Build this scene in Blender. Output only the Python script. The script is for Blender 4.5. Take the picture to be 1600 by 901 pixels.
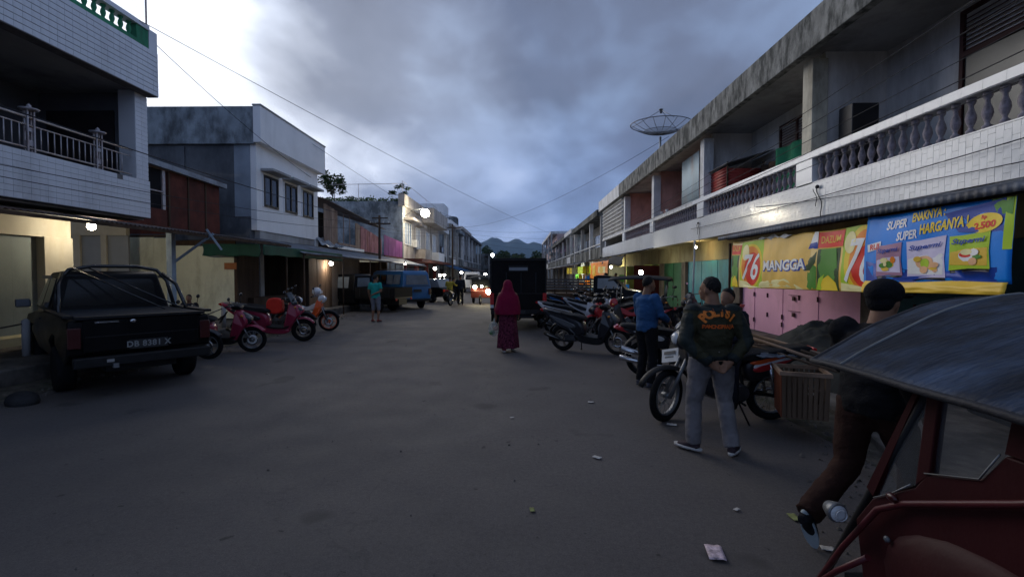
import bpy, bmesh, math, random
from mathutils import Vector, Matrix, noise
from mathutils.bvhtree import BVHTree
R = math.radians; PI = math.pi
random.seed(11)
for o in list(bpy.data.objects): bpy.data.objects.remove(o, do_unlink=True)
S = bpy.context.scene; COL = S.collection

# ---------------------------------------------------------------- camera
EYE = 1.73
cd = bpy.data.cameras.new('camera'); cam = bpy.data.objects.new('camera', cd); COL.objects.link(cam)
cd.sensor_width = 36; cd.lens = 36*740/1600; cd.clip_start = .05; cd.clip_end = 30000
cam.location = (0, 0, EYE); cam.rotation_euler = (R(90-1.74), 0, R(.85))
S.camera = cam

# ---------------------------------------------------------------- dusk sky, cloud cover, low weak sun
SUN_EL, SUN_AZ = R(6), R(-38)          # azimuth from +Y towards +X: the sun has sunk behind the houses on the left
w = bpy.data.worlds.new('World'); S.world = w; w.use_nodes = True
nt = w.node_tree; N = nt.nodes; L = nt.links; N.clear()
def nd(t, **k):
    n = N.new(t)
    for a, b in k.items(): setattr(n, a, b)
    return n
out = nd('ShaderNodeOutputWorld'); bg = nd('ShaderNodeBackground')
sky = nd('ShaderNodeTexSky', sky_type='NISHITA', sun_disc=False, sun_elevation=SUN_EL, sun_rotation=SUN_AZ)
sky.air_density = 1.4; sky.dust_density = 1.5; sky.ozone_density = 4
tc = nd('ShaderNodeTexCoord')
sep = nd('ShaderNodeSeparateXYZ'); L.new(tc.outputs['Generated'], sep.inputs[0])
def mth(op, a, b=None, clamp=False):
    m = nd('ShaderNodeMath', operation=op, use_clamp=clamp)
    for i, x in enumerate((a, b)):
        if x is None: continue
        if isinstance(x, (int, float)): m.inputs[i].default_value = x
        else: L.new(x, m.inputs[i])
    return m.outputs[0]
zc = mth('MAXIMUM', sep.outputs[2], 0.0)
den = mth('ADD', zc, .34)
cx = mth('DIVIDE', sep.outputs[0], den); cy = mth('DIVIDE', sep.outputs[1], den)
comb = nd('ShaderNodeCombineXYZ'); L.new(cx, comb.inputs[0]); L.new(cy, comb.inputs[1])
def cloud(scale, off, detail, rough, dist):
    mp = nd('ShaderNodeMapping'); mp.inputs['Location'].default_value = off; mp.inputs['Scale'].default_value = (scale, scale*.8, 1)
    mp.inputs['Rotation'].default_value = (0, 0, R(25))
    L.new(comb.outputs[0], mp.inputs[0])
    n = nd('ShaderNodeTexNoise'); n.inputs['Scale'].default_value = 1; n.inputs['Detail'].default_value = detail
    n.inputs['Roughness'].default_value = rough; n.inputs['Distortion'].default_value = dist
    L.new(mp.outputs[0], n.inputs['Vector']); return n.outputs[0]
def ramp(x, stops):
    r = nd('ShaderNodeValToRGB'); L.new(x, r.inputs[0]); e = r.color_ramp.elements
    e[0].position, e[0].color = stops[0][0], (*stops[0][1], 1)
    e[1].position, e[1].color = stops[-1][0], (*stops[-1][1], 1)
    for p, c in stops[1:-1]:
        q = e.new(p); q.color = (*c, 1)
    return r.outputs[0]
def mix(f, a, b, mode='MIX'):
    m = nd('ShaderNodeMix', data_type='RGBA', blend_type=mode)
    for s, x in ((m.inputs[0], f), (m.inputs[6], a), (m.inputs[7], b)):
        if isinstance(x, (int, float)): s.default_value = x
        elif isinstance(x, tuple): s.default_value = (*x, 1)
        else: L.new(x, s)
    return m.outputs[2]
c1 = cloud(.85, (11.7, 3.9, 0), 5, .50, .15)        # big masses
c2 = cloud(3.0, (1.2, 7.7, 0), 8, .52, .2)         # smaller puffs
cc = mth('ADD', mth('MULTIPLY', c1, .70), mth('MULTIPLY', c2, .32))
cloudcol = ramp(cc, [(.38, (.32, .41, .61)), (.455, (.215, .295, .475)), (.505, (.165, .220, .345)), (.56, (.118, .146, .225)), (.64, (.090, .104, .152))])
# thin gaps where the blue of the evening sky comes through
gap = ramp(c2, [(.56, (0, 0, 0)), (.72, (1, 1, 1))])
skyb = mix(1.0, sky.outputs[0], (.085, .085, .10), 'MULTIPLY')
base = mix(mth('MULTIPLY', gap, .25), cloudcol, skyb)
# low banks toward the horizon turn bluer
hz = ramp(sep.outputs[2], [(.0, (1, 1, 1)), (.34, (0, 0, 0))])
base = mix(mth('MULTIPLY', hz, .65), base, mix(ramp(cc, [(.40, (0,0,0)), (.58, (1,1,1))]), (.205, .295, .57), (.09, .15, .345)))
# thinner cloud around the sunken sun: the bright side of the sky
gd = Vector((math.sin(R(-33))*math.cos(R(14)), math.cos(R(-33))*math.cos(R(14)), math.sin(R(14))))
dt = nd('ShaderNodeVectorMath', operation='DOT_PRODUCT'); nrm = nd('ShaderNodeVectorMath', operation='NORMALIZE')
L.new(tc.outputs['Generated'], nrm.inputs[0]); L.new(nrm.outputs[0], dt.inputs[0]); dt.inputs[1].default_value = gd
g0 = mth('ADD', dt.outputs['Value'], mth('MULTIPLY', mth('SUBTRACT', .5, cc), .50))
glow = ramp(g0, [(.80, (0, 0, 0)), (.92, (.14, .14, .14)), (.968, (.48, .48, .48)), (1.005, (1, 1, 1))])
base = mix(glow, base, (.92, .96, 1.05))
L.new(base, bg.inputs[0]); bg.inputs[1].default_value = 1.0
# the part outside the clouds still uses the sky texture's own brightness (scaled above to 0.1)
L.new(bg.outputs[0], out.inputs[0])
sl = bpy.data.lights.new('sun', 'SUN'); sl.energy = .9; sl.angle = R(40); sl.color = (1, .93, .85)
so = bpy.data.objects.new('sun', sl); COL.objects.link(so)
sd = Vector((math.sin(SUN_AZ)*math.cos(R(24)), math.cos(SUN_AZ)*math.cos(R(24)), math.sin(R(24))))
so.rotation_euler = sd.to_track_quat('Z', 'Y').to_euler()
S.view_settings.view_transform = 'Standard'; S.view_settings.look = 'None'; S.view_settings.exposure = .6; S.view_settings.gamma = 1
S.render.engine = 'CYCLES'
S.cycles.use_denoising = True; S.cycles.max_bounces = 6; S.cycles.volume_bounces = 0
S.cycles.sample_clamp_indirect = 3.0

# ---------------------------------------------------------------- materials
MATS = {}
def mat(name, col, rough=.75, var=.18, scale=3., bump=.15, metal=0., stain=None, emit=None, spec=.5, fine=60., alpha=None, trans=0., stretch=(1,1,1)):
    """col base colour; var brightness mottling; stain=(colour, amount, scale, vertical stretch) dirt streaks"""
    if name in MATS: return MATS[name]
    if rough >= .55 and spec == .5: spec = .2 if rough < .75 else .12
    m = bpy.data.materials.new(name); m.use_nodes = True; t = m.node_tree; n = t.nodes; l = t.links
    b = n['Principled BSDF']; b.inputs['Roughness'].default_value = rough; b.inputs['Metallic'].default_value = metal
    b.inputs['Specular IOR Level'].default_value = spec
    tcn = n.new('ShaderNodeTexCoord'); mp = n.new('ShaderNodeMapping'); mp.inputs['Scale'].default_value = stretch
    l.new(tcn.outputs['Object'], mp.inputs[0])
    n1 = n.new('ShaderNodeTexNoise'); n1.inputs['Scale'].default_value = scale; n1.inputs['Detail'].default_value = 8; n1.inputs['Roughness'].default_value = .6
    l.new(mp.outputs[0], n1.inputs['Vector'])
    r = n.new('ShaderNodeValToRGB'); l.new(n1.outputs[0], r.inputs[0])
    lo = [max(c*(1-var*1.6), 0) for c in col]; hi = [min(c*(1+var*1.2), 1) for c in col]
    r.color_ramp.elements[0].position = .3; r.color_ramp.elements[0].color = (*lo, 1)
    r.color_ramp.elements[1].position = .7; r.color_ramp.elements[1].color = (*hi, 1)
    colout = r.outputs[0]
    if stain:
        sc, am, ss, st = stain
        mp2 = n.new('ShaderNodeMapping'); mp2.inputs['Scale'].default_value = (1, 1, 1/st); l.new(tcn.outputs['Object'], mp2.inputs[0])
        n2 = n.new('ShaderNodeTexNoise'); n2.inputs['Scale'].default_value = ss; n2.inputs['Detail'].default_value = 10; n2.inputs['Roughness'].default_value = .68
        l.new(mp2.outputs[0], n2.inputs['Vector'])
        r2 = n.new('ShaderNodeValToRGB'); l.new(n2.outputs[0], r2.inputs[0])
        r2.color_ramp.elements[0].position = .60-.22*am; r2.color_ramp.elements[0].color = (0, 0, 0, 1)
        r2.color_ramp.elements[1].position = .74-.16*am; r2.color_ramp.elements[1].color = (am, am, am, 1)
        mx = n.new('ShaderNodeMix'); mx.data_type = 'RGBA'; l.new(r2.outputs[0], mx.inputs[0]); l.new(colout, mx.inputs[6]); mx.inputs[7].default_value = (*sc, 1)
        colout = mx.outputs[2]
    l.new(colout, b.inputs['Base Color'])
    if bump:
        n3 = n.new('ShaderNodeTexNoise'); n3.inputs['Scale'].default_value = fine; n3.inputs['Detail'].default_value = 5
        l.new(mp.outputs[0], n3.inputs['Vector'])
        bp = n.new('ShaderNodeBump'); bp.inputs['Strength'].default_value = bump; bp.inputs['Distance'].default_value = .02
        l.new(n3.outputs[0], bp.inputs['Height']); l.new(bp.outputs[0], b.inputs['Normal'])
        mr = n.new('ShaderNodeMapRange'); l.new(n1.outputs[0], mr.inputs[0]); mr.inputs[3].default_value = max(rough-.12, .03); mr.inputs[4].default_value = min(rough+.12, 1)
        l.new(mr.outputs[0], b.inputs['Roughness'])
    if emit:
        b.inputs['Emission Color'].default_value = (*emit[0], 1); b.inputs['Emission Strength'].default_value = emit[1]
    if trans: b.inputs['Transmission Weight'].default_value = trans
    if alpha is not None: b.inputs['Alpha'].default_value = alpha
    MATS[name] = m; return m
def lamp_mat(name, col, st): return mat(name, col, .5, 0, 1, 0, emit=(col, st))

# ---------------------------------------------------------------- geometry
class G:
    def __init__(s): s.v = []; s.f = []; s.sm = []
    def add(s, v, f, sm=False):
        k = len(s.v); s.v += [tuple(p) for p in v]; s.f += [tuple(i+k for i in q) for q in f]; s.sm += [sm]*len(f); return s
    def box(s, x0, x1, y0, y1, z0, z1):
        if x0 > x1: x0, x1 = x1, x0
        if y0 > y1: y0, y1 = y1, y0
        v = [(x, y, z) for x in (x0, x1) for y in (y0, y1) for z in (z0, z1)]
        return s.add(v, [(0,1,3,2),(4,6,7,5),(0,4,5,1),(2,3,7,6),(0,2,6,4),(1,5,7,3)])
    def obox(s, c, size, rot=(0,0,0)):
        from mathutils import Euler
        M = Euler(rot).to_matrix(); h = Vector(size)/2; c = Vector(c)
        v = [M @ Vector((x*h.x, y*h.y, z*h.z)) + c for x in (-1,1) for y in (-1,1) for z in (-1,1)]
        return s.add(v, [(0,1,3,2),(4,6,7,5),(0,4,5,1),(2,3,7,6),(0,2,6,4),(1,5,7,3)])
    def bar(s, a, b, w, h, up=(0,0,1)):
        a, b = Vector(a), Vector(b); d = (b-a).normalized(); u = Vector(up)
        if abs(d.dot(u)) > .98: u = Vector((1,0,0))
        sx = d.cross(u).normalized(); uz = sx.cross(d).normalized(); v = []
        for p in (a, b):
            for i, j in ((-1,-1),(1,-1),(1,1),(-1,1)): v.append(p + sx*i*w/2 + uz*j*h/2)
        return s.add(v, [(3,2,1,0),(4,5,6,7),(0,1,5,4),(1,2,6,5),(2,3,7,6),(3,0,4,7)])
    def loft(s, rings, sm=True, cap=True, closed=False):
        n = len(rings[0]); v = [p for r in rings for p in r]; f = []
        m = len(rings)
        for i in range(m if closed else m-1):
            j = (i+1) % m
            for k in range(n):
                l = (k+1) % n; f.append((i*n+k, i*n+l, j*n+l, j*n+k))
        s.add(v, f, sm)
        if cap and not closed:
            k0 = len(s.v)-len(v)
            s.f.append(tuple(k0+i for i in reversed(range(n)))); s.sm.append(False)
            s.f.append(tuple(k0+(m-1)*n+i for i in range(n))); s.sm.append(False)
        return s
    def tube(s, pts, r, n=8, cap=True, flat=1., up=None):
        pts = [Vector(p) for p in pts]; rings = []; prev = None
        for i, p in enumerate(pts):
            d = (pts[min(i+1, len(pts)-1)] - pts[max(i-1, 0)])
            if d.length < 1e-9: d = Vector((0,0,1))
            d.normalize()
            if prev is None:
                u = Vector(up) if up else (Vector((0,0,1)) if abs(d.z) < .9 else Vector((1,0,0)))
            else: u = prev
            a = d.cross(u)
            if a.length < 1e-6: a = d.cross(Vector((0,1,0)))
            a.normalize(); b_ = a.cross(d).normalized(); prev = b_
            rr = r[i] if isinstance(r, (list, tuple)) else r
            if isinstance(rr, (list, tuple)): ra, rb = rr
            else: ra, rb = rr, rr*flat
            rings.append([p + a*ra*math.cos(2*PI*k/n) + b_*rb*math.sin(2*PI*k/n) for k in range(n)])
        return s.loft(rings, True, cap)
    def ell(s, c, r, nu=14, nv=8, M=None):
        c = Vector(c); r = r if isinstance(r, (tuple, list)) else (r, r, r); v = []; f = []
        for i in range(1, nv):
            t = PI*i/nv
            for k in range(nu):
                p = Vector((r[0]*math.sin(t)*math.cos(2*PI*k/nu), r[1]*math.sin(t)*math.sin(2*PI*k/nu), r[2]*math.cos(t)))
                v.append((M @ p if M else p) + c)
        top = len(v); a = Vector((0,0,r[2])); v.append((M @ a if M else a)+c); v.append((M @ -a if M else -a)+c)
        for i in range(nv-2):
            for k in range(nu):
                l = (k+1) % nu; f.append((i*nu+k, (i+1)*nu+k, (i+1)*nu+l, i*nu+l))
        for k in range(nu):
            l = (k+1) % nu; f.append((top, k, l)); f.append((top+1, (nv-2)*nu+l, (nv-2)*nu+k))
        return s.add(v, f, True)
    def lathe(s, prof, n=12, c=(0,0,0), axis='z', sm=True):
        c = Vector(c); rings = []
        for r, z in prof:
            ring = []
            for k in range(n):
                a = 2*PI*k/n; p = (r*math.cos(a), r*math.sin(a), z)
                if axis == 'y': p = (p[0], p[2], p[1])
                if axis == 'x': p = (p[2], p[0], p[1])
                ring.append(Vector(p)+c)
            rings.append(ring)
        return s.loft(rings, sm, True)
    def torus(s, c, R_, r, axis='y', n=24, m=8, fl=1., a0=0, a1=2*PI):
        c = Vector(c); rings = []; full = abs(a1-a0-2*PI) < 1e-6
        for i in range(n if full else n+1):
            a = a0+(a1-a0)*i/n; ring = []
            for k in range(m):
                b = 2*PI*k/m; q = R_+r*math.cos(b); w_ = r*fl*math.sin(b)
                p = (q*math.cos(a), w_, q*math.sin(a)) if axis == 'y' else ((q*math.cos(a), q*math.sin(a), w_) if axis == 'z' else (w_, q*math.cos(a), q*math.sin(a)))
                ring.append(Vector(p)+c)
            rings.append(ring)
        return s.loft(rings, True, not full, full)
    def prism(s, poly, axis, a, b, wa=None):
        """poly of 2-D points pushed along axis from a to b; wa(p)-> factor on the half width (needs a=-b)"""
        def mk(p, t):
            if wa: t = t*wa(p)
            return {'y': (p[0], t, p[1]), 'x': (t, p[0], p[1]), 'z': (p[0], p[1], t)}[axis]
        n = len(poly); v = [mk(p, a) for p in poly] + [mk(p, b) for p in poly]
        return s.add(v, [tuple(range(n)), tuple(range(2*n-1, n-1, -1))] + [(i, i+n, (i+1) % n+n, (i+1) % n) for i in range(n)])
    def grid(s, fn, nu, nv, sm=True, thick=None):
        v = [fn(i/nu, j/nv) for i in range(nu+1) for j in range(nv+1)]
        f = [(i*(nv+1)+j, (i+1)*(nv+1)+j, (i+1)*(nv+1)+j+1, i*(nv+1)+j+1) for i in range(nu) for j in range(nv)]
        return s.add(v, f, sm)
    def shift(s, d):
        s.v = [(p[0]+d[0], p[1]+d[1], p[2]+d[2]) for p in s.v]; return s
    def xf(s, M):
        s.v = [tuple(M @ Vector(p)) for p in s.v]; return s
def mesh(name, g, m, fix=True):
    me = bpy.data.meshes.new(name); me.from_pydata([tuple(p) for p in g.v], [], g.f)
    me.polygons.foreach_set('use_smooth', g.sm); me.materials.append(m)
    if fix:
        bm = bmesh.new(); bm.from_mesh(me); bmesh.ops.recalc_face_normals(bm, faces=bm.faces); bm.to_mesh(me); bm.free()
    me.update(); return me
def rootpos(p):
    q = Vector((0,0,0))
    while p is not None: q += p.location; p = p.parent
    return q
def ob(name, g, m, parent=None, world=False, bevel=0, seg=2, solid=0, loc=None, smooth_angle=None):
    """one mesh object; world=True: coordinates are world ones (parents unrotated)"""
    if world and parent is not None: g.shift(-rootpos(parent))
    o = bpy.data.objects.new(name, mesh(name, g, m) if isinstance(g, G) else g); COL.objects.link(o); o.parent = parent
    if loc: o.location = loc
    if solid:
        md = o.modifiers.new('solid', 'SOLIDIFY'); md.thickness = solid; md.offset = 0
    if bevel:
        md = o.modifiers.new('bevel', 'BEVEL'); md.width = bevel; md.segments = seg; md.limit_method = 'ANGLE'; md.angle_limit = R(35)
        if seg > 1: o.data.polygons.foreach_set('use_smooth', [True]*len(o.data.polygons)); md.harden_normals = True
    return o
def tag(o, label=None, cat=None, group=None, kind=None):
    if label: o['label'] = label
    if cat: o['category'] = cat
    if group: o['group'] = group
    if kind: o['kind'] = kind
    return o
def thing(name, label, cat, loc=(0,0,0), rz=0, group=None):
    o = bpy.data.objects.new(name, None); COL.objects.link(o); o.location = loc; o.rotation_euler = (0,0,rz); o.empty_display_size = .2
    return tag(o, label, cat, group)
def single(name, g, m, label, cat, group=None, **k):
    return tag(ob(name, g, m, **k), label, cat, group)
def struct(name, g, m, **k): return tag(ob(name, g, m, **k), kind='structure')
def copy_tree(o, parent=None):
    c = o.copy(); COL.objects.link(c); c.parent = parent
    for ch in list(o.children): copy_tree(ch, c)
    return c
def text_geo(body, size=1., ext=0., align='CENTER', bold=0., shear=0., spacing=1., sx=1., font=None):
    cu = bpy.data.curves.new('lettering', 'FONT'); cu.body = body; cu.size = size; cu.extrude = ext; cu.align_x = align; cu.align_y = 'CENTER'
    cu.offset = bold; cu.shear = shear; cu.space_character = spacing; cu.resolution_u = 3
    o = bpy.data.objects.new('lettering', cu); COL.objects.link(o)
    me = o.to_mesh(); g = G(); g.add([(v.co.x*sx, v.co.y, v.co.z) for v in me.vertices], [tuple(p.vertices) for p in me.polygons])
    o.to_mesh_clear(); bpy.data.objects.remove(o); bpy.data.curves.remove(cu); return g
def wire(name, a, b, sag, r, m, label, cat='cable', group=None, n=24):
    a, b = Vector(a), Vector(b); pts = []
    for i in range(n+1):
        t = i/n; p = a.lerp(b, t); p.z -= sag*4*t*(1-t); pts.append(p)
    return single(name, G().tube(pts, r, 5), m, label, cat, group)
# ---------------------------------------------------------------- shared materials
concrete = mat('weathered_concrete', (.24,.245,.23), .9, .25, 1.6, .4, stain=((.035,.037,.035), .95, 1.7, 3.5), fine=25)
concrete_cool = mat('mouldy_concrete', (.20,.22,.23), .9, .25, 1.2, .4, stain=((.05,.055,.06), .85, 1.1, 3), fine=25)
plaster_w = mat('white_plaster', (.74,.74,.72), .85, .08, 1.5, .12, stain=((.30,.29,.26), .5, .9, 4))
plaster_g = mat('grey_plaster', (.36,.36,.36), .88, .12, 1.3, .15, stain=((.16,.15,.14), .6, .9, 4))
tile_w = mat('white_glazed_tile', (.78,.79,.78), .16, .05, .6, .04, stain=((.40,.40,.38), .35, 1.0, 2), fine=12)
grout = mat('dark_grout', (.16,.15,.145), .9, .2, 6, .2)
grout_light = mat('grey_grout', (.34,.34,.33), .9, .2, 6, .2)
white_trim = mat('white_paint_trim', (.68,.69,.70), .6, .08, 3, .1, stain=((.2,.2,.18), .55, 2.2, 3))
black_paint = mat('black_car_paint', (.005,.005,.006), .35, .2, 2, .02, spec=.12)
black_plastic = mat('black_plastic', (.010,.010,.011), .55, .2, 8, .1, spec=.25)
rubber = mat('tyre_rubber', (.010,.010,.011), .85, .3, 20, .3)
chrome = mat('bright_metal', (.55,.56,.58), .25, .1, 6, .05, metal=1)
dull_metal = mat('dull_grey_metal', (.22,.23,.24), .5, .2, 8, .1, metal=.8)
glass_dark = mat('dark_glass', (.012,.014,.018), .06, .1, 2, 0, spec=.8)
red_lens = mat('red_lamp_lens', (.42,.012,.012), .2, .1, 8, 0)
amber_lens = mat('amber_lamp_lens', (.55,.20,.02), .2, .1, 8, 0)
clear_lens = mat('clear_lamp_lens', (.55,.58,.60), .12, .1, 8, 0)
cable_m = mat('black_cable', (.03,.03,.035), .7, .1, 3, 0)
wood_dark = mat('dark_wood', (.075,.048,.032), .8, .35, 3, .3, stretch=(1,1,.12), fine=30)
wood_brown = mat('brown_plywood', (.17,.105,.065), .8, .3, 2.2, .25, stretch=(1,1,.2), fine=30)
rust_red = mat('rust_red_sheet', (.12,.038,.028), .8, .3, 2, .2, stain=((.06,.03,.025), .7, 1.6, 4))
zinc = mat('zinc_sheet', (.26,.29,.33), .5, .25, 2, .1, metal=.45, stain=((.10,.06,.045), .6, 1.2, 1))
tarp_dark = mat('dark_tarpaulin', (.022,.026,.032), .75, .25, 2.5, .3, fine=14)
tarp_green = mat('green_tarpaulin', (.018,.075,.045), .6, .25, 2, .2, fine=14)
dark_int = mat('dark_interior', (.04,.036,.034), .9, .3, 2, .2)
skin_m = mat('brown_skin', (.22,.115,.07), .55, .10, 9, .08, fine=90)
hair_m = mat('black_hair', (.008,.007,.007), .6, .3, 30, .5, fine=160, stretch=(1,1,.3))

# ---------------------------------------------------------------- ground and road
gm = mat('dirt_ground', (.115,.095,.075), .95, .35, 1.2, .6, stain=((.05,.045,.035), .8, 2.2, 1), fine=22)
g = G()
g.grid(lambda u, v: ((u-.5)*4200, -500+v*4700, -.02), 8, 8, False)
struct('ground', g, gm)
# asphalt: worn, patched, with speckled stone
m = bpy.data.materials.new('worn_asphalt'); m.use_nodes = True; t = m.node_tree; n = t.nodes; l = t.links; b = n['Principled BSDF']
tcn = n.new('ShaderNodeTexCoord')
def nz(scale, det, ro=.6):
    q = n.new('ShaderNodeTexNoise'); q.inputs['Scale'].default_value = scale; q.inputs['Detail'].default_value = det; q.inputs['Roughness'].default_value = ro
    l.new(tcn.outputs['Object'], q.inputs['Vector']); return q.outputs[0]
def rp(x, st):
    q = n.new('ShaderNodeValToRGB'); l.new(x, q.inputs[0]); e = q.color_ramp.elements
    e[0].position = st[0][0]; e[0].color = (*st[0][1], 1); e[1].position = st[-1][0]; e[1].color = (*st[-1][1], 1)
    for p, c in st[1:-1]: k = e.new(p); k.color = (*c, 1)
    return q.outputs[0]
def mx(f, a, c, mode='MIX'):
    q = n.new('ShaderNodeMix'); q.data_type = 'RGBA'; q.blend_type = mode
    for s_, x in ((q.inputs[0], f), (q.inputs[6], a), (q.inputs[7], c)):
        if isinstance(x, (int, float)): s_.default_value = x
        elif isinstance(x, tuple): s_.default_value = (*x, 1)
        else: l.new(x, s_)
    return q.outputs[2]
big = rp(nz(.35, 6), [(.3, (.068,.061,.060)), (.7, (.090,.081,.079))])
sp = rp(nz(90, 3, .7), [(.35, (.75,.75,.75)), (.5, (1,1,1)), (.66, (1.25,1.22,1.2))])
c0 = mx(1., big, sp, 'MULTIPLY')
c0 = mx(1., c0, rp(nz(26, 6, .8), [(.30, (.72,.72,.72)), (.5, (1,1,1)), (.70, (1.28,1.27,1.25))]), 'MULTIPLY')
st_ = rp(nz(2.3, 9, .72), [(.60, (0,0,0)), (.72, (.55,.55,.55))])
c0 = mx(st_, c0, (.036,.033,.032))
dust = rp(nz(.8, 10, .7), [(.50, (0,0,0)), (.75, (.5,.5,.5))])
c0 = mx(dust, c0, (.105,.093,.082))
oil = rp(nz(1.1, 3, .4), [(.66, (0,0,0)), (.70, (.8,.8,.8))]); oil2 = rp(nz(6.5, 4, .55), [(.68, (0,0,0)), (.715, (.85,.85,.85))])
c0 = mx(oil, c0, (.042,.038,.036)); c0 = mx(oil2, c0, (.022,.020,.020))
patch = n.new('ShaderNodeTexVoronoi'); patch.inputs['Scale'].default_value = .16; l.new(tcn.outputs['Object'], patch.inputs['Vector'])
c0 = mx(.35, c0, mx(1., c0, rp(patch.outputs['Distance'], [(.0, (.6,.6,.6)), (.9, (1.35,1.3,1.25))]), 'MULTIPLY'))
vo = n.new('ShaderNodeTexVoronoi'); vo.feature = 'DISTANCE_TO_EDGE'; vo.inputs['Scale'].default_value = .33
mpw = n.new('ShaderNodeMapping'); l.new(tcn.outputs['Object'], mpw.inputs[0])
wn = n.new('ShaderNodeTexNoise'); wn.inputs['Scale'].default_value = 2.5; wn.inputs['Detail'].default_value = 6; l.new(tcn.outputs['Object'], wn.inputs['Vector'])
ad = n.new('ShaderNodeVectorMath'); ad.operation = 'ADD'; l.new(mpw.outputs[0], ad.inputs[0]); l.new(wn.outputs['Color'], ad.inputs[1]); l.new(ad.outputs[0], vo.inputs['Vector'])
crack = rp(vo.outputs['Distance'], [(.0, (.4,.4,.4)), (.004, (0,0,0))])
c0 = mx(crack, c0, (.03,.03,.03))
l.new(c0, b.inputs['Base Color'])
rr = n.new('ShaderNodeMapRange'); l.new(nz(1.5, 5), rr.inputs[0]); rr.inputs[3].default_value = .62; rr.inputs[4].default_value = .95; l.new(rr.outputs[0], b.inputs['Roughness'])
bp = n.new('ShaderNodeBump'); bp.inputs['Strength'].default_value = .55; bp.inputs['Distance'].default_value = .01; l.new(nz(120, 4, .75), bp.inputs['Height']); l.new(bp.outputs[0], b.inputs['Normal'])
asphalt = m
g = G(); LX, RX = -7.6, 3.75
g.box(-9.3, 5.2, -30, 420, -.3, 0)
struct('road', g, asphalt)
# pavements: rough concrete on the right, dirt edge in front of it
pave = mat('worn_pavement', (.15,.135,.12), .9, .3, 2, .5, stain=((.055,.05,.045), .9, 1.7, 1), fine=30)
def edge_right(y): return 3.3 + .75*(1-math.exp(-max(y-3.2,0)/2.2)) - .55*math.exp(-((y-3.2)/1.2)**2)
pts = [(edge_right(-4+i*.5)+.05*noise.noise(Vector((i*.7,3,1))), -4+i*.5) for i in range(60)] + [(4.15, 60), (4.15, 400)]
g = G().prism(pts + [(7.5, 400), (7.5, -4)], 'z', -.1, .10)
struct('pavement', g, pave, bevel=.03)
kerb_m = mat('kerb_concrete', (.20,.19,.18), .9, .3, 3, .5, stain=((.06,.055,.05), .9, 3, 1))
g = G().box(-12, -7.75, -8, 11.2, -.1, .28).box(-14, -7.75, 11.2, 420, -.1, .29)
struct('pavement', g, pave, bevel=.03)
# loose dirt lip between asphalt and the left pavement
lipm = mat('gritty_dirt', (.10,.088,.072), .95, .4, 5, .9, stain=((.04,.05,.025), .6, 3, 1), fine=40)
def lip(x0, x1, y0, y1, h, seed):
    return G().grid(lambda u, v: (x0+(x1-x0)*u + .25*noise.noise(Vector((v*(y1-y0)*.5, seed, u*2))), y0+(y1-y0)*v, .004+h*math.sin(PI*min(u*1.2,1))*(.6+.6*noise.noise(Vector((u*4, v*(y1-y0)*.9, seed))))), 14, 90)
tag(ob('dirt_verge', lip(-7.9, -6.9, 1.5, 16, .07, 3), lipm), kind='stuff')
tag(ob('dirt_verge', lip(4.6, 3.2, 2.2, 16, .05, 9), lipm), kind='stuff')
# litter on the road
paper = mat('dirty_white_paper', (.55,.53,.50), .8, .2, 8, .2)
leafm = mat('yellow_leaf', (.28,.30,.12), .8, .3, 8, .2)
def scrap(px_, py_, s, m_, label, name='paper_scrap', cat='litter', seed=0):
    Y = EYE*740/(py_-428); X = (px_-812)/740*Y
    rnd = random.Random(seed or px_)
    g = G(); a = rnd.random()*3
    def f(u, v):
        x, y = (u-.5)*s*1.6, (v-.5)*s
        return (x*math.cos(a)-y*math.sin(a), x*math.sin(a)+y*math.cos(a), .012+.18*s*abs(noise.noise(Vector((u*3, v*3, px_)))))
    g.grid(f, 6, 5)
    return single(name, g, m_, label, cat, loc=(X, Y, 0), solid=.002)
scrap(935, 718, .05, paper, 'small white paper scrap on the asphalt in the middle of the road')
scrap(925, 630, .05, paper, 'thin white paper strip on the road before the black scooter')
scrap(833, 803, .035, leafm, 'small pale green leaf scrap lying on the road', 'leaf', 'leaf')
scrap(1155, 800, .03, paper, 'tiny beige scrap on the road below the policeman')
scrap(1245, 812, .06, leafm, 'dry yellowish leaf on the road left of the walking foot', 'leaf', 'leaf')
scrap(1052, 665, .07, paper, 'crumpled white paper under the front wheel of the crate motorcycle')
scrap(1298, 862, .05, paper, 'white scrap nearest to the red motor tricycle')
wrapper_red = mat('red_white_wrapper', (.72,.50,.54), .5, .5, 25, .2)
scrap(1122, 870, .10, wrapper_red, 'crumpled red and white snack wrapper at the bottom of the road', 'snack_wrapper', 'litter')
scrap(801, 655, .03, paper, 'small scrap on the road below the woman in maroon')
# distant hills: forest colour with the blue of far air mixed in
hillm = mat('haze_blue_forest_hill', (.012,.045,.065), .95, .3, .01, 0)
def hill(x0, x1, Y, h, seed, peaks):
    def f(u, v):
        x = x0+(x1-x0)*u
        e = sum(a*math.exp(-((u-c)/s)**2) for c, s, a in peaks)
        e *= .93+.10*noise.fractal(Vector((u*14, seed, v*2)), 1, 2, 5)
        return (x, Y+v*900, h*e*math.sin(PI*(.02+.9*v))**.8 - 30)
    return G().grid(f, 160, 24)
struct('hills', hill(-1400, 900, 3100, 300, 2, [(.45,.05,.55),(.53,.045,.62),(.60,.04,.55),(.67,.05,.62),(.34,.12,.35),(.82,.10,.5),(.55,.2,.35)]), hillm)

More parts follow.
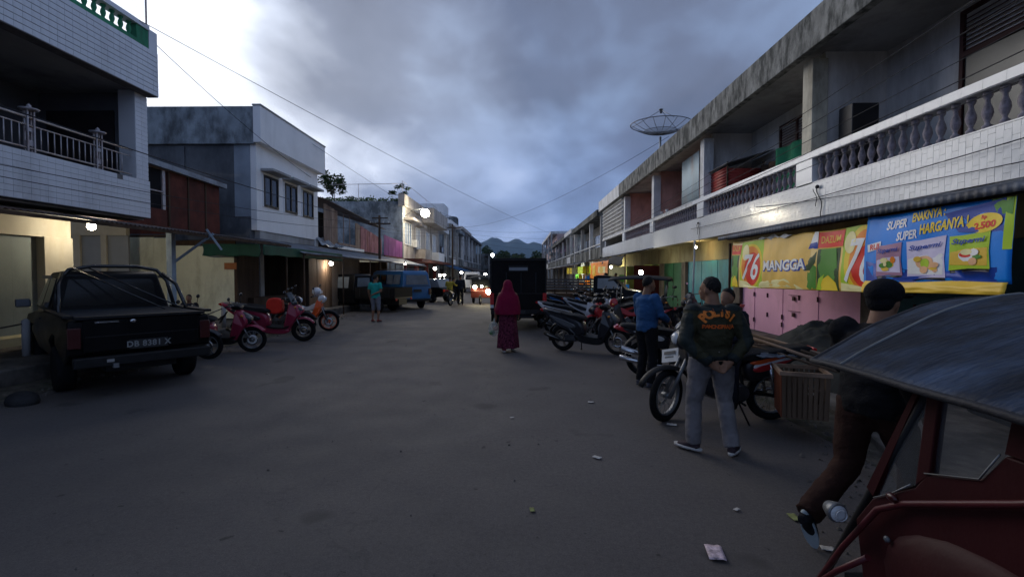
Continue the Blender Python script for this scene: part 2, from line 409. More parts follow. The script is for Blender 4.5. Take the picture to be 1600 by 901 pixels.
# loose stones and grit gathered along both road edges
def grit(n_, fx, y0, y1, smin, smax, seed):
    rn = random.Random(seed); g_ = G()
    for i in range(n_):
        y = y0+(y1-y0)*rn.random()**1.6; x = fx(y)+rn.gauss(0, .22); s_ = rn.uniform(smin, smax)*(1 if rn.random() > .06 else 2.2)
        pts = [Vector((x+s_*math.cos(a)*rn.uniform(.6,1.1), y+s_*math.sin(a)*rn.uniform(.6,1.1), .0)) for a in (0, 1.25, 2.5, 3.8, 5.0)]; top = Vector((x, y, s_*rn.uniform(.5,1.0)))
        g_.add(pts+[top], [(k, (k+1) % 5, 5) for k in range(5)])
    return g_
stone_m = mat('grey_gravel', (.11,.10,.09), .95, .5, 9, .3)
tag(ob('gravel', grit(900, lambda y: edge_right(y)-.28, 2.2, 18, .008, .022, 3).shift((0,0,.004)), stone_m), kind='stuff')
tag(ob('gravel', grit(900, lambda y: -7.0, 3, 20, .010, .028, 5).shift((0,0,.004)), stone_m), kind='stuff')
tag(ob('gravel', grit(260, lambda y: -6+9.5*((y*37.7) % 1), 1.6, 16, .004, .010, 7).shift((0,0,.003)), stone_m), kind='stuff')
# ================================================================ right shophouse row
BX = 6.0                                     # balcony face
YS = [4.3, 10.1, 15.8, 21.55, 27.3, 34.2]
row = thing('shophouse_row', 'long two storey concrete shophouse row with white tiled balconies on the right of the street', 'building', (BX, 4.3, 0))
def rp_(name, g, m, **k): return ob(name, g, m, row, True, **k)
row_group = None
# roof edge: mouldy concrete beam; slab and ceiling behind it
mould = mat('mouldy_roof_edge', (.28,.28,.26), .92, .22, 2.2, .45, stain=((.045,.048,.044), .85, 5.0, 2.6), fine=20)
ceil_m = mat('stained_ceiling', (.36,.35,.34), .9, .15, .9, .1, stain=((.07,.07,.065), .6, .6, 1))
g = G().box(5.72, 5.90, -2, 34.2, 6.15, 6.88)
rp_('roof_edge', g, mould, bevel=.02)
rp_('ceiling', G().box(5.9, 9.0, -2, 34.2, 6.32, 6.45), ceil_m)
rp_('roof', G().box(5.9, 12, -2, 34.2, 6.46, 6.74), concrete)
# balcony slab, parapet band
rp_('balcony_floor', G().box(6.12, 7.7, -2, 34.2, 2.98, 3.10), concrete)
rp_('parapet', G().box(6.0, 6.12, -2, 34.2, 2.88, 3.58), grout_light)
# white tiles of the parapet: each near tile a part
def tiles(parent, plane_x, ys, z0, rows, tw, th, m, sgn, limit=290, gap=.004, stag=True, name='tile', y_lim=None, rnd=random.Random(3)):
    base = mesh(name, G().box(-.004, .004, -(tw-gap)/2, (tw-gap)/2, -(th-gap)/2, (th-gap)/2), m)
    far = G(); n = 0; y0, y1 = ys; cells = []
    for r in range(rows):
        k = 0; y = y0 + (tw*.5 if stag and r % 2 else 0)
        while y+tw <= y1+1e-6:
            cells.append((y+tw/2, z0+th*(r+.5))); y += tw
    cells.sort(key=lambda c: c[0])
    rp0 = rootpos(parent)
    for (y, z) in cells:
        dx = rnd.uniform(-.0012, .0012); vis = y > (y_lim or 0)
        if vis and n < limit:
            o = bpy.data.objects.new(name, base); COL.objects.link(o); o.parent = parent
            o.location = Vector((plane_x+sgn*.004+dx, y, z))-rp0; o.rotation_euler = (0, rnd.uniform(-.012,.012), 0); n += 1
        elif rnd.random() > .003:
            far.box(plane_x+sgn*.0+dx, plane_x+sgn*.008+dx, y-(tw-gap)/2, y+(tw-gap)/2, z-(th-gap)/2, z+(th-gap)/2)
    if far.v: tag(ob('tiling', far, m, parent, True), kind='stuff')
# tiles stand upright (10 cm wide, 20 cm tall), four courses, each column shifted
def upright_tiles():
    base = mesh('tile', G().box(-.004, .004, -.048, .048, -.087, .087), tile_w); rnd = random.Random(5)
    far = G(); n = 0; p0 = rootpos(row); k = 0; y = 0.0
    while y < 34.1:
        off = .0875 if k % 2 else 0
        for r in range(5):
            za, zb = 2.885+.1775*r-off, 2.885+.1775*(r+1)-off-.004
            za = max(za, 2.885); zb = min(zb, 3.578)
            if zb-za < .03: continue
            full = abs((zb-za)-.1735) < .01
            dx = rnd.uniform(-.0012, .0012)
            if y > 5.3 and n < 290 and full:
                o = bpy.data.objects.new('tile', base); COL.objects.link(o); o.parent = row
                o.location = Vector((5.996+dx, y+.05, (za+zb)/2))-p0; o.rotation_euler = (0, rnd.uniform(-.008,.008), rnd.uniform(-.006,.006)); n += 1
            else: far.box(5.992+dx, 6.0, y+.002, y+.098, za, zb)
        y += .1; k += 1
    tag(ob('tiling', far, tile_w, row, True), kind='stuff')
upright_tiles()
# columns, painted differently; yellow light on the near ones is put into their colour
col_y = mat('yellow_lit_column', (.62,.58,.46), .85, .15, 1.5, .2, stain=((.16,.13,.09), .7, 1.4, 3))
salmon = mat('salmon_wall_paint', (.64,.36,.30), .85, .18, 1.1, .1, stain=((.17,.09,.07), .5, 1.0, 3))
wallg = mat('pale_upper_wall', (.72,.70,.68), .85, .10, .8, .1, stain=((.22,.20,.18), .7, .6, 4))
for i, y in enumerate(YS[:-1]):
    c = G().box(6.02, 6.34, y-.17, y+.17, 4.22, 6.15)
    rp_('column', c, [col_y, col_y, white_trim, white_trim, white_trim][i], bevel=.012)
    rp_('balcony_post', G().box(5.975, 6.15, y-.28, y+.28, 3.60, 4.225), tile_w, bevel=.004)
    rp_('partition_wall', G().box(6.341, 7.6, y-.07, y+.07, 3.1, 6.32), [wallg, wallg, wallg, salmon, salmon][i])
# back wall of the balcony
for i in range(5):
    rp_('upper_wall', G().box(7.6, 7.75, YS[i]+.071 if i else -2, YS[i+1]-.071, 3.1, 6.32), [wallg, plaster_w, salmon, salmon, plaster_g][i])
# balusters and tiled handrail
bal_m = mat('grimy_baluster', (.34,.31,.35), .75, .25, 5, .3, stain=((.05,.045,.05), .85, 5, 2), fine=30)
prof = [(r_*.88, z_) for r_, z_ in [(.062,0),(.062,.05),(.035,.07),(.030,.10),(.055,.15),(.072,.21),(.060,.27),(.036,.33),(.030,.38),(.052,.41),(.060,.43),(.060,.48)]]
bme = mesh('baluster', G().lathe(prof, 10), bal_m); p0 = rootpos(row); nb = 0; rest = G()
for i in range(5):
    y = YS[i]+.42
    while y < YS[i+1]-.36:
        if i == 3 and False: break
        if i < 4:
            o = bpy.data.objects.new('baluster', bme); COL.objects.link(o); o.parent = row
            o.location = Vector((6.07, y, 3.60))-p0; o.rotation_euler = (0, 0, random.uniform(0, 1)); nb += 1
        y += .225 if i < 3 else .2875
for i in range(5):
    y0 = YS[i]+.281; y1 = YS[i+1]-.281
    rp_('bottom_rail', G().box(5.985, 6.15, y0, y1, 3.58, 3.60), tile_w)
rp_('handrail', G().box(5.97, 6.19, -2, 34.2, 4.085, 4.20), white_trim)
# tiles capping the handrail
capme = mesh('tile', G().box(-.120, .120, -.148, .148, -.012, .012).box(-.124,-.116,-.148,.148,-.118,.010), tile_w); k = 0; y = 4.6; far = G()
while y < 34:
    if k < 40:
        o = bpy.data.objects.new('tile', capme); COL.objects.link(o); o.parent = row; o.location = Vector((6.08, y, 4.216+random.uniform(-.001,.001)))-p0
    else: far.box(5.956, 6.20, y-.148, y+.148, 4.204, 4.228)
    y += .3; k += 1
tag(ob('tiling', far, tile_w, row, True), kind='stuff')
# big window of the nearest bay: dark timber frame, louvre top, pale curtain
frame_m = mat('dark_red_window_frame', (.060,.022,.022), .6, .2, 4, .1)
def window(y0, y1, z0, z1, x, nb_, pane=glass_dark, louv=.3, fm=frame_m, parent=row, sgn=-1, curtain=None):
    """window in a wall facing -x (sgn -1) or +x; frame with posts, louvred top light"""
    w_ = ob('window', G(), fm, parent) if False else None
    f = G(); t = .07; xa, xb = x, x+sgn*.05
    f.box(xa, xb, y0, y1, z0, z0+t).box(xa, xb, y0, y1, z1-t, z1)
    f.box(xa, xb, y0, y0+t, z0+t, z1-t).box(xa, xb, y1-t, y1, z0+t, z1-t)
    zt = z1-(z1-z0)*louv
    if louv: f.box(xa, xb, y0+t, y1-t, zt-.04, zt+.04)
    for i in range(1, nb_):
        yy = y0+(y1-y0)*i/nb_; f.box(xa, xa+sgn*.046, yy-.035, yy+.035, z0+t, z1-t)
    fr = ob('window', f, fm, parent, True)
    base = Vector(fr.parent.location)*0
    def sub(nm, g_, m_): 
        g_.shift(-rootpos(parent)); return ob(nm, g_, m_, fr)
    for i in range(nb_):
        a = y0+t+(y1-y0-2*t)*i/nb_; b = y0+t+(y1-y0-2*t)*(i+1)/nb_
        mm = pane[i % len(pane)] if isinstance(pane, list) else pane
        sub('pane', G().box(xa+sgn*.012, xa+sgn*.018, a+.01, b-.01, z0+t, (zt-.04) if louv else z1-t), mm)
    if louv:
        g_ = G(); z = zt+.06
        while z < z1-t-.02:
            g_.obox((xa+sgn*.03, (y0+y1)/2, z), (.06, y1-y0-2*t, .012), (0, R(35)*sgn, 0)); z += .075
        sub('louvre', g_, fm)
    return fr
curtain_m = mat('pale_green_curtain_glass', (.42,.50,.44), .25, .1, 1.5, .05)
greyglass = mat('dusty_grey_glass', (.045,.05,.045), .35, .3, 1.2, .05)
window(4.75, 8.36, 4.0, 6.2, 7.6, 3, pane=[curtain_m, curtain_m, greyglass], louv=.34)
window(12.3, 14.0, 3.9, 6.0, 7.6, 2, louv=.6)
# third storey front of the last bay: white horizontal louvre screen
scr = rp_('louvre_screen', G().box(6.0, 6.06, 27.6, 34.0, 4.23, 6.15), plaster_g)
for k in range(8):
    rp_('louvre_slat', G().obox((5.97, 30.8, 4.42+k*.24), (.10, 6.3, .06), (0, R(-20), 0)), white_trim)
rp_('end_wall', G().box(6.2, 12, 34.0, 34.2, 0, 6.44), plaster_g)
rp_('roof_edge', G().box(5.705, 5.719, 27.4, 34.2, 6.17, 6.86), white_trim)
# ground floor: piers, lintel, shutters per bay
yel = mat('yellow_painted_lintel', (.30,.27,.15), .8, .15, 1.2, .1, stain=((.14,.10,.05), .7, 1.3, 3))
pink = mat('pink_shutter_paint', (.80,.42,.56), .65, .07, .9, .05, stain=((.33,.17,.20), .4, 1.4, 4))
teal = mat('teal_shutter_paint', (.05,.26,.30), .6, .12, 1.2, .05, stain=((.02,.06,.06), .6, 1.6, 3))
green = mat('green_door_paint', (.025,.10,.05), .65, .15, 1.2, .05, stain=((.02,.05,.03), .6, 1.6, 3))
tealdark = mat('dark_teal_shutter_paint', (.035,.12,.13), .65, .15, 1.2, .05, stain=((.02,.04,.04), .6, 1.6, 3))
gx = 6.8
rp_('lintel', G().box(gx, 7.0, -2, 34.0, 2.22, 2.97), yel)
rp_('soffit', G().box(6.12, 7.0, -2, 34.2, 2.90, 2.975), yel)
pier_m = mat('dirty_pier_paint', (.17,.14,.11), .85, .2, 1.5, .2, stain=((.05,.04,.03), .8, 2, 3))
for y in [4.3, 9.2, 14.75, 19.5, 22.6, 27.3]:
    rp_('pier', G().box(gx-.08, 7.0, y-.22, y+.22, .1, 2.22), pier_m, bevel=.01)
def shutters(y0, y1, n_, m_, z1=2.22, bolts=True):
    """folding metal door leaves, slightly zig-zag, with drop bolts"""
    dy = (y1-y0)/n_
    for i in range(n_):
        a = y0+i*dy; o = rp_('shutter_leaf', G().box(gx+.02+.012*(i % 2), gx+.05+.012*(i % 2), a+.006, a+dy-.006, .12, z1), m_)
    if bolts:
        b = G()
        for i in range(1, n_):
            for z in (.42, .62, 1.15, 1.42):
                if (i*7+int(z*10)) % 3: b.box(gx-.012, gx+.02, y0+i*dy-.012, y0+i*dy+.012, z-.06, z+.06)
        rp_('bolt', b, frame_m)
shutters(9.42, 14.53, 7, pink)
shutters(14.97, 19.28, 6, teal)
shutters(19.72, 22.4, 4, green)
shutters(4.52, 8.98, 6, tealdark)
shutters(-1.5, 4.08, 6, tealdark)
lk = G()
for z in (1.12, .72): lk.box(gx-.02, gx+.015, 11.78, 11.86, z-.05, z+.05).box(gx-.006, gx+.015, 11.55, 12.05, z+.085, z+.092)
rp_('lock', lk, frame_m)
# lit open shops further along
shopw = mat('lime_shop_wall', (.36,.44,.14), .8, .15, 1.5, .1)
redw = mat('dark_red_shop_wall', (.12,.025,.022), .8, .15, 1.5, .1)
cream = mat('cream_shop_wall', (.60,.58,.46), .8, .1, 1.5, .1)
rp_('shop_interior', G().box(8.4, 8.5, 22.8, 27.1, .1, 2.9), cream)
rp_('shop_interior', G().box(8.4, 8.5, 27.5, 34, .1, 2.9), shopw)
rp_('shop_side_wall', G().box(6.9, 8.4, 22.7, 22.8, .1, 2.2), cream)
rp_('shop_side_wall', G().box(6.3, 8.4, 26.0, 26.1, .1, 2.2), redw)
rp_('shop_side_wall', G().box(6.9, 8.4, 30.5, 30.6, .1, 2.2), shopw)

# ---------------------------------------------------------------- things on the balconies
red_sheet = mat('red_corrugated_sheet', (.34,.05,.04), .55, .15, 2, .1, stain=((.18,.03,.03), .5, 2, 3))
def corrugated(p0_, p1, z0, z1, amp=.018, pitch=.09, horiz=False, thick=.004):
    """sheet standing from p0_ to p1 (x,y), waves vertical or horizontal"""
    a, b = Vector((*p0_, 0)), Vector((*p1, 0)); Ln = (b-a).length; d = (b-a)/Ln; nrm_ = Vector((-d.y, d.x, 0)); g_ = G()
    nu = max(int(Ln/pitch*4), 4) if not horiz else 2; nv = 2 if not horiz else max(int((z1-z0)/pitch*4), 4)
    def f(u, v):
        ph = (u*Ln if not horiz else v*(z1-z0))/pitch*2*PI
        return a + d*Ln*u + nrm_*amp*math.sin(ph) + Vector((0,0,z0+(z1-z0)*v))
    return g_.grid(f, nu, nv)
sh = thing('balcony_shed', 'red corrugated metal shed on the second tiled balcony', 'shed', (6.55, 15.0, 3.1))
ob('front_panel', corrugated((6.26, 14.45), (6.26, 15.65), 3.12, 4.98, horiz=True), red_sheet, sh, True, solid=.004)
ob('side_panel', corrugated((6.28, 14.43), (7.3, 14.43), 3.12, 4.9, horiz=True), red_sheet, sh, True, solid=.004)
ob('post', G().box(6.24, 6.28, 14.40, 14.44, 3.1, 5.1), wood_dark, sh, True); ob('post', G().box(7.3, 7.35, 14.4, 14.45, 3.1, 5.1), wood_dark, sh, True)
ob('roof', G().add([(6.15,14.2,5.02),(7.55,14.2,5.42),(7.55,15.7,5.42),(6.15,15.7,5.02)], [(0,1,2,3)]), zinc, sh, True, solid=.01)
single('hanging_cloth', G().grid(lambda u, v: (7.2+.06*math.sin(u*11)-.1*u, 11.9+u*1.3, 5.15-1.3*v), 24, 8), mat('green_cloth', (.03,.20,.11), .9, .2, 3, .2), 'green cloth hanging before the balcony window beside the red shed', 'cloth', solid=.006)
single('hanging_cloth', G().grid(lambda u, v: (7.15+.05*math.sin(u*14), 13.3+u*1.0, 4.9-1.2*v), 20, 8), wood_dark, 'dark brown cloth hanging next to the red shed on the balcony', 'cloth', solid=.006)
single('metal_sheet', corrugated((6.16, 16.4), (6.2, 18.2), 3.7, 5.95, .014, .11).add(*[[],[]]), mat('blue_grey_metal_sheet', (.30,.38,.42), .55, .15, 1.5, .1, metal=.3, stain=((.30,.17,.10), .5, 1.5, 3)), 'tall blue grey metal sheets closing the third balcony', 'metal sheet', solid=.004)
single('cabinet', G().box(6.44, 6.96, 9.35, 9.75, 3.1, 5.04), mat('dark_grey_cabinet', (.012,.011,.014), .5, .2, 3, .1), 'dark box standing at the end of the nearest tiled balcony', 'cabinet', bevel=.02)
# small pots on the rail of the third balcony
for i, (y, r_) in enumerate(((19.6, .07), (19.9, .05), (20.3, .06))):
    single('pot', G().lathe([(r_*.7,0),(r_,.14),(r_*.9,.15),(r_*.9,.12)], 10), [white_trim, salmon, white_trim][i], ['small white pot on the balcony rail by the salmon wall, nearest of three', 'small salmon pot on the balcony rail, middle of three', 'small white pot on the balcony rail, farthest of three'][i], 'pot', 'pots on the balcony rail', loc=(6.07, y, 4.23))

# ---------------------------------------------------------------- awning and banners
aw = thing('awning', 'long dark corrugated awning sloping above the two advertising banners', 'awning', (5.8, 9, 2.6))
def awn(x0, x1, y0, y1, z0, z1, pitch=.11, amp=.016, nstep=None):
    def f(u, v):
        y = y0+(y1-y0)*u
        return (x0+(x1-x0)*v, y, z0+(z1-z0)*v + amp*math.sin(y/pitch*2*PI) + .02*noise.noise(Vector((y*1.3, v*2, x0))))
    return G().grid(f, int((y1-y0)/pitch*5), 4)
awn_m = mat('blue_grey_old_sheet', (.11,.13,.165), .55, .3, 1.5, .15, metal=.3, stain=((.05,.04,.035), .7, 1.6, 1))
ob('roof_sheet', awn(5.26, 5.99, 1.0, 12.6, 2.68, 2.86), awn_m, aw, True, solid=.004)
ob('valance', corrugated((5.25, 1.0), (5.25, 12.6), 2.60, 2.70, .012, .11), awn_m, aw, True, solid=.004)
ob('edge_beam', G().box(5.44, 5.50, 1.0, 12.5, 2.61, 2.66), wood_dark, aw, True)
for y in (1.1, 4.2, 8.1, 12.4): ob('rafter', G().bar((5.32, y, 2.65), (5.98, y, 2.82), .04, .04), wood_dark, aw, True)
ob('post', G().box(5.44, 5.49, 4.95, 5.0, .1, 2.52), wood_dark, aw, True); ob('post', G().box(5.44, 5.49, 12.35, 12.4, .1, 2.52), wood_dark, aw, True)

class Banner:
    """a cloth banner facing the street; flat prints follow its folds. u runs from the far (left) end, v from the top"""
    def __init__(s, x, yfar, ynear, zt0, zt1, zb0, zb1, seed, wav=.03):
        s.__dict__.update(locals()); s.W = yfar-ynear
    def pt(s, u, v, off=0):
        y = s.yfar-s.W*u; zt = s.zt0+(s.zt1-s.zt0)*u; zb = s.zb0+(s.zb1-s.zb0)*u
        z = zt+(zb-zt)*v - (.022*abs(math.sin(u*s.W*2.1))*(1-v))
        x = s.x - .05*math.sin(v*2.2) + s.wav*noise.noise(Vector((u*s.W*1.5, v*1.1, s.seed))) + .012*math.sin(u*s.W*5+v*3)*(1-v) + .014*noise.noise(Vector((u*s.W*5, v*3.5, s.seed+4)))
        return Vector((x-off, y, z))
    def sheet(s, u0, u1, v0, v1, off=0):
        nu = max(int((u1-u0)*s.W*16), 2); nv = max(int((v1-v0)*16), 2)
        return G().grid(lambda a, b: s.pt(u0+(u1-u0)*a, v0+(v1-v0)*b, off), nu, nv)
    def poly(s, pts, off):
        """convex-ish outline given in (u,v): a fan subdivided so that it follows the folds"""
        cu = sum(p[0] for p in pts)/len(pts); cv = sum(p[1] for p in pts)/len(pts); n_ = len(pts); K = 5; g_ = G()
        v = [s.pt(cu, cv, off)]; f = []
        for k in range(1, K+1):
            for p in pts: v.append(s.pt(cu+(p[0]-cu)*k/K, cv+(p[1]-cv)*k/K, off))
        for i in range(n_):
            j = (i+1) % n_; f.append((0, 1+i, 1+j))
            for k in range(K-1): f.append((1+k*n_+i, 1+(k+1)*n_+i, 1+(k+1)*n_+j, 1+k*n_+j))
        return g_.add(v, f, True)
    def oval(s, cu, cv, ru, rv, off, n_=28, rot=0):
        P = []
        for i in range(n_):
            a = 2*PI*i/n_; x, y = ru*math.cos(a), rv*math.sin(a)
            P.append((cu+(x*math.cos(rot)-y*math.sin(rot))/s.W, cv+(x*math.sin(rot)+y*math.cos(rot))))
        return s.poly(P, off)
    def text(s, body, cu, cv, h, off, bold=0., sx=1., shear=0, rot=0., spacing=1.):
        """h letter height in metres of v (banner about 1 m tall)"""
        t_ = text_geo(body, 1., 0, 'CENTER', bold*.2/h, shear, spacing, 1.)
        xs = [p[0] for p in t_.v]; ys = [p[1] for p in t_.v]; x0, x1, y0, y1 = min(xs), max(xs), min(ys), max(ys)
        t_.v = [((p[0]-(x0+x1)/2)/(x1-x0)*sx*s.W, (p[1]-(y0+y1)/2)/(y1-y0)*h, 0) for p in t_.v]
        bm = bmesh.new(); me = bpy.data.meshes.new('t'); me.from_pydata(t_.v, [], t_.f); bm.from_mesh(me); bpy.data.meshes.remove(me)
        for _ in range(2):
            e = [e_ for e_ in bm.edges if e_.calc_length() > .08]
            if e: bmesh.ops.subdivide_edges(bm, edges=e, cuts=1)
        out_ = G(); bm.verts.index_update(); vs = []
        hh = abs((s.zt0+s.zt1-s.zb0-s.zb1)/2)
        for v in bm.verts:
            x, y = v.co.x, v.co.y; X = x*math.cos(rot)-y*math.sin(rot); Y = x*math.sin(rot)+y*math.cos(rot)
            vs.append(s.pt(cu+X/s.W, cv-Y/hh, off))
        out_.add(vs, [tuple(v.index for v in f.verts) for f in bm.faces], True); bm.free(); return out_
def pm(name, col, **k): return mat('print_'+name, col, .42, .06, 2, .05, spec=.22, **k)
P_white = pm('white', (.90,.90,.88)); P_yel = pm('yellow', (.92,.66,.03)); P_org = pm('orange', (.90,.27,.02)); P_red = pm('red', (.78,.03,.015))
P_blue = pm('blue', (.008,.24,.80)); P_navy = pm('navy', (.012,.06,.38)); P_lime = pm('lime', (.45,.66,.03)); P_green = pm('green', (.08,.28,.03))
P_dkg = pm('dark_green', (.018,.06,.012)); P_gold = pm('gold', (.85,.55,.06)); P_lav = pm('lavender', (.72,.66,.86)); P_black = pm('black', (.02,.02,.025))
P_cyan = pm('pale_blue', (.25,.50,.82)); P_peach = pm('peach', (.88,.50,.26)); P_mau = pm('mauve', (.42,.22,.33)); P_flare = pm('pale_yellow', (.93,.84,.40))
# mango drink banner (far one); in the text() calls sx is the width of the word as a share of the banner
b1 = Banner(5.42, 12.10, 7.0, 2.54, 2.50, 1.40, 1.45, 3)
t = thing('banner', 'yellow mango drink banner with red label reading 76 hanging under the awning', 'banner', (5.42, 9.85, 1.9))
# background: gradient printed as a smooth node ramp along the banner
gm_ = bpy.data.materials.new('print_mango_ground'); gm_.use_nodes = True; q = gm_.node_tree; bs = q.nodes['Principled BSDF']; bs.inputs['Roughness'].default_value = .42
tcx = q.nodes.new('ShaderNodeTexCoord'); nn = q.nodes.new('ShaderNodeTexNoise'); nn.inputs['Scale'].default_value = .8; nn.inputs['Detail'].default_value = 2; q.links.new(tcx.outputs['Object'], nn.inputs['Vector'])
rr_ = q.nodes.new('ShaderNodeValToRGB'); q.links.new(nn.outputs[0], rr_.inputs[0]); e = rr_.color_ramp.elements
e[0].position = .35; e[0].color = (.86,.52,.05,1); e[1].position = .65; e[1].color = (.90,.72,.34,1); k_ = e.new(.5); k_.color = (.88,.58,.12,1)
q.links.new(rr_.outputs[0], bs.inputs['Base Color'])
cl = ob('cloth', b1.sheet(0, 1, 0, 1), gm_, t, True, solid=.002)
def pr(parent, nm, g_, m_): return ob(nm, g_, m_, parent, True)
def Q_(nm, g_, m_): return pr(t, nm, g_, m_)
for (ua, ub) in ((0, .085), (.68, .80)):
    w_ = ub-ua
    Q_('print', b1.sheet(ua, ub, .30, .995, .004), P_dkg)
    Q_('print', b1.poly([(ua+.15*w_,.30),(ub-.2*w_,.30),(ub-.10*w_,.6),(ub-.3*w_,.98),(ua+.3*w_,.98),(ua+.05*w_,.6)], .006), P_green)
    Q_('print', b1.poly([(ua+.05*w_,.99),(ua+.15*w_,.84),(ua+.5*w_,.74),(ub-.15*w_,.86),(ub-.05*w_,.99)], .008), P_yel)
    Q_('print', b1.poly([(ua,.99),(ua+.1*w_,.80),(ua+.35*w_,.72),(ua+.2*w_,.90),(ua+.25*w_,.99)], .010), P_lime)
    Q_('print', b1.sheet(ua, ub+.012, .08 if ua == 0 else .02, .28, .010), P_red); Q_('print', b1.sheet(ua, ub+.012, .283, .298, .010), P_gold)
    Q_('lettering', b1.text('DAZUM', ua+w_*.55, .15, .13, .0125, .004, w_*.85), P_gold)
Q_('print', b1.sheet(.098, .30, .02, .99, .004), P_lime)
Q_('print', b1.oval(.20, .55, .50, .47, .006), P_yel); Q_('print', b1.oval(.20, .55, .41, .42, .008), P_org); Q_('print', b1.oval(.215, .60, .34, .34, .010), P_red)
Q_('print', b1.oval(.155, .25, .16, .17, .012), P_flare)
Q_('print', b1.poly([(.10,.84),(.16,.86),(.22,.97),(.30,.99),(.10,.99)], .0125), P_flare)
Q_('print', b1.sheet(.30, .64, .02, .985, .0035), mat('print_mango_gold', (.88,.56,.12), .42, .12, 1.2, .05, spec=.22))
Q_('print', b1.poly([(.20,.99),(.30,.86),(.48,.80),(.60,.99)], .0055), P_flare)
Q_('lettering', b1.text('76', .20, .56, .60, .0145, .035, .145, .30), P_white)
Q_('lettering_shadow', b1.text('MANGGA', .467, .56, .24, .0065, .085, .31), P_navy)
Q_('lettering', b1.text('MANGGA', .462, .545, .22, .009, .035, .295), P_white)
Q_('print', b1.poly([(.655,.0),(.677,.0),(.677,.27),(.632,.27)], .006), P_white); Q_('print', b1.poly([(.640,.20),(.677,.17),(.677,.29),(.628,.29)], .0085), P_navy)
Q_('print', b1.poly([(.60,.66),(.64,.45),(.675,.34),(.672,.52),(.640,.66)], .006), P_dkg)
Q_('print', b1.poly([(.62,.95),(.625,.70),(.655,.55),(.677,.60),(.677,.97),(.64,.99)], .0045), P_green)
Q_('print', b1.sheet(.812, .999, .0, .99, .0035), P_lime)
Q_('print', b1.oval(.905, .50, .42, .50, .0075), P_yel); Q_('print', b1.oval(.915, .52, .36, .46, .0095), P_org)
Q_('print', b1.oval(.92, .62, .30, .32, .0115), P_red); Q_('print', b1.oval(.845, .24, .13, .17, .0135), P_flare)
Q_('print', b1.poly([(.815,.86),(.88,.90),(.999,.99),(.812,.99)], .0135), P_flare)
Q_('lettering', b1.text('76', .893, .52, .74, .0155, .035, .125, .28), P_white)
# white rag tied above
tag(ob('tied_plastic', G().grid(lambda u, v: Vector(b1.pt(.25+.27*u, .0, .02+.02*math.sin(u*9)))+Vector((0, 0, .07*math.sin(PI*u)*(1-2*v)*(.6+.5*math.sin(u*17)))), 40, 3), white_trim, t, True))
# noodle banner (near one)
b2 = Banner(5.36, 7.38, 5.19, 2.60, 2.59, 1.58, 1.62, 8, .03)
t2 = thing('banner', 'blue instant noodle banner with three noodle packets and a yellow price oval', 'banner', (5.36, 6.2, 1.9))
ob('cloth', b2.sheet(0, 1, 0, 1), P_blue, t2, True, solid=.002)
pr(t2, 'print', b2.poly([(.60,.10),(.95,.0),(.97,.40),(.7,.36)], .0035), P_navy); pr(t2, 'print', b2.poly([(.02,.66),(.5,.86),(.93,.80),(.93,.99),(.02,.99)], .0035), P_navy)
ob('lower_strip', Banner(5.31, 7.36, 5.21, 1.63, 1.66, 1.46, 1.50, 12, .02).sheet(0, 1, 0, 1), P_gold, t2, True, solid=.002)
pr(t2, 'print', b2.sheet(.955, .999, .0, .60, .0045), P_lime); pr(t2, 'print', b2.poly([(.87,.0),(.99,.0),(.99,.20),(.91,.18)], .007), P_green)
rt = .06
pr(t2, 'lettering', b2.text('SUPER', .275, .150, .125, .008, .02, .165, .15, rt), P_white)
pr(t2, 'lettering', b2.text('ENAKNYA :', .500, .075, .125, .008, .02, .215, .15, rt), P_yel)
pr(t2, 'lettering', b2.text('SUPER', .362, .320, .125, .008, .02, .150, .15, rt), P_white)
pr(t2, 'lettering', b2.text('HARGANYA !', .605, .245, .140, .008, .025, .300, .15, rt), P_yel)
pr(t2, 'print', b2.oval(.848, .27, .215, .115, .010, rot=-.10), P_yel)
pr(t2, 'lettering', b2.text('Rp', .845, .205, .06, .0125, .012, .03, .1, .1), P_red)
pr(t2, 'lettering', b2.text('2.500', .850, .295, .085, .0125, .018, .125, .1, .10), P_red)
pr(t2, 'print', b2.poly([(.03,.42),(.155,.375),(.16,.48),(.035,.53)], .009), P_white); pr(t2, 'lettering', b2.text('RU!', .10, .452, .085, .0115, .012, .09, .1, .1), P_red)
def packet(u0, u1, v0, v1, body, word, foods, seed):
    rnd = random.Random(seed); w_ = u1-u0; h_ = v1-v0
    pr(t2, 'print', b2.poly([(u0+.01,v1),(u1-.005,v1-.01),(u1,v1+.035),(u0+w_*.5,v1+.02),(u0+.01,v1+.045)], .006), P_black)
    out_ = [(u0, v0+.015), (u0+w_*.35, v0+.01), (u1, v0-.02), (u1-.006, v0+h_*.5), (u1+.003, v1), (u0+w_*.5, v1-.01), (u0+.004, v1+.01), (u0+.008, v0+h_*.5)]
    pr(t2, 'print', b2.poly(out_, .009), body)
    pr(t2, 'print', b2.poly([(u0+.012, v1-.06), (u0+.015, v0+h_*.5), (u0+w_*.4, v0+h_*.42), (u1-.014, v0+h_*.40), (u1-.012, v1-.04), (u0+w_*.5, v1-.05)], .0115), foods[0])
    for k in range(7):
        cu = u0+w_*rnd.uniform(.3,.8); cv = v0+h_*rnd.uniform(.5,.82)
        pr(t2, 'print', b2.oval(cu, cv, w_*b2.W*rnd.uniform(.06,.15), h_*rnd.uniform(.05,.13), .0135+.001*k, 12), foods[1+k % (len(foods)-1)])
    pr(t2, 'print', b2.oval(u0+w_*.5, v0+h_*.60, w_*b2.W*.24, h_*.17, .0132, 18), foods[1])
    pr(t2, 'lettering', b2.text(word, u0+w_*.50, v0+h_*.20, .085, .022, .012, w_*.82, .30, .05), P_navy)
packet(.12, .335, .43, .88, P_mau, 'Supermi', [P_lav, P_gold, P_green, P_flare, P_org], 1)
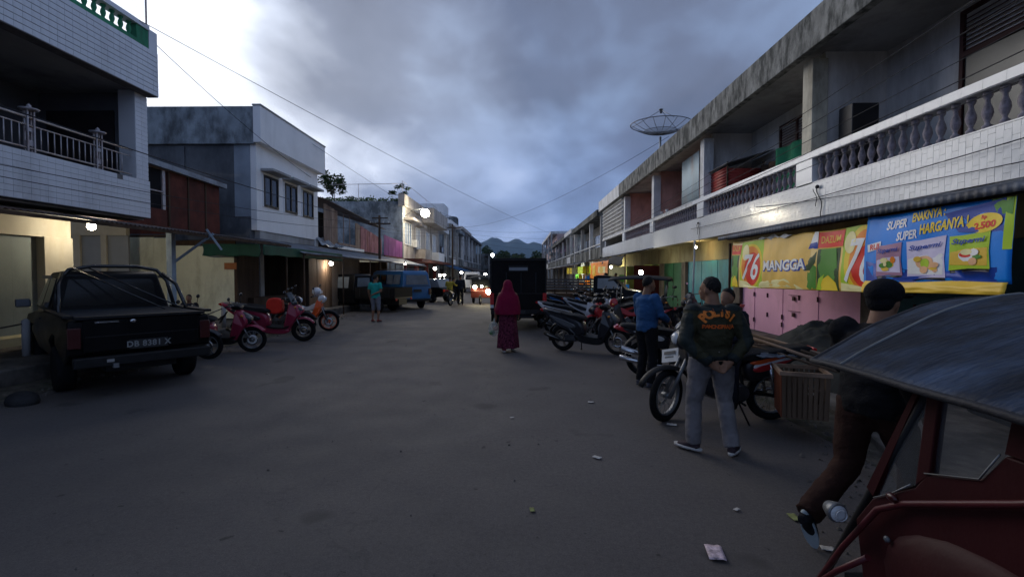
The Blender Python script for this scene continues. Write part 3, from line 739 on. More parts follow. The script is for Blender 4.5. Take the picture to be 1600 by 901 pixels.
packet(.368, .635, .40, .92, P_lav, 'Supermi', [P_white, P_peach, P_gold, P_peach, P_lime], 2)
packet(.655, .89, .39, .82, P_lime, 'Supermi', [P_gold, P_white, P_flare, P_red, P_green, P_peach], 3)
# tarpaulin heap on the pavement behind the tricycle
def heap(c, r, h, seed):
    def f(u, v):
        a = 2*PI*u; rr__ = v; k = 1+.25*noise.noise(Vector((math.cos(a)*1.5, math.sin(a)*1.5, seed)))
        x = c[0]+r[0]*k*rr__*math.cos(a); y = c[1]+r[1]*k*rr__*math.sin(a)
        z = c[2]+h*(1-rr__**2.6)*(1+.26*noise.fractal(Vector((x*1.5, y*1.5, seed)), 1, 2, 4)) + .05*abs(noise.noise(Vector((x*4, y*4, seed))))*(1 if rr__ < .97 else 0)
        return (x, y, max(z, c[2]))
    return G().grid(f, 90, 36)
single('covered_goods', heap((5.3, 7.6, .1), (1.3, 1.8), .78, 4), mat('greenish_grey_tarp', (.030,.033,.031), .75, .5, 3, .8, stain=((.02,.02,.02), .7, 1.5, 1), fine=9), 'market goods heaped on the pavement under a grey green tarpaulin', 'covered goods')
single('covered_goods', heap((6.1, 4.9, .1), (.9, 1.3), 1.15, 14), tarp_dark, 'dark tarpaulin bundle behind the tricycle roof under the blue banner', 'covered goods')

# ---------------------------------------------------------------- satellite dish on the roof
mesh_m = mat('dish_mesh', (.16,.17,.19), .5, .1, 3, 0, metal=.6)
def sat_dish(name, label, loc, r, post_h, tilt, az, group=None):
    t_ = thing(name, label, 'satellite dish', loc, az, group)
    ob('post', G().tube([(0,0,0),(0,0,post_h)], .045, 10), dull_metal, t_)
    M = Matrix.Translation((0,0,post_h+.12)) @ Matrix.Rotation(tilt, 4, 'X')
    dp = r*.32
    def bowl(q, a): return Vector((q*r*math.cos(a), q*r*math.sin(a), dp*q*q))
    fr = G().torus((0,0,dp), r, .018, 'z', 40, 6).torus((0,0,dp*.30), r*.55, .012, 'z', 32, 5)
    for k in range(16):
        a = 2*PI*k/16; fr.tube([bowl(q/6, a) for q in range(7)], .011, 5)
    ob('frame', fr.xf(M), mesh_m, t_)
    wv = G()
    for k in range(1, 14):
        q = k/14*.55; wv.torus((0,0,dp*q*q), r*q, .006, 'z', 30, 4)
    for k in range(14, 26):
        q = k/26; wv.torus((0,0,dp*q*q), r*q, .0035, 'z', 30, 4)
    for k in range(48):
        a = 2*PI*k/48; wv.tube([bowl(.1, a), bowl(.33, a), bowl(.55, a)], .0045, 4)
    ob('wire_mesh', wv.xf(M), mesh_m, t_)
    fd = G(); top = Vector((0,0,r*.80))
    ob('feed_horn', G().lathe([(.03,-.14),(.055,-.12),(.055,0),(.09,.01),(.09,.04),(.02,.05)], 12).shift(top).xf(M), dull_metal, t_)
    for k in range(3):
        a = 2*PI*k/3+.4; fd.tube([bowl(.97, a), top], .012, 5)
    ob('strut', fd.xf(M), mesh_m, t_)
    return t_
sat_dish('satellite_dish', 'large mesh satellite dish on a post above the right roof edge', (6.15, 20.9, 6.74), 1.28, .95, R(2), R(15))

# ---------------------------------------------------------------- conduit pipe, loops of cable on the parapet
single('drain_pipe', G().tube([(5.9,16.05,2.85),(5.9,16.05,2.4),(5.86,16.1,.1)], .028, 8), white_trim, 'thin white pipe running down from the right balcony to the pavement', 'pipe')
for (y, z, sd_) in ((9.6, 3.45, 1), (15.9, 3.4, 2)):
    g_ = G(); pts_ = [(5.96, y+.05*math.sin(i*.9+sd_)-.02*i, z-.075*i) for i in range(9)]
    g_.tube(pts_, .009, 5).tube([(5.95, y+.10-.015*i+.04*math.cos(i), z-.06*i) for i in range(7)], .007, 5).ell((5.95, y, z+.02), (.03,.05,.04), 8, 5)
    single('cable_bundle', g_, cable_m, ['loose black cable bundle hanging on the tiled parapet near the banners', 'loose black cable bundle hanging on the parapet by the white pipe'][sd_-1], 'cable', 'cable bundles on the right parapet')

# ================================================================ right side, farther houses
def far_block(label, x, y0, y1, h, wallm, topm, floors=1, bays=2, side=1, upper=3.0, win=True, cat='building', ov=.3, gcol=None, name='shophouse', balc=True):
    """two storey shophouse seen along the street; side=+1 right side (faces -x), -1 left side"""
    s = side; t_ = thing(name, label, cat, (x, (y0+y1)/2, 0))
    def bx(nm, xa, xb, ya, yb, za, zb, m_, **k): return ob(nm, G().box(x+s*xa, x+s*xb, ya, yb, za, zb), m_, t_, True, **k)
    bx('wall', 1.2, 8, y0, y1, 0, h-.45, wallm)
    bx('roof_edge', -ov, 8, y0+.01, y1-.01, h-.45, h, topm)
    bx('balcony_floor', 0, 1.2, y0, y1, upper-.15, upper, concrete)
    dy = (y1-y0)/bays
    for i in range(bays+1):
        yy = min(max(y0+dy*i, y0+.16), y1-.16); bx('column', 0, .3, yy-.15, yy+.15, 0, h-.45, white_trim if i % 2 else plaster_g)
    for i in range(bays):
        a = y0+dy*i+.3; b = y0+dy*(i+1)-.3
        if balc:
            bx('balcony_wall', .02, .12, a-.13, b+.13, upper, upper+.75, concrete if i % 2 == 0 else topm); bx('balcony_rail', -.02, .16, a-.13, b+.13, upper+.92, upper+1.0, white_trim)
        if win:
            for fl in range(floors):
                zz = upper+.9+fl*2.9
                o = bx('window', 1.14, 1.2, a+.5, b-.5, zz, zz+1.35, frame_m)
                g_ = G()
                for q in range(3):
                    wq = (b-a-1.0)/3; g_.box(x+s*1.12, x+s*1.14, a+.5+wq*q+.06, a+.5+wq*(q+1)-.06, zz+.07, zz+1.28)
                ob('pane', g_.shift(-rootpos(t_)), glass_dark, o)
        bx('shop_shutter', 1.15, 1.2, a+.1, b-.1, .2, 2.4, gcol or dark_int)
    return t_
lilac = mat('lilac_wall_paint', (.26,.13,.30), .85, .15, 1.0, .1, stain=((.1,.07,.1), .5, 1, 3))
paleblue = mat('pale_blue_wall_paint', (.42,.50,.56), .85, .12, 1.0, .1, stain=((.2,.2,.2), .5, 1, 3))
far_block('grey weathered shophouse with an empty concrete balcony beyond the right row', 6, 35.0, 51.5, 6.45, plaster_g, concrete, bays=3, gcol=shopw)
far_block('white and pale blue shophouse between grey and lilac ones on the right', 6, 52, 60, 6.7, paleblue, white_trim, bays=2, gcol=cream)
far_block('lilac shophouse far along the right side', 6, 60.5, 84, 6.6, lilac, concrete, bays=4)
far_block('tall pinkish white house at the far right end of the street', 6, 90, 125, 9.8, mat('pinkish_wall', (.50,.36,.34), .85, .1, 1, .1), white_trim, 2, 4, ov=0)
far_block('low dark house between the lilac one and the tall pinkish one on the right', 6, 84.5, 89.5, 5.6, plaster_g, concrete_cool, bays=1)
# awnings over the far right pavement
def canopy(label, x0, x1, y0, y1, z0, z1, m_, posts=3, name='awning', cat='awning', group=None):
    t_ = thing(name, label, cat, ((x0+x1)/2, (y0+y1)/2, z0), group=group)
    ob('roof_sheet', awn(x0, x1, y0, y1, z0, z1), m_, t_, True, solid=.004)
    for i in range(posts):
        y = y0+.1+(y1-y0-.2)*i/max(posts-1, 1)
        ob('post', G().tube([(x0+.05*(1 if x1 > x0 else -1), y, .05), (x0+.05*(1 if x1 > x0 else -1), y, z0)], .03, 6), wood_dark, t_, True)
    ob('edge_beam', G().box(x0+.03, x0+.07, y0, y1, z0-.09, z0-.03), wood_dark, t_, True)
    return t_
canopy('black awning with a drooping front below the salmon balconies', 4.7, 6.0, 21.2, 33.5, 2.62, 2.90, tarp_dark, 4)
canopy('grey awning farther along the right pavement under the weathered balcony', 4.2, 6.0, 34.5, 51, 2.45, 2.9, awn_m, 4)
canopy('blue grey awning before the pale blue and lilac shophouses', 4.4, 6.0, 52, 84, 2.5, 2.9, zinc, 5)
single('tarpaulin', G().grid(lambda u, v: (4.72-.1*math.sin(v*2), 21.3+u*6.2, 2.60-.45*v-.05*math.sin(u*13)), 40, 6), tarp_dark, 'black tarpaulin flap hanging from the black awning edge', 'tarpaulin', solid=.004)
# orange banner under that awning
ob_b = Banner(4.62, 30.5, 24.5, 2.45, 2.45, 1.45, 1.45, 21)
t3 = thing('banner', 'orange advertising banner hanging under the black awning', 'banner', (4.62, 27.5, 1.9))
ob('cloth', ob_b.sheet(0, 1, 0, 1), P_org, t3, True, solid=.002)
pr(t3, 'print', ob_b.oval(.25, .5, .7, .35, .01), P_gold); pr(t3, 'print', ob_b.sheet(.5, .9, .3, .65, .01), P_flare); pr(t3, 'print', ob_b.oval(.68, .48, .6, .2, .015), P_gold)

# sign boards under the far right awnings
for i, (y, m_, lab) in enumerate(((36.5, P_yel, 'yellow sign board hanging under the far right awning, nearest'), (40.2, P_lime, 'lime green sign board under the far right awning'), (44.0, cream, 'cream sign board under the far right awning'), (48.5, P_yel, 'farthest yellow sign board under the right awning'), (33.0, P_lime, 'green sign board behind the orange banner'))):
    single('sign_board', G().box(4.9, 6.0, y, y+.05, 1.75, 2.35), m_, lab, 'sign', 'sign boards under the right awnings')
# ================================================================ left: tiled house nearest the camera
tile_l = mat('bluish_white_tile', (.66,.67,.70), .22, .06, .6, .04, stain=((.30,.30,.30), .4, 1.0, 2), fine=12)
LHX = -8.6; YE = 10.97
h1 = thing('tiled_house', 'white tiled two storey house with a metal balcony railing at the left edge', 'house', (LHX, 5, 0))
def hp(name, g, m, **k): return ob(name, g, m, h1, True, **k)
hp('balcony_parapet', G().box(-8.75, -8.6, 0, YE, 3.02, 3.88), grout)
hp('balcony_floor', G().box(-12, -8.75, 0, YE, 3.05, 3.3), concrete)
hp('end_parapet', G().box(-12, -8.751, YE-.15, YE-.002, 3.3, 3.88), tile_l)
hp('upper_fascia', G().box(-8.60, -8.35, 0, YE, 5.80, 6.80), grout)
hp('upper_soffit', G().box(-12, -8.60, 0, YE, 5.86, 6.0), ceil_m)
hp('roof', G().box(-12, -8.6, 0, YE, 6.02, 6.7), plaster_g)
hp('column', G().box(-9.0, -8.62, YE-.36, YE-.01, 3.88, 5.86), tile_l, bevel=.01)
def htiles(parent, x, y0, y1, z0, z1, tw, th, m, limit, bandgap=0, ymin=0, gz=.013):
    """tile courses on a wall facing +x"""
    g_ = .003; base = mesh('tile', G().box(-.004, .004, -(tw-g_)/2, (tw-g_)/2, -(th-gz)/2, (th-gz)/2), m)
    rnd = random.Random(int(z0*10)); p_ = rootpos(parent); n_ = 0; far_ = G(); z = z0; r = 0; cells = []
    rows_ = int((z1-z0)/th)
    for r in range(rows_):
        y = y1
        while y-tw >= y0: cells.append((y-tw/2, z0+th*(r+.5))); y -= tw
    cells.sort(key=lambda c: abs(c[0]-7.0))
    for (y, z) in cells:
        if rnd.random() < .002: continue
        dx = rnd.uniform(-.0015, .0015)
        if y > ymin and n_ < limit:
            o = bpy.data.objects.new('tile', base); COL.objects.link(o); o.parent = parent
            o.location = Vector((x+.004+dx, y, z))-p_; o.rotation_euler = (0, rnd.uniform(-.012, .012), rnd.uniform(-.01, .01)); n_ += 1
        else: far_.box(x+dx, x+.008+dx, y-(tw-g_)/2, y+(tw-g_)/2, z-(th-gz)/2, z+(th-gz)/2)
    tag(ob('tiling', far_, m, parent, True), kind='stuff')
htiles(h1, -8.35, .5, YE, 5.81, 6.80, .15, .110, tile_l, 190, ymin=5.5)
htiles(h1, -8.60, .5, YE, 3.03, 3.88, .15, .106, tile_l, 105, ymin=5.5, gz=.006)
htiles(h1, -8.62, YE-.38, YE-.01, 3.89, 5.85, .175, .10, tile_l, 0)
# green balustrade above the fascia
grn = mat('green_balustrade_paint', (.055,.26,.14), .8, .15, 1.5, .2, stain=((.04,.09,.06), .6, 2, 2))
hp('balustrade_base', G().box(-8.55, -8.36, 0, YE-.25, 6.80, 6.89), grn)
hp('balustrade_post', G().box(-8.60, -8.352, YE-.24, YE, 6.80, 7.25), tile_l)
hp('balustrade_post', G().box(-8.56, -8.36, YE-.58, YE-.25, 6.89, 7.20), grn)
hp('balustrade_cap', G().box(-8.58, -8.33, 0, YE-.245, 7.20, 7.30), tile_l)
bm_ = mesh('baluster', G().lathe([(.05,0),(.05,.03),(.026,.06),(.045,.12),(.05,.15),(.042,.20),(.024,.25),(.05,.28),(.05,.31)], 10), grn); y = 4.0
while y < YE-.65:
    o = bpy.data.objects.new('baluster', bm_); COL.objects.link(o); o.parent = h1; o.location = Vector((-8.46, y, 6.89))-rootpos(h1); y += .21
# upper living room wall, arch and doors behind the balcony, the wall dark grey
darkwall = mat('dark_grey_wall', (.14,.14,.15), .9, .12, 1, .1)
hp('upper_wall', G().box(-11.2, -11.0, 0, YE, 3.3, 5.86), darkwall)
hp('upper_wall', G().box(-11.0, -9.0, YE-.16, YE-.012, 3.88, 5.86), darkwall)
hp('door', G().box(-10.99, -10.93, 8.3, 9.3, 3.3, 5.4), wood_dark)
hp('door', G().box(-10.99, -10.93, 5.4, 7.4, 3.3, 5.4), wood_dark)
hp('wall_panel', G().box(-10.8, -9.25, YE-.20, YE-.161, 3.9, 5.45), mat('dark_brown_panel', (.035,.028,.03), .7, .2, 2, .1))
arch = G()
for i in range(24):
    a0 = PI*i/24; a1 = PI*(i+1)/24
    for (ra, rb) in ((1.1, 1.35),):
        v = [(-10.3, 6.2+ra*math.cos(a0), 4.6+ra*math.sin(a0)*.9), (-10.3, 6.2+rb*math.cos(a0), 4.6+rb*math.sin(a0)*.9), (-10.3, 6.2+rb*math.cos(a1), 4.6+rb*math.sin(a1)*.9), (-10.3, 6.2+ra*math.cos(a1), 4.6+ra*math.sin(a1)*.9)]
        arch.add(v+[(p[0]-.2, p[1], p[2]) for p in v], [(0,1,2,3),(7,6,5,4),(0,4,5,1),(2,6,7,3),(0,3,7,4),(1,5,6,2)])
hp('arch', arch, plaster_g)
# railing: posts with caps, pairs of rails, uprights
steel = mat('pale_painted_steel', (.46,.44,.46), .45, .15, 3, .05, metal=.3, stain=((.25,.12,.07), .6, 5, 2))
ra = hp('railing', G().tube([(-8.68,1,4.50),(-8.68,YE-.42,4.50)], .022, 8).tube([(-8.68,1,4.36),(-8.68,YE-.42,4.36)], .014, 6).tube([(-8.68,1,3.96),(-8.68,YE-.42,3.96)], .018, 6), steel)
bar_me = mesh('bar', G().tube([(0,0,3.96),(0,0,4.36)], .010, 6), steel); y = 4.3; n_ = 0; posts_ = (6.55, 8.35, 9.72, 10.4)
while y < YE-.5:
    if min(abs(y-q) for q in posts_) > .09:
        o = bpy.data.objects.new('bar', bar_me); COL.objects.link(o); o.parent = h1; o.location = (-8.68+8.6, y-5, 0)
    y += .125
for y in posts_[:3]:
    hp('railing_post', G().box(-8.72,-8.70,y-.07,y-.045,3.88,4.62).box(-8.72,-8.70,y+.045,y+.07,3.88,4.62).box(-8.66,-8.64,y-.07,y-.045,3.88,4.62).box(-8.66,-8.64,y+.045,y+.07,3.88,4.62).box(-8.70,-8.66,y-.04,y+.04,4.0,4.1).box(-8.70,-8.66,y-.04,y+.04,4.25,4.32), steel)
    hp('post_cap', G().lathe([(.12,0),(.15,.03),(.04,.05),(.035,.09),(.001,.13)], 10, (-8.68,y,4.62)), steel)
# ground floor: recessed shop front on a platform
beige = mat('beige_shopfront_wall', (.42,.38,.29), .85, .1, 1, .08, stain=((.25,.2,.12), .4, 1, 3))
greygreen = mat('grey_green_shutter', (.17,.19,.17), .7, .1, 1, .05, stain=((.09,.10,.09), .5, 1.3, 3))
hp('shopfront_wall', G().box(-10.7, -10.5, 0, YE, 2.55, 3.04), beige)
for (a, b) in ((0, 4.2), (8.0, 8.28), (9.05, 9.25), (10.3, YE)): hp('shopfront_pier', G().box(-10.75, -10.45, a, b, .28, 2.56), beige, bevel=.01)
def lshut(y0, y1, n_, m_, x=-10.62):
    dy = (y1-y0)/n_
    for i in range(n_): hp('shutter_leaf', G().box(x-.03-.012*(i % 2), x-.012*(i % 2), y0+i*dy+.006, y0+(i+1)*dy-.006, .45, 2.55), m_)
lshut(4.2, 8.0, 5, greygreen); lshut(8.28, 9.05, 2, greygreen); lshut(9.25, 10.3, 2, greygreen)
hp('threshold', G().box(-10.7, -10.1, 0, YE, .28, .45), mat('yellowish_terrazzo', (.40,.35,.20), .5, .1, 3, .05))
hp('soffit', G().box(-12, -8.76, 0, YE, 2.98, 3.045), ceil_m)
hp('rear_wall', G().box(-14, -11.3, YE-.3, YE-.01, .28, 6.0), plaster_g)
lit = thing('wall_lamp', 'glowing bulb under the tiled balcony of the left house', 'lamp', (-9.80, 10.75, 2.86))
ob('bulb', G().ell((0,0,-.04), .085, 14, 10), lamp_mat('warm_bulb', (1,.84,.6), 60), lit); ob('socket', G().lathe([(.02,.04),(.025,.05),(.022,.11),(.03,.115)], 10), black_plastic, lit)
ob('cord', G().tube([(0,0,.11),(0,0,.13)], .006, 5), black_plastic, lit)
def point(loc, e, col, r=.05):
    l_ = bpy.data.lights.new('bulb_light', 'POINT'); l_.energy = e; l_.color = col; l_.shadow_soft_size = r
    o = bpy.data.objects.new('bulb_light', l_); COL.objects.link(o); o.location = loc; return o
point((-9.80, 10.75, 2.68), 24, (1, .93, .80))
# wall with grey doors at the back of the courtyard
cw = thing('courtyard_wall', 'beige wall with grey door panels lit by the bulb behind the black pickup', 'wall', (-12.4, 13.6, 0))
for (a, b, m_, y0_) in ((-14.6,-12.95,greygreen,13.62),(-12.94,-12.72,beige,13.56),(-12.71,-12.12,mat('grey_door_panel', (.24,.25,.25), .7, .1, 1, .05),13.62),(-12.11,-11.95,beige,13.56),(-11.94,-11.35,MATS['grey_door_panel'],13.62)): ob('panel', G().box(a, b, y0_, y0_+.06, .28, 2.85), m_, cw, True)
ob('beam', G().box(-14.6,-11.35,13.55,13.68,2.851,3.25), beige, cw, True)
# timber post with braces carrying the canopy
pst = thing('timber_post', 'pale blue post with two slanting braces holding up the left awning', 'post', (-8.45, 11.4, .28))
bluepost = mat('pale_blue_timber', (.26,.32,.38), .8, .2, 3, .2)
ob('post', G().box(-.07,.07,-.07,.07,0,2.45), bluepost, pst, bevel=.006)
ob('brace', G().bar((.05,.05,1.75),(.85,.3,2.45),.07,.05), bluepost, pst); ob('brace', G().bar((.75,.2,2.55),(1.05,.3,2.05),.05,.04), bluepost, pst)
# roof awning along the left pavement
rustzinc = mat('rusty_zinc_sheet', (.13,.12,.12), .6, .3, 1.6, .15, metal=.3, stain=((.10,.05,.03), .8, 1.6, 1))
def lawn(label, y0, y1, xe, xw, ze, zw, m_, np_=4):
    return canopy(label, xe, xw, y0, y1, ze, zw, m_, np_)
lawn('long rusty corrugated awning running from under the tiled balcony to the white house', -1, 15.9, -7.75, -9.4, 2.72, 2.96, rustzinc, 2)
lawn('zinc awning with a pale front edge over the dark stalls before the white house', 16.0, 27, -7.3, -9.0, 2.45, 2.95, zinc, 4)
lawn('zinc awning over the lit shops beyond the black pickup', 27.2, 36.2, -7.1, -9.0, 2.35, 2.9, zinc, 4)
# satellite frame on the roof of the tiled house
sf = thing('antenna_frame', 'metal frame with the underside of a dish on the green balustrade roof', 'antenna', (-8.9, 9.6, 6.9))
ob('frame', G().tube([(.4,1.25,.5),(.4,1.25,2.4)], .018, 6).tube([(.4,0,.3),(.4,0,2.2)], .014, 6).tube([(.4,1.25,2.0),(.4,-1.4,2.0)], .014, 6).tube([(-.6,0,.3),(-.6,0,1.4)], .04, 8), steel, sf)
ob('dish', G().lathe([(.02,1.4),(.4,1.43),(.75,1.52),(.95,1.65),(.93,1.66),(.4,1.46),(.02,1.42)], 24, (-.3,.1,.35)), mat('violet_grey_dish', (.22,.2,.30), .5, .1, 2, .05), sf)

# ================================================================ courtyard between the tiled house and the white one
creamw = mat('cream_plywood_wall', (.80,.79,.58), .85, .08, 1.2, .1, stain=((.30,.27,.14), .45, 1.6, 3))
ks = thing('plywood_kiosk', 'pale yellow plywood kiosk wall facing the street with an orange note on it', 'kiosk', (-10.6, 15.0, .28))
def kp(n_, g, m_, **k): return ob(n_, g, m_, ks, True, **k)
for i, (a, b, zt) in enumerate(((-12.3,-11.454,2.88),(-11.45,-10.954,2.86),(-10.95,-10.064,2.62),(-10.06,-9.424,2.60),(-9.42,-8.9,2.36))):
    kp('panel', G().box(a, b, 14.7+.002*(i % 2), 14.74+.002*(i % 2), .34, zt), creamw)
kp('side_panel', G().box(-8.94, -8.9, 14.75, 16.1, .34, 2.36), wood_dark)
kp('corner_post', G().box(-8.89, -8.80, 14.66, 14.76, .28, 2.5), wood_dark)
kp('top_rail', G().box(-12.3, -10.95, 14.72, 14.78, 2.89, 2.96).box(-10.94, -8.9, 14.75, 14.8, 2.63, 2.78), wood_dark)
single('notice', G().box(-9.18, -8.80, 14.63, 14.65, 1.88, 2.08), mat('orange_cardboard', (.42,.16,.06), .8, .1, 3, .1), 'orange cardboard notice on the corner of the yellow kiosk', 'notice')
gt = single('tarpaulin', G().grid(lambda u, v: (-9.75+2.1*u+.05*math.sin(v*3), 14.45-.6*u, 2.66-.05*u-(.36+.015*math.sin(u*15))*v), 40, 8), tarp_green, 'dark green tarpaulin hanging over the corner of the yellow kiosk', 'tarpaulin', solid=.005)
single('tarpaulin', G().grid(lambda u, v: (-7.55+.25*u, 13.9+5.6*u, 2.60-.05*u-(.30+.012*math.sin(u*31))*v), 60, 8), tarp_green, 'dark green tarpaulin fringe along the awning edge before the dark stall', 'tarpaulin', solid=.005)
# red brown upper shed
us = thing('upper_shed', 'red brown boarded upper room between the tiled house and the white house', 'shed', (-10, 13, 3))
def up(n_, g, m_, **k): return ob(n_, g, m_, us, True, **k)
up('wall_panel', G().box(-9.6, -9.5, 12.75, 14.95, 3.0, 4.5), rust_red)
up('wall_panel', G().box(-9.6, -9.5, 11.1, 12.7, 3.0, 3.45), rust_red)
up('window', G().box(-9.62, -9.54, 11.2, 12.55, 3.45, 4.5), mat('black_opening', (.012,.012,.014), .9, 0, 1, 0)); up('window_bar', G().box(-9.53,-9.50,11.9,11.93,3.45,4.5).box(-9.53,-9.50,11.2,12.6,3.9,3.93).box(-9.54,-9.50,12.56,12.66,3.45,4.5), steel)
up('gutter', G().bar((-9.4,11.0,4.63),(-9.4,15.1,4.52),.12,.14), zinc)
up('roof', G().add([(-9.35,11.0,4.68),(-9.35,15.1,4.62),(-12.5,15.1,5.0),(-12.5,11.0,5.0)], [(0,1,2,3)]), rustzinc, solid=.01)
up('side_wall', G().box(-12.5,-9.6,14.88,14.95,3.0,4.5), rust_red)
for y in (12.75, 13.5, 14.25): up('batten', G().box(-9.50,-9.475,y,y+.05,3.0,4.5), wood_dark)

# ================================================================ white house with three windows
wh = thing('white_house', 'white two storey house with three dark windows and a mouldy bare side wall', 'house', (-9, 18.6, 0))
def wp(n_, g, m_, **k): return ob(n_, g, m_, wh, True, **k)
cleanw = mat('fresh_white_wall', (.80,.80,.80), .8, .05, 1, .08, stain=((.42,.42,.42), .3, .8, 4))
sidec = mat('dark_bare_render', (.12,.13,.145), .92, .22, 1.1, .3, stain=((.045,.05,.06), .7, 1.0, 3), fine=18)
wp('front_wall', G().box(-9.2, -9.0, 16.2, 21.15, 3.24, 6.2), cleanw)
wp('side_wall', G().box(-16, -9.201, 16.2, 16.4, 0, 6.2), sidec)
wp('side_strip', G().box(-9.75, -9.201, 16.185, 16.2, 3.7, 6.15), mat('pale_blue_render', (.26,.30,.35), .9, .15, 1.5, .2))
wp('side_column', G().box(-11.75, -11.45, 16.15, 16.2, 2.9, 6.1), sidec)
wp('side_ledge', G().box(-11.45, -9.2, 16.10, 16.2, 2.9, 3.3), sidec)
wp('rear_wall', G().box(-16, -9.2, 21.0, 21.15, 3.24, 6.2), cleanw)
wp('parapet', G().box(-9.0, -8.75, 16.05, 21.4, 6.2, 7.42), cleanw)
wp('side_parapet', G().box(-16, -9.001, 16.06, 16.25, 6.15, 7.40), mat('mouldy_blue_grey_parapet', (.27,.31,.34), .92, .18, 1.2, .35, stain=((.06,.065,.07), .85, 1.6, 2), fine=18))
wp('roof', G().box(-16, -9.0, 16.26, 21.4, 6.2, 6.5), concrete)
wp('upper_floor', G().box(-16, -9.2, 16.4, 21.0, 3.0, 3.22), concrete)
wp('coping', G().box(-9.02, -8.72, 16.03, 21.42, 7.42, 7.47), plaster_g)
for (a, b) in ((16.62, 17.62), (18.12, 19.12), (19.62, 20.62)):
    zt, zb = 5.22, 4.12
    f = window(a, b, zb, zt, -9.0, 2, pane=mat('blue_black_pane', (.015,.02,.035), .08, .1, 2, 0), louv=0, fm=black_plastic, parent=wh, sgn=1)
    wp('window_hood', G().box(-9.0, -8.55, a-.15, b+.15, zt+.10, zt+.19), plaster_g, bevel=.01)
    wp('window_surround', G().box(-9.0, -8.97, a-.06, a-.002, zb-.02, zt+.05), cleanw); wp('window_surround', G().box(-9.0, -8.97, b+.002, b+.06, zb-.02, zt+.05), cleanw)
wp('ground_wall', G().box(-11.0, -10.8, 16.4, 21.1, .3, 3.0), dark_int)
wp('column', G().box(-9.3, -9.0, 20.85, 21.15, .29, 3.23), cleanw)
wp('column', G().box(-9.3, -9.02, 16.4, 16.65, .29, 3.23), plaster_g)
wp('lintel', G().box(-9.3, -9.05, 16.66, 20.84, 2.75, 3.23), plaster_g)
# dark stall below
stl = thing('stall', 'dark open market stall with wooden shelves under the green tarpaulin', 'stall', (-9, 17, .29))
def sp_(n_, g, m_, **k): return ob(n_, g, m_, stl, True, **k)
sp_('counter', G().box(-9.6, -8.7, 15.4, 17.9, .29, .95), wood_dark, bevel=.01)
for z in (1.25, 1.7): sp_('shelf', G().box(-10.6, -10.1, 14.9, 18.2, z, z+.04), wood_dark)
for y in (14.9, 16.5, 18.2): sp_('post', G().box(-10.6, -10.54, y-.03, y+.03, .29, 2.4), wood_dark)
sp_('side_wall', G().box(-10.8, -8.2, 18.35, 18.4, .29, 2.6), wood_dark)
# plywood shopfronts (brown)
for i, (a, b, m_, lab) in enumerate(((18.5, 20.6, wood_brown, 'brown plywood shopfront boards right of the dark stall'), (20.8, 24.4, mat('grey_brown_boards', (.15,.115,.09), .85, .2, 2, .2, stretch=(1,1,.2)), 'grey brown boarded shopfront behind the black flatbed pickup'))):
    q = thing('boarded_shopfront', lab, 'shopfront', (-8.3, (a+b)/2, .29), group='boarded shopfronts')
    n_ = max(int((b-a)/.42), 1); dy = (b-a)/n_
    for k in range(n_): ob('board', G().box(-8.32-.01*(k % 2), -8.29-.01*(k % 2), a+k*dy+.006, a+(k+1)*dy-.006, .3, 2.45), m_, q, True)
    ob('frame', G().box(-8.36,-8.26,a-.06,a-.001,.29,2.55).box(-8.36,-8.26,b+.001,b+.06,.29,2.55).box(-8.36,-8.27,a,b,2.46,2.56), wood_dark, q, True)
# shops beyond
shp = thing('shop', 'small lit shop with goods on shelves beyond the black pickup', 'shop', (-9, 27, .29))
def sq(n_, g, m_, **k): return ob(n_, g, m_, shp, True, **k)
sq('back_wall', G().box(-10.6, -10.5, 24.5, 36, .29, 2.9), cream); sq('side_wall', G().box(-10.5, -8.3, 24.45, 24.55, .29, 2.5), wood_brown); sq('side_wall', G().box(-10.5, -8.5, 30.4, 30.5, .29, 2.5), wood_dark)
sq('counter', G().box(-9.4, -8.8, 25, 30, .29, 1.2), wood_brown)
rnd = random.Random(4); goods = [P_red, P_yel, P_blue, P_green, P_white, P_cyan, P_org]
def stock(parent, x0, x1, y0, y1, zs, n_, dirx):
    for k in range(n_):
        z = rnd.choice(zs); y = rnd.uniform(y0, y1); s_ = rnd.uniform(.06, .16)
        single('packet', G().box(x0, x1, y-s_, y+s_, z, z+rnd.uniform(.15, .32)), rnd.choice(goods), 'coloured packet of goods on the shelves of a lit shop', 'packet', 'packets on the shop shelves')
for z in (1.2, 1.55, 1.9): sq('shelf', G().box(-10.5, -10.15, 24.7, 30.3, z-.03, z), wood_brown)
for z in (1.2, 1.55, 1.9):
    y = 24.9
    while y < 30.1:
        s_ = rnd.uniform(.12, .3); single('packet', G().box(-10.45, -10.2, y, y+s_, z, z+rnd.uniform(.12, .28)), rnd.choice(goods), 'coloured packet on the shelves of the lit left shop', 'packet', 'packets on the left shop shelves'); y += s_+rnd.uniform(.02, .15)
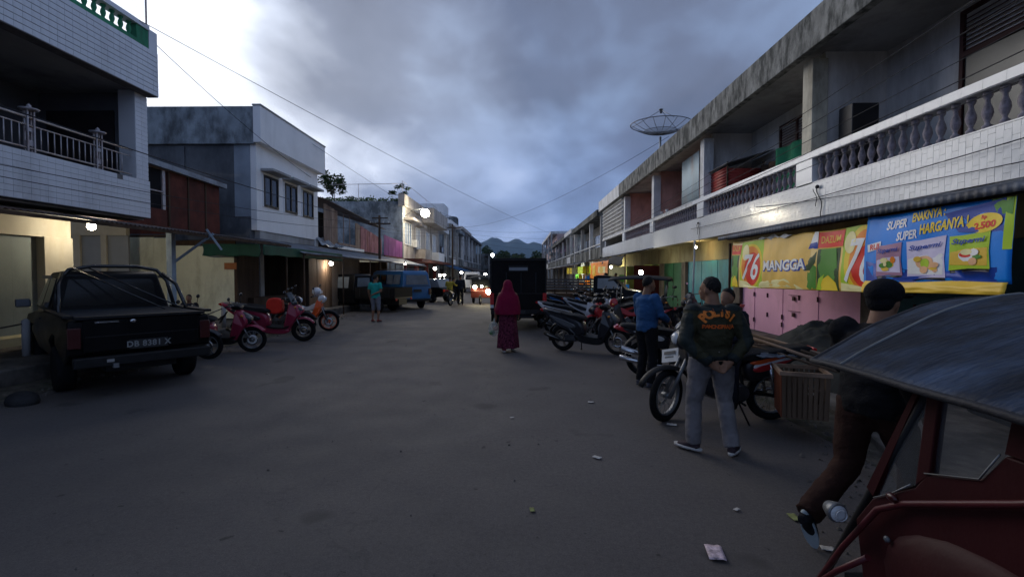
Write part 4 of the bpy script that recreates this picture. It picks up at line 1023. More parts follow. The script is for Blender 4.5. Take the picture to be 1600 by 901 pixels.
# glossy corrugated scraps and old wooden upper storeys
single('folded_sheet', G().grid(lambda u, v: (-8.7-.5*v, 20.9+2.6*u, 3.0+.55*v*(1-.5*u)+.05*math.sin(u*14)+.06*noise.noise(Vector((u*6,v*4,2)))), 40, 10), mat('shiny_plastic_sheet', (.34,.40,.46), .25, .5, 3, .2, stain=((.08,.09,.10), .8, 3, 1)), 'crumpled shiny pale sheet lying on the awning beyond the white house', 'sheet', solid=.006)
ow = thing('wooden_house', 'old two storey timber house with faded pink and brown boards beyond the white house', 'house', (-9.2, 26, 0))
def op_(n_, g, m_, **k): return ob(n_, g, m_, ow, True, **k)
old_w = mat('old_pale_boards', (.27,.20,.16), .85, .3, 2, .3, stretch=(1,1,.2), stain=((.10,.05,.04), .7, 2, 3))
pinkb = mat('faded_pink_boards', (.34,.15,.17), .85, .2, 2, .2, stain=((.18,.06,.05), .7, 2, 3))
y = 21.9
for k in range(22):
    y1_ = 21.9+(k+1)*.42; mm = old_w if k < 4 or k in (10, 11) else (pinkb if k > 10 else None)
    if mm: op_('board', G().box(-9.06-.015*(k % 2), -9.03-.015*(k % 2), y1_-.42+.01, y1_-.01, 3.05 if k > 9 else 3.1, 5.0-.045*k), mm)
op_('dark_room', G().box(-10.6, -10.5, 23.5, 26.1, 3, 5), mat('black_opening', (.012,.012,.014), .9, 0, 1, 0)); op_('window_bar', G().box(-9.05,-9.02,24.3,24.34,3.3,4.8).box(-9.05,-9.02,25.2,25.24,3.3,4.8).box(-9.05,-9.0,23.5,26.1,3.2,3.3), old_w)
op_('roof', G().add([(-8.8,21.6,5.15),(-8.8,31.4,4.65),(-12,31.4,5.6),(-12,21.6,6.0)], [(0,1,2,3)]), rustzinc, solid=.02); op_('floor', G().box(-12,-9.1,21.7,31.2,2.92,3.04), wood_dark)
op_('ledge', G().box(-9.0,-8.85,23.4,27,2.98,3.12), cleanw)
pb = thing('purple_boarded_front', 'purple boarded balcony front before the old concrete building', 'balcony front', (-9, 33.5, 3))
purp = mat('purple_boards', (.20,.065,.20), .8, .15, 1.5, .15, stain=((.1,.04,.1), .5, 2, 3))
for k in range(10): ob('board', G().box(-9.02-.012*(k % 2), -8.99-.012*(k % 2), 31.5+k*.5+.01, 32.0+k*.5-.01, 3.0-.0, 4.35-.02*k), purp, pb, True)
ob('sill', G().box(-9.1,-8.9,31.4,36.5,2.86,2.98), rust_red, pb, True)

# ================================================================ old concrete building with plants on the roof
oc = thing('concrete_building', 'old mouldy concrete building with tall windows, an overhanging roof box and weeds on top', 'building', (-9, 44, 0))
def cp(n_, g, m_, **k): return ob(n_, g, m_, oc, True, **k)
oldc = mat('blue_grey_old_concrete', (.36,.40,.43), .92, .25, .9, .3, stain=((.075,.09,.10), .9, .8, 1.6), fine=8)
warmw = mat('warm_white_render', (.50,.46,.42), .85, .15, .8, .1, stain=((.2,.17,.15), .7, .8, 3))
cp('side_wall', G().box(-17, -9.0, 36.6, 36.9, 0, 7.35), oldc)
cp('front_wall', G().box(-9.3, -9.0, 36.91, 53, 2.9, 7.0), warmw)
cp('parapet', G().box(-9.3, -8.8, 36.5, 44, 7.0, 7.9), warmw)
cp('roof_box', G().box(-9.3, -7.9, 44.2, 52.5, 6.5, 7.9), warmw, bevel=.05)
cp('roof', G().box(-17, -9.3, 36.9, 53, 6.9, 7.1), concrete)
cp('canopy', G().box(-9, -7.6, 37, 53, 2.72, 2.95), rust_red)
cp('window_hood', G().box(-9.0, -8.2, 36.9, 39.8, 5.95, 6.15), warmw); cp('window_hood', G().box(-9.0, -8.4, 41, 43.2, 5.9, 6.05), warmw)
for (a, b, zb, zt) in ((37.1, 39.5, 4.05, 5.9), (41.2, 43, 3.9, 5.8), (45.5, 47.5, 3.9, 5.8), (49, 51, 3.9, 5.8)):
    window(a, b, zb, zt, -8.99, 3, pane=mat('pale_blue_pane', (.25,.32,.42), .2, .2, .8, 0), louv=0, fm=cleanw, parent=oc, sgn=1)
cp('balcony_box', G().box(-9, -8.1, 41, 44, 3.0, 3.9), warmw); cp('balcony_box', G().box(-9, -8.1, 47.8, 51.4, 3.0, 3.9), cleanw)
cp('air_unit', G().box(-9, -8.6, 39.9, 40.7, 4.0, 4.6), white_trim, bevel=.02)
for y in (37.2, 41.5, 46, 50.5): cp('pier', G().box(-9.2,-8.9,y,y+.4,.29,2.72), redw)
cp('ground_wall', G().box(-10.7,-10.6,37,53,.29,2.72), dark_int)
cp('roof_railing', G().tube([(-9.0,36.6,8.9),(-9.0,52,8.9)], .02, 4).tube([(-16,36.6,8.6),(-9,36.6,8.7)], .02, 4).tube([(-9,36.6,7.9),(-9,36.6,8.9)], .02, 4).tube([(-12.4,36.6,7.3),(-12.4,36.6,8.7)], .02, 4).tube([(-9,46,7.9),(-9,46,8.9)], .02, 4).tube([(-9,52,7.9),(-9,52,8.9)], .02, 4), steel)
# plants
leaf_d = mat('dark_green_leaf', (.035,.065,.022), .7, .4, 3, .1)
leaf_l = mat('fresh_green_leaf', (.07,.12,.035), .7, .4, 3, .1)
bark = mat('grey_bark', (.10,.08,.06), .9, .3, 5, .4)
def leaves(c, r, n_, s_, rnd_, hollow=.35):
    g_ = G()
    for i in range(n_):
        d = Vector((rnd_.gauss(0,1), rnd_.gauss(0,1), rnd_.gauss(0,1))).normalized()*(hollow+(1-hollow)*rnd_.random()**.6)
        p = Vector(c)+Vector((d.x*r[0], d.y*r[1], d.z*r[2])); a = Vector((rnd_.gauss(0,1), rnd_.gauss(0,1), rnd_.gauss(0,.6))).normalized(); b_ = a.cross(Vector((rnd_.gauss(0,1), rnd_.gauss(0,1), rnd_.gauss(0,1)))).normalized(); q = s_*rnd_.uniform(.6, 1.3)
        g_.add([p-a*q, p+b_*q*.42, p+a*q, p-b_*q*.42], [(0,1,2,3)])
    return g_
def small_tree(name, label, cat, loc, h, r, nb_, leafm, seed, ls=.10, dens=60, group=None):
    t_ = thing(name, label, cat, loc, 0, group); rn = random.Random(seed)
    tr = G().tube([(0,0,0),(.05*h,0,h*.35),(0,.03,h*.6)], [.05*h*.3, .04*h*.3, .025*h*.3], 7); lv = G()
    for i in range(nb_):
        a = 2*PI*i/nb_+rn.uniform(-.4,.4); rr__ = r*rn.uniform(.35, 1); z = h*rn.uniform(.5, 1.0)
        e = Vector((rr__*math.cos(a), rr__*math.sin(a), z)); tr.tube([(0,0,h*rn.uniform(.25,.55)), e*.55+Vector((0,0,h*.1)), e], [.012*h, .008*h, .003*h], 5)
        q = leaves(e, (r*.34, r*.34, h*.16), dens, ls, rn); lv.add(q.v, q.f)
    ob('trunk', tr, bark, t_); ob('crown', lv, leafm, t_); return t_
small_tree('roof_tree', 'small leafy tree growing on the roof left of the old concrete building', 'tree', (-14.6, 37.2, 7.0), 2.5, 1.05, 13, leaf_d, 3, .13, 75)
small_tree('roof_shrub', 'low shrub on the roof edge of the old concrete building near the lit lamp', 'shrub', (-9.6, 38, 7.6), 1.1, .75, 8, leaf_d, 5, .10, 60)
wd = G(); rn = random.Random(9)
for i in range(60):
    q = leaves((-16+6.6*rn.random(), 36.7+rn.random(), 7.35+.25*rn.random()), (.35,.35,.22), 26, .10, rn); wd.add(q.v, q.f)
tag(ob('weeds', wd, leaf_l), kind='stuff')
# far left houses
far_block('pale grey shophouse with a dish on its roof beyond the old concrete building', -9, 53.2, 59, 7.1, plaster_g, cleanw, side=-1, bays=1)
far_block('white topped taller shophouse far down the left side', -8.8, 59.2, 66, 8.5, oldc, cleanw, side=-1, bays=2)
far_block('mouldy narrow house farther along the left side', -8.5, 66.2, 72, 7.9, oldc, oldc, side=-1, bays=1)
far_block('white shophouse with balconies far down the left side', -8.9, 72.2, 86, 9.0, cleanw, warmw, side=-1, bays=3)
single('water_tank', G().lathe([(.9,0),(.95,.1),(.95,1.3),(.7,1.6),(.2,1.7)], 16), concrete_cool, 'round grey water tank on the far left roofs', 'tank', loc=(-10.4, 74, 9.0))
single('roof_room', G().box(-2,2,-2,2,0,2.2), cleanw, 'small white room built on a far left roof', 'roof room', loc=(-11.6, 62.5, 8.5))
far_block('last grey house on the left before the street ends', -9, 86.2, 112, 8.8, plaster_g, concrete_cool, side=-1, bays=4)
far_block('dark low building closing the far left end of the street', -7, 112.5, 150, 6.5, concrete_cool, concrete_cool, side=-1, bays=4)
sat_dish('satellite_dish', 'small dark satellite dish on the far left roofs', (-9.8, 60, 7.5), 1.25, .9, R(16), R(-20))
canopy('blue sheet awning hanging low over the far left stalls', -6.6, -9, 53.5, 66, 2.1, 2.9, mat('blue_sheet', (.04,.10,.20), .6, .2, 1, .1), 4)
canopy('grey awning over the farthest left stalls', -6.3, -9, 70, 95, 2.2, 2.9, rustzinc, 4)
for (x, y, h, sd_, lab) in ((-2.5, 175, 9, 1, 'dark tree closing the end of the street, left of two'), (3.5, 185, 8.5, 2, 'dark tree behind the box truck at the end of the street, right of two'), (-9, 165, 10, 4, 'dark tree behind the last left houses'), (9, 170, 10, 7, 'dark tree behind the last right houses')):
    small_tree('street_tree', lab, 'tree', (x, y, 0), h, 4.2, 16, leaf_d, sd_, .5, 110, 'trees at the end of the street')
# utility pole on the left
up_ = thing('utility_pole', 'thin dark utility pole on the left pavement beside the blue minibus', 'pole', (-7.55, 25.6, 0))
ob('pole', G().tube([(0,0,0),(0,0,4.9)], [.085,.06], 8), wood_dark, up_)
ob('cross_arm', G().bar((-.6,0,4.45),(.6,0,4.45),.07,.07).bar((-.4,0,4.75),(.45,0,4.75),.06,.06), wood_dark, up_)
for x in (-.5,-.2,.2,.5): ob('insulator', G().lathe([(.02,0),(.035,.03),(.02,.06),(.03,.09),(.001,.1)], 8, (x,0,4.485)), white_trim, up_)
p2 = thing('utility_pole', 'farther utility pole standing on the left at the old concrete building', 'pole', (-7.3, 52, 0))
ob('pole', G().tube([(0,0,0),(0,0,7.2)], [.11,.07], 8), wood_dark, p2); ob('cross_arm', G().bar((-.9,0,6.8),(.9,0,6.8),.09,.09), wood_dark, p2)
# bright street lamp on an arm
sl_ = thing('street_lamp', 'brilliant street lamp on an arm from the old concrete building', 'street lamp', (-9.0, 37.4, 6.30))
ob('arm', G().tube([(0,0,0),(.7,-.2,.45),(1.7,-.5,.55)], .03, 6), dull_metal, sl_)
ob('lamp_head', G().lathe([(.05,.20),(.10,.15),(.16,.05),(.17,0),(.15,-.0)], 16, (1.7,-.5,.40)), dull_metal, sl_)
ob('bulb', G().ell((1.7,-.5,.16), (.34,.34,.31), 18, 12), lamp_mat('street_bulb', (1,.93,.74), 45), sl_)
point((-7.2, 36.4, 6.1), 230, (1, .86, .6), .2)
# hanging bulbs, each with its socket and cord
def bulb(loc, label, r, e, col=(1,.95,.85), st=40, top=.3):
    t_ = thing('hanging_bulb', label, 'lamp', loc, 0, 'bulbs hanging along the street')
    ob('bulb', G().ell((0,0,0), r, 10, 8), lamp_mat('bulb_%d_%d' % (int(col[2]*10), int(st)), col, st), t_)
    ob('socket', G().lathe([(r*.4, r*.8),(r*.5,r),(r*.45,r*1.9),(r*.2,r*2)], 8), black_plastic, t_); ob('cord', G().tube([(0,0,r*1.9),(0,0,top)], .008, 5), black_plastic, t_)
    if e: point((loc[0]+.0, loc[1]-.12, loc[2]-r-.06), e, col, .05)
bulb((-8.05, 20.2, 2.18), 'glowing bulb over the brown boards left of the black flatbed pickup', 0.081, 11)
bulb((-7.6, 31.5, 2.42), 'glowing bulb above the blue minibus', 0.095, 18)
bulb((-7.2, 40.5, 2.2), 'single glowing bulb above two others on the left beyond the minibus', 0.135, 15)
bulb((-7.0, 41.8, 1.62), 'glowing bulb left of a close pair beyond the minibus', 0.108, 0)
bulb((-6.6, 41.8, 1.64), 'glowing bulb right of a close pair beyond the minibus', 0.108, 10)
bulb((-5.6, 46, 1.85), 'distant glowing bulb over the white van', 0.121, 10)
bulb((-4.4, 62, 1.7), 'distant glowing bulb over the lit tricycle', 0.176, 10)
bulb((5.35, 20.9, 1.80), 'glowing bulb before the cream wall behind the man in the blue shirt', 0.101, 15, (1,.93,.70))
bulb((1.55, 29.5, 1.70), 'white glowing bulb at the right edge of the black box truck, upper', 0.149, 13)
bulb((1.50, 29.5, 1.45), 'white glowing bulb at the right edge of the black box truck, lower', 0.121, 0, top=.2)
bulb((6.1, 31.5, 2.2), 'bulb lighting the lime green shop on the right', 0.081, 60, (1,.95,.6))
bulb((5.6, 38, 2.2), 'bulb under the grey awning farther right', 0.081, 75, (1,.95,.75))
bulb((5.6, 45, 2.2), 'bulb under the grey awning far right before the pale shop', 0.095, 75, (.95,1,.8))
pl_ = thing('street_lamp', 'white lamp on a slim pole showing just above the black box truck', 'street lamp', (-2.8, 50, 0))
ob('pole', G().tube([(0,0,0),(0,0,3.6)], .04, 8), dull_metal, pl_); ob('bulb', G().ell((0,0,3.72), .16, 12, 8), lamp_mat('cool_bulb', (.95,.97,1), 40), pl_)
point((6.25, 16.9, 2.55), 9, (1, .78, .38))
sb = thing('hanging_bulb', 'hidden warm bulb lighting the yellow lintel near the white pipe', 'lamp', (6.25, 16.9, 2.68)); ob('bulb', G().ell((0,0,0), .045, 10, 8), lamp_mat('warm_bulb', (1,.84,.6), 60), sb); ob('cord', G().tube([(0,0,.04),(0,0,.22)], .006, 5), black_plastic, sb)
# chain posts on the left
for i, (x, y, lab) in enumerate(((-8.75, 8.25, 'short grey chain post at the left edge of the photo'), (-7.95, 12.6, 'short grey chain post behind the pink scooter'))):
    ps = single('chain_post', G().lathe([(.06,0),(.06,.62),(.045,.64),(.02,.66)], 10), plaster_g, lab, 'post', 'chain posts on the left platform', loc=(x, y, .28))
wire('chain', (-8.75, 8.25, .86), (-7.95, 12.6, .82), .32, .014, cable_m, 'dark chain slung from the left chain post behind the pickup', 'chain')
wire('chain', (-8.75, 8.25, .86), (-9.6, 5.6, .86), .12, .014, cable_m, 'dark chain leaving the photo on the left', 'chain')
single('stone', G().ell((0,0,.05), (.20,.15,.13), 14, 8), mat('dark_stone', (.03,.03,.032), .9, .3, 5, .5), 'dark rounded stone on the road edge at the left border', 'stone', loc=(-6.6, 6.15, 0))
# cables over the street
wire('cable', (-8.4, 10.2, 7.3), (6.5, 62, 6.2), .5, .008, cable_m, 'thin cable crossing the sky from the green balustrade to the far right roofs', group='cables over the street')
wire('cable', (-8.36, 10.95, 7.0), (-9.0, 20.5, 5.9), .15, .008, cable_m, 'thin cable from the tiled house to the white house parapet', group='cables over the street')
wire('cable', (-8.7, 20, 7.2), (-5.0, 68, 6.3), .6, .008, cable_m, 'thin cable running from the white house toward the far left', group='cables over the street')
wire('cable', (-7.6, 52, 6.9), (6.4, 20.5, 7.6), 1.2, .008, cable_m, 'thin cable sagging from the satellite dish post to the left pole', group='cables over the street')
for k, (za, zb, xx) in enumerate(((4.02, 3.62, -8.25), (3.42, 3.30, -8.3), (3.36, 3.22, -8.3))):
    wire('cable', (xx-.1, 2.0, za+.5*(k == 0)+.05), (-7.55, 25.6, 4.5 if k < 2 else 4.2), .25+.1*k, .012 if k == 0 else .007, cable_m, ['thick black cable sagging before the tiled and white houses', 'thin cable low on the tiled balcony, upper of two', 'thin cable low on the tiled balcony, lower of two'][k], group='cables along the left houses')
for k in range(3):
    wire('cable', (-7.55, 25.6, 4.45-.2*k), (-7.3, 52, 6.8-.3*k), .3, .008, cable_m, ['upper cable between the two left utility poles', 'middle cable between the two left utility poles', 'lower cable between the two left utility poles'][k], group='cables between the left poles')
for k, (z1_, z2_, dx) in enumerate(((4.55,5.15,.0),(4.62,4.95,.05),(4.5,4.75,.1),(4.3,4.6,.0),(4.05,4.5,.05))):
    wire('cable', (5.55+dx, 2.6, 5.3-.33*k), (5.75, 27.0, 4.35-.12*k), .18, .006+.001*(k % 2), cable_m, ['black cable crossing highest over the right balconies', 'second highest black cable before the right balconies', 'middle one of five black cables before the right balconies', 'second lowest black cable before the right balconies', 'lowest of the five black cables before the right balconies'][k], group='cables along the right balconies')
wire('cable', (5.93, 3, 3.42), (5.93, 16.5, 3.28), .10, .008, cable_m, 'thin cable lying along the white tiles of the right parapet', group='cables on the right parapet')
wire('cable', (5.93, 3, 3.05), (5.93, 12, 3.40), .12, .007, cable_m, 'thin cable drooping over the lower white tiles of the right parapet', group='cables on the right parapet')
for k in range(4):
    wire('cable', (-7.3, 52, 6.7-.35*k), (6.0, 48+4*k, 6.2-.5*k), .35, .008, cable_m, ['far cable crossing the end of the street, highest of four', 'far cable crossing the end of the street, second from top', 'far cable crossing the end of the street, third from top', 'far cable crossing the end of the street, lowest of four'][k], group='far cables crossing the street')
# ================================================================ two wheelers.  local axes: x forward, y left, z up; rear axle at x=0
def wheel(parent, x, r, w_, z=None, rimcol=None, spokes=5, disc=True, wire_=False, name='wheel', rot=0):
    z = r if z is None else z
    wh_ = bpy.data.objects.new(name, None); COL.objects.link(wh_); wh_.parent = parent; wh_.location = (x, 0, z); wh_.rotation_euler = (0, 0, rot)
    ob('tyre', G().torus((0,0,0), r-w_*.5, w_*.55, 'y', 32, 10, .95), rubber, wh_)
    rm = rimcol or dull_metal; ri = r-w_*1.05; g_ = G().torus((0,0,0), ri, .013, 'y', 30, 6, 2.6)
    g_.lathe([(.001,-.05),(.035,-.05),(.035,.05),(.001,.05)], 10, axis='y')
    if wire_:
        for k in range(24):
            a = 2*PI*k/24; s_ = .03*(1 if k % 2 else -1); g_.tube([(.03*math.cos(a+.5), s_, .03*math.sin(a+.5)), (ri*math.cos(a), 0, ri*math.sin(a))], .0022, 4)
    else:
        for k in range(spokes):
            a = 2*PI*k/spokes
            for d in (-.12, .12): g_.bar((.03*math.cos(a+d), 0, .03*math.sin(a+d)), (ri*math.cos(a+d*.9), 0, ri*math.sin(a+d*.9)), .018, .022, (0,1,0))
    ob('rim', g_, rm, wh_)
    if disc: ob('brake_disc', G().torus((0,-.055,0), ri*.50, .022, 'y', 24, 4, .12), chrome, wh_)
    return wh_
def fender(x, r, w_, a0, a1, zc, n_=12):
    g_ = G(); rings = []
    for i in range(n_+1):
        a = a0+(a1-a0)*i/n_; ring = []
        for k in range(7):
            b_ = -1+2*k/6; rr__ = r-.035*b_*b_
            ring.append((x+rr__*math.cos(a), w_*b_, zc+rr__*math.sin(a)))
        rings.append(ring)
    v = [p for q in rings for p in q]; f = [(i*7+k, i*7+k+1, (i+1)*7+k+1, (i+1)*7+k) for i in range(n_) for k in range(6)]
    return g_.add(v, f, True)
def hw(tab):
    """half width as a function of height, from a table of (z, w)"""
    def f(p):
        z = p[1]
        for (z0, w0), (z1, w1) in zip(tab, tab[1:]):
            if z <= z1: return w0+(w1-w0)*max(0, (z-z0)/(z1-z0))
        return tab[-1][1]
    return f
def shell(poly, tab, f=1.):
    """outline in x-z given thickness; rounded: three slices so that the sides bulge"""
    cx = sum(p[0] for p in poly)/len(poly); cz = sum(p[1] for p in poly)/len(poly); g_ = G(); rings = []
    for t, s_ in ((-1, .80), (-.86, .93), (-.5, 1), (.5, 1), (.86, .93), (1, .80)):
        ring = []
        for p in poly:
            w_ = hw(tab)(p) if isinstance(tab, list) else tab
            ring.append((cx+(p[0]-cx)*(s_ if abs(t) > .9 else (s_*.5+.5)), t*w_, cz+(p[1]-cz)*(s_ if abs(t) > .9 else (s_*.5+.5))))
        rings.append(ring)
    return g_.loft(rings, True)
def smooth_poly(P, k=2):
    for _ in range(k):
        Q = []
        for i in range(len(P)):
            a, b_ = P[i], P[(i+1) % len(P)]
            Q += [(a[0]*.75+b_[0]*.25, a[1]*.75+b_[1]*.25), (a[0]*.25+b_[0]*.75, a[1]*.25+b_[1]*.75)]
        P = Q
    return P
sp = smooth_poly
dim_lens = mat('dim_headlamp_lens', (.10,.11,.12), .12, .1, 8, 0)
seat_m = mat('black_vinyl_seat', (.010,.010,.011), .65, .2, 20, .15, spec=.2)
mirror_m = mat('mirror_glass', (.75,.78,.82), .05, .02, 2, 0, metal=1)
engine_m = mat('engine_grey', (.06,.06,.065), .5, .3, 10, .2, metal=.6)
white_pl = mat('number_plate_white', (.62,.63,.62), .5, .08, 10, 0)
black_pl = mat('number_plate_black', (.015,.015,.017), .5, .08, 10, 0)
def mirrors(t_, x, z, sp_=.30, h=.20, ml=True):
    for s in (-1, 1):
        m_ = ob('mirror', G().tube([(x, s*sp_*.8, z),(x-.02, s*(sp_+.03), z+h*.6),(x-.02, s*(sp_+.05), z+h)], .006, 5).ell((x-.02, s*(sp_+.07), z+h+.03), (.02,.065,.04), 12, 8), black_plastic, t_)
        ob('mirror_glass', G().ell((x-.032, s*(sp_+.07), z+h+.03), (.012,.056,.033), 12, 8), mirror_m, m_)
def handlebar(t_, x, z, w_=.33, pull=.10):
    ob('handlebar', G().tube([(x-pull,-w_,z+.01),(x-pull*.6,-w_*.6,z+.03),(x,-.08,z),(x,.08,z),(x-pull*.6,w_*.6,z+.03),(x-pull,w_,z+.01)], .012, 8), dull_metal, t_)
    for s in (-1, 1):
        ob('grip', G().tube([(x-pull*1.05, s*w_*1.02, z+.01),(x-pull*.72, s*w_*.66, z+.025)], .019, 8), black_plastic, t_)
        ob('lever', G().tube([(x-pull*.3, s*w_*.6, z+.02),(x-pull*.35, s*w_*1.0, z-.005)], .006, 5), dull_metal, t_)
def scooter(label, loc, rz, body, accent=None, rim=None, big=False, group=None, lean=0, steer=0, bag=None, plate_text=None, detail=True, ring=None, name='scooter', hub_ring=False):
    """step-through scooter"""
    t_ = thing(name, label, 'scooter', loc, rz, group); t_.rotation_euler = (lean, 0, rz)
    accent = accent or black_plastic; k = 1.08 if big else 1.; r = .285*k if not big else .29; wb = 1.28*k
    wheel(t_, 0, r, .095 if not big else .12, rimcol=rim, disc=False); wf = wheel(t_, wb, r, .085 if not big else .11, rimcol=rim, rot=steer)
    if hub_ring: ob('ring_sticker', G().torus((0,-.062,0), .075, .018, 'y', 24, 5, .25).torus((0,.062,0), .075, .018, 'y', 24, 5, .25), white_trim, wf)
    tail = [(-.50,.95),(-.38,.95),(.05,.82),(.42,.74),(.56,.62),(.58,.40),(.42,.33),(.28,.44),(.05,.54),(-.22,.68)]
    ob('rear_cowl', shell(sp([(x*k, z*k) for x, z in tail]), [(.3,.10),(.6,.15),(.9,.11)]), body, t_)
    ob('side_stripe', shell(sp([(x*k, z*k) for x, z in [(-.36,.86),(.10,.72),(.44,.60),(.30,.52),(.0,.62)]], 1), .155), accent, t_)
    ob('seat', shell(sp([(x*k, z*k) for x, z in [(-.34,.93),(-.05,.91),(.15,.85),(.45,.83),(.60,.76),(.56,.70),(.2,.76),(-.3,.87)]]), [(.7,.14),(.85,.15),(.95,.12)]), seat_m, t_)
    ob('grab_rail', G().tube([(.02*k,.13,.88*k),(-.30*k,.12,.94*k),(-.42*k,.0,.95*k),(-.30*k,-.12,.94*k),(.02*k,-.13,.88*k)], .012, 6), dull_metal, t_)
    ob('floor_board', shell(sp([(x*k, z*k) for x, z in [(.45,.42),(.55,.34),(.95,.33),(1.02,.42),(.9,.36),(.62,.385)]], 1), .17), black_plastic, t_)
    ob('lower_cowl', shell(sp([(x*k, z*k) for x, z in [(.28,.42),(.50,.36),(.98,.34),(1.0,.24),(.85,.19),(.38,.24)]]), .14), body if big else black_plastic, t_)
    ob('leg_shield', shell(sp([(x*k, z*k) for x, z in [(.84,.30),(.96,.24),(1.06,.42),(1.16,.58),(1.27,.70),(1.14,.92),(.98,.98),(.97,.80),(.90,.52)]], 1), [(.25,.11),(.5,.16),(.75,.17),(1.0,.09)]), body, t_)
    ob('front_panel', shell(sp([(x*k, z*k) for x, z in [(1.06,.56),(1.18,.60),(1.34,.74),(1.22,.86),(1.08,.93),(1.09,.74)]], 1), [(.5,.05),(.7,.12),(.95,.07)]), accent if not big else body, t_)
    ob('headlight', shell(sp([(x*k, z*k) for x, z in [(1.20,.75),(1.315,.755),(1.27,.81),(1.18,.84)]], 1), .115), dim_lens, t_)
    ob('handlebar_cowl', shell(sp([(x*k, z*k) for x, z in [(.90,1.03),(.95,1.09),(1.07,1.07),(1.13,1.0),(1.08,.96),(.96,.96)]], 1), [(.95,.08),(1.05,.14),(1.15,.05)]), black_plastic, t_)
    handlebar(t_, 1.0*k, 1.05*k); mirrors(t_, 1.0*k, 1.06*k, .30, .15)
    ob('fork', G().tube([(wb-.02,-.075,r),(1.12*k,-.07,.60*k)], .019, 8).tube([(wb-.02,.075,r),(1.12*k,.07,.60*k)], .019, 8).tube([(1.12*k,0,.55*k),(1.02*k,0,.98*k)], .026, 8), dull_metal, t_)
    ob('front_fender', fender(wb, r+.055, .075, R(35), R(165), r), body, t_, solid=.006)
    ob('rear_fender', fender(0, r+.06, .07, R(75), R(200), r+.03), black_plastic, t_, solid=.006)
    if big: ob('windscreen', G().grid(lambda u, v: (1.18*k-.16*v-.10*(2*u-1)**2, (2*u-1)*(.16-.05*v), .90*k+.30*v), 8, 5), mat('smoked_screen', (.03,.035,.04), .08, .1, 2, 0), t_, solid=.005)
    if detail:
        ob('engine', G().ell((.08,.09,.33), (.22,.06,.09), 12, 8).box(.10,.36,-.10,.10,.24,.38).tube([(.30,0,.30),(.48,0,.36)], .06, 10), engine_m, t_)
        ob('exhaust', G().tube([(.30,-.12,.24),(.05,-.15,.26),(-.02,-.16,.28),(-.36,-.18,.42)], [.018,.02,.05,.055], 10), black_plastic, t_); ob('heat_shield', G().tube([(-.02,-.20,.31),(-.28,-.225,.40)], .03, 8, True, .35), dull_metal, t_)
        ob('shock_absorber', G().tube([(.0,.13,.34),(-.08,.13,.66)], .024, 8), dull_metal, t_)
        ob('stand', G().tube([(.42,.10,.26),(.36,.22,.01)], .011, 6).tube([(.36,.19,.008),(.36,.26,.008)], .012, 6), black_plastic, t_)
    ob('tail_light', shell(sp([(-.53*k,.93*k),(-.46*k,.96*k),(-.40*k,.92*k),(-.44*k,.87*k)], 1), .085), red_lens, t_)
    ob('mudguard', G().bar((-.36*k,0,.74*k),(-.52*k,0,.48*k),.13,.012,(1,0,0)), black_plastic, t_)
    pl = ob('number_plate', G().obox((-.49*k,0,.60*k),(.008,.24,.10),(0,R(32),0)), black_pl, t_)
    for s in (-1, 1): ob('indicator', G().ell((1.14*k, s*.15, .84*k), (.03,.03,.025), 8, 6), amber_lens, t_)
    if bag: bag(t_)
    return t_
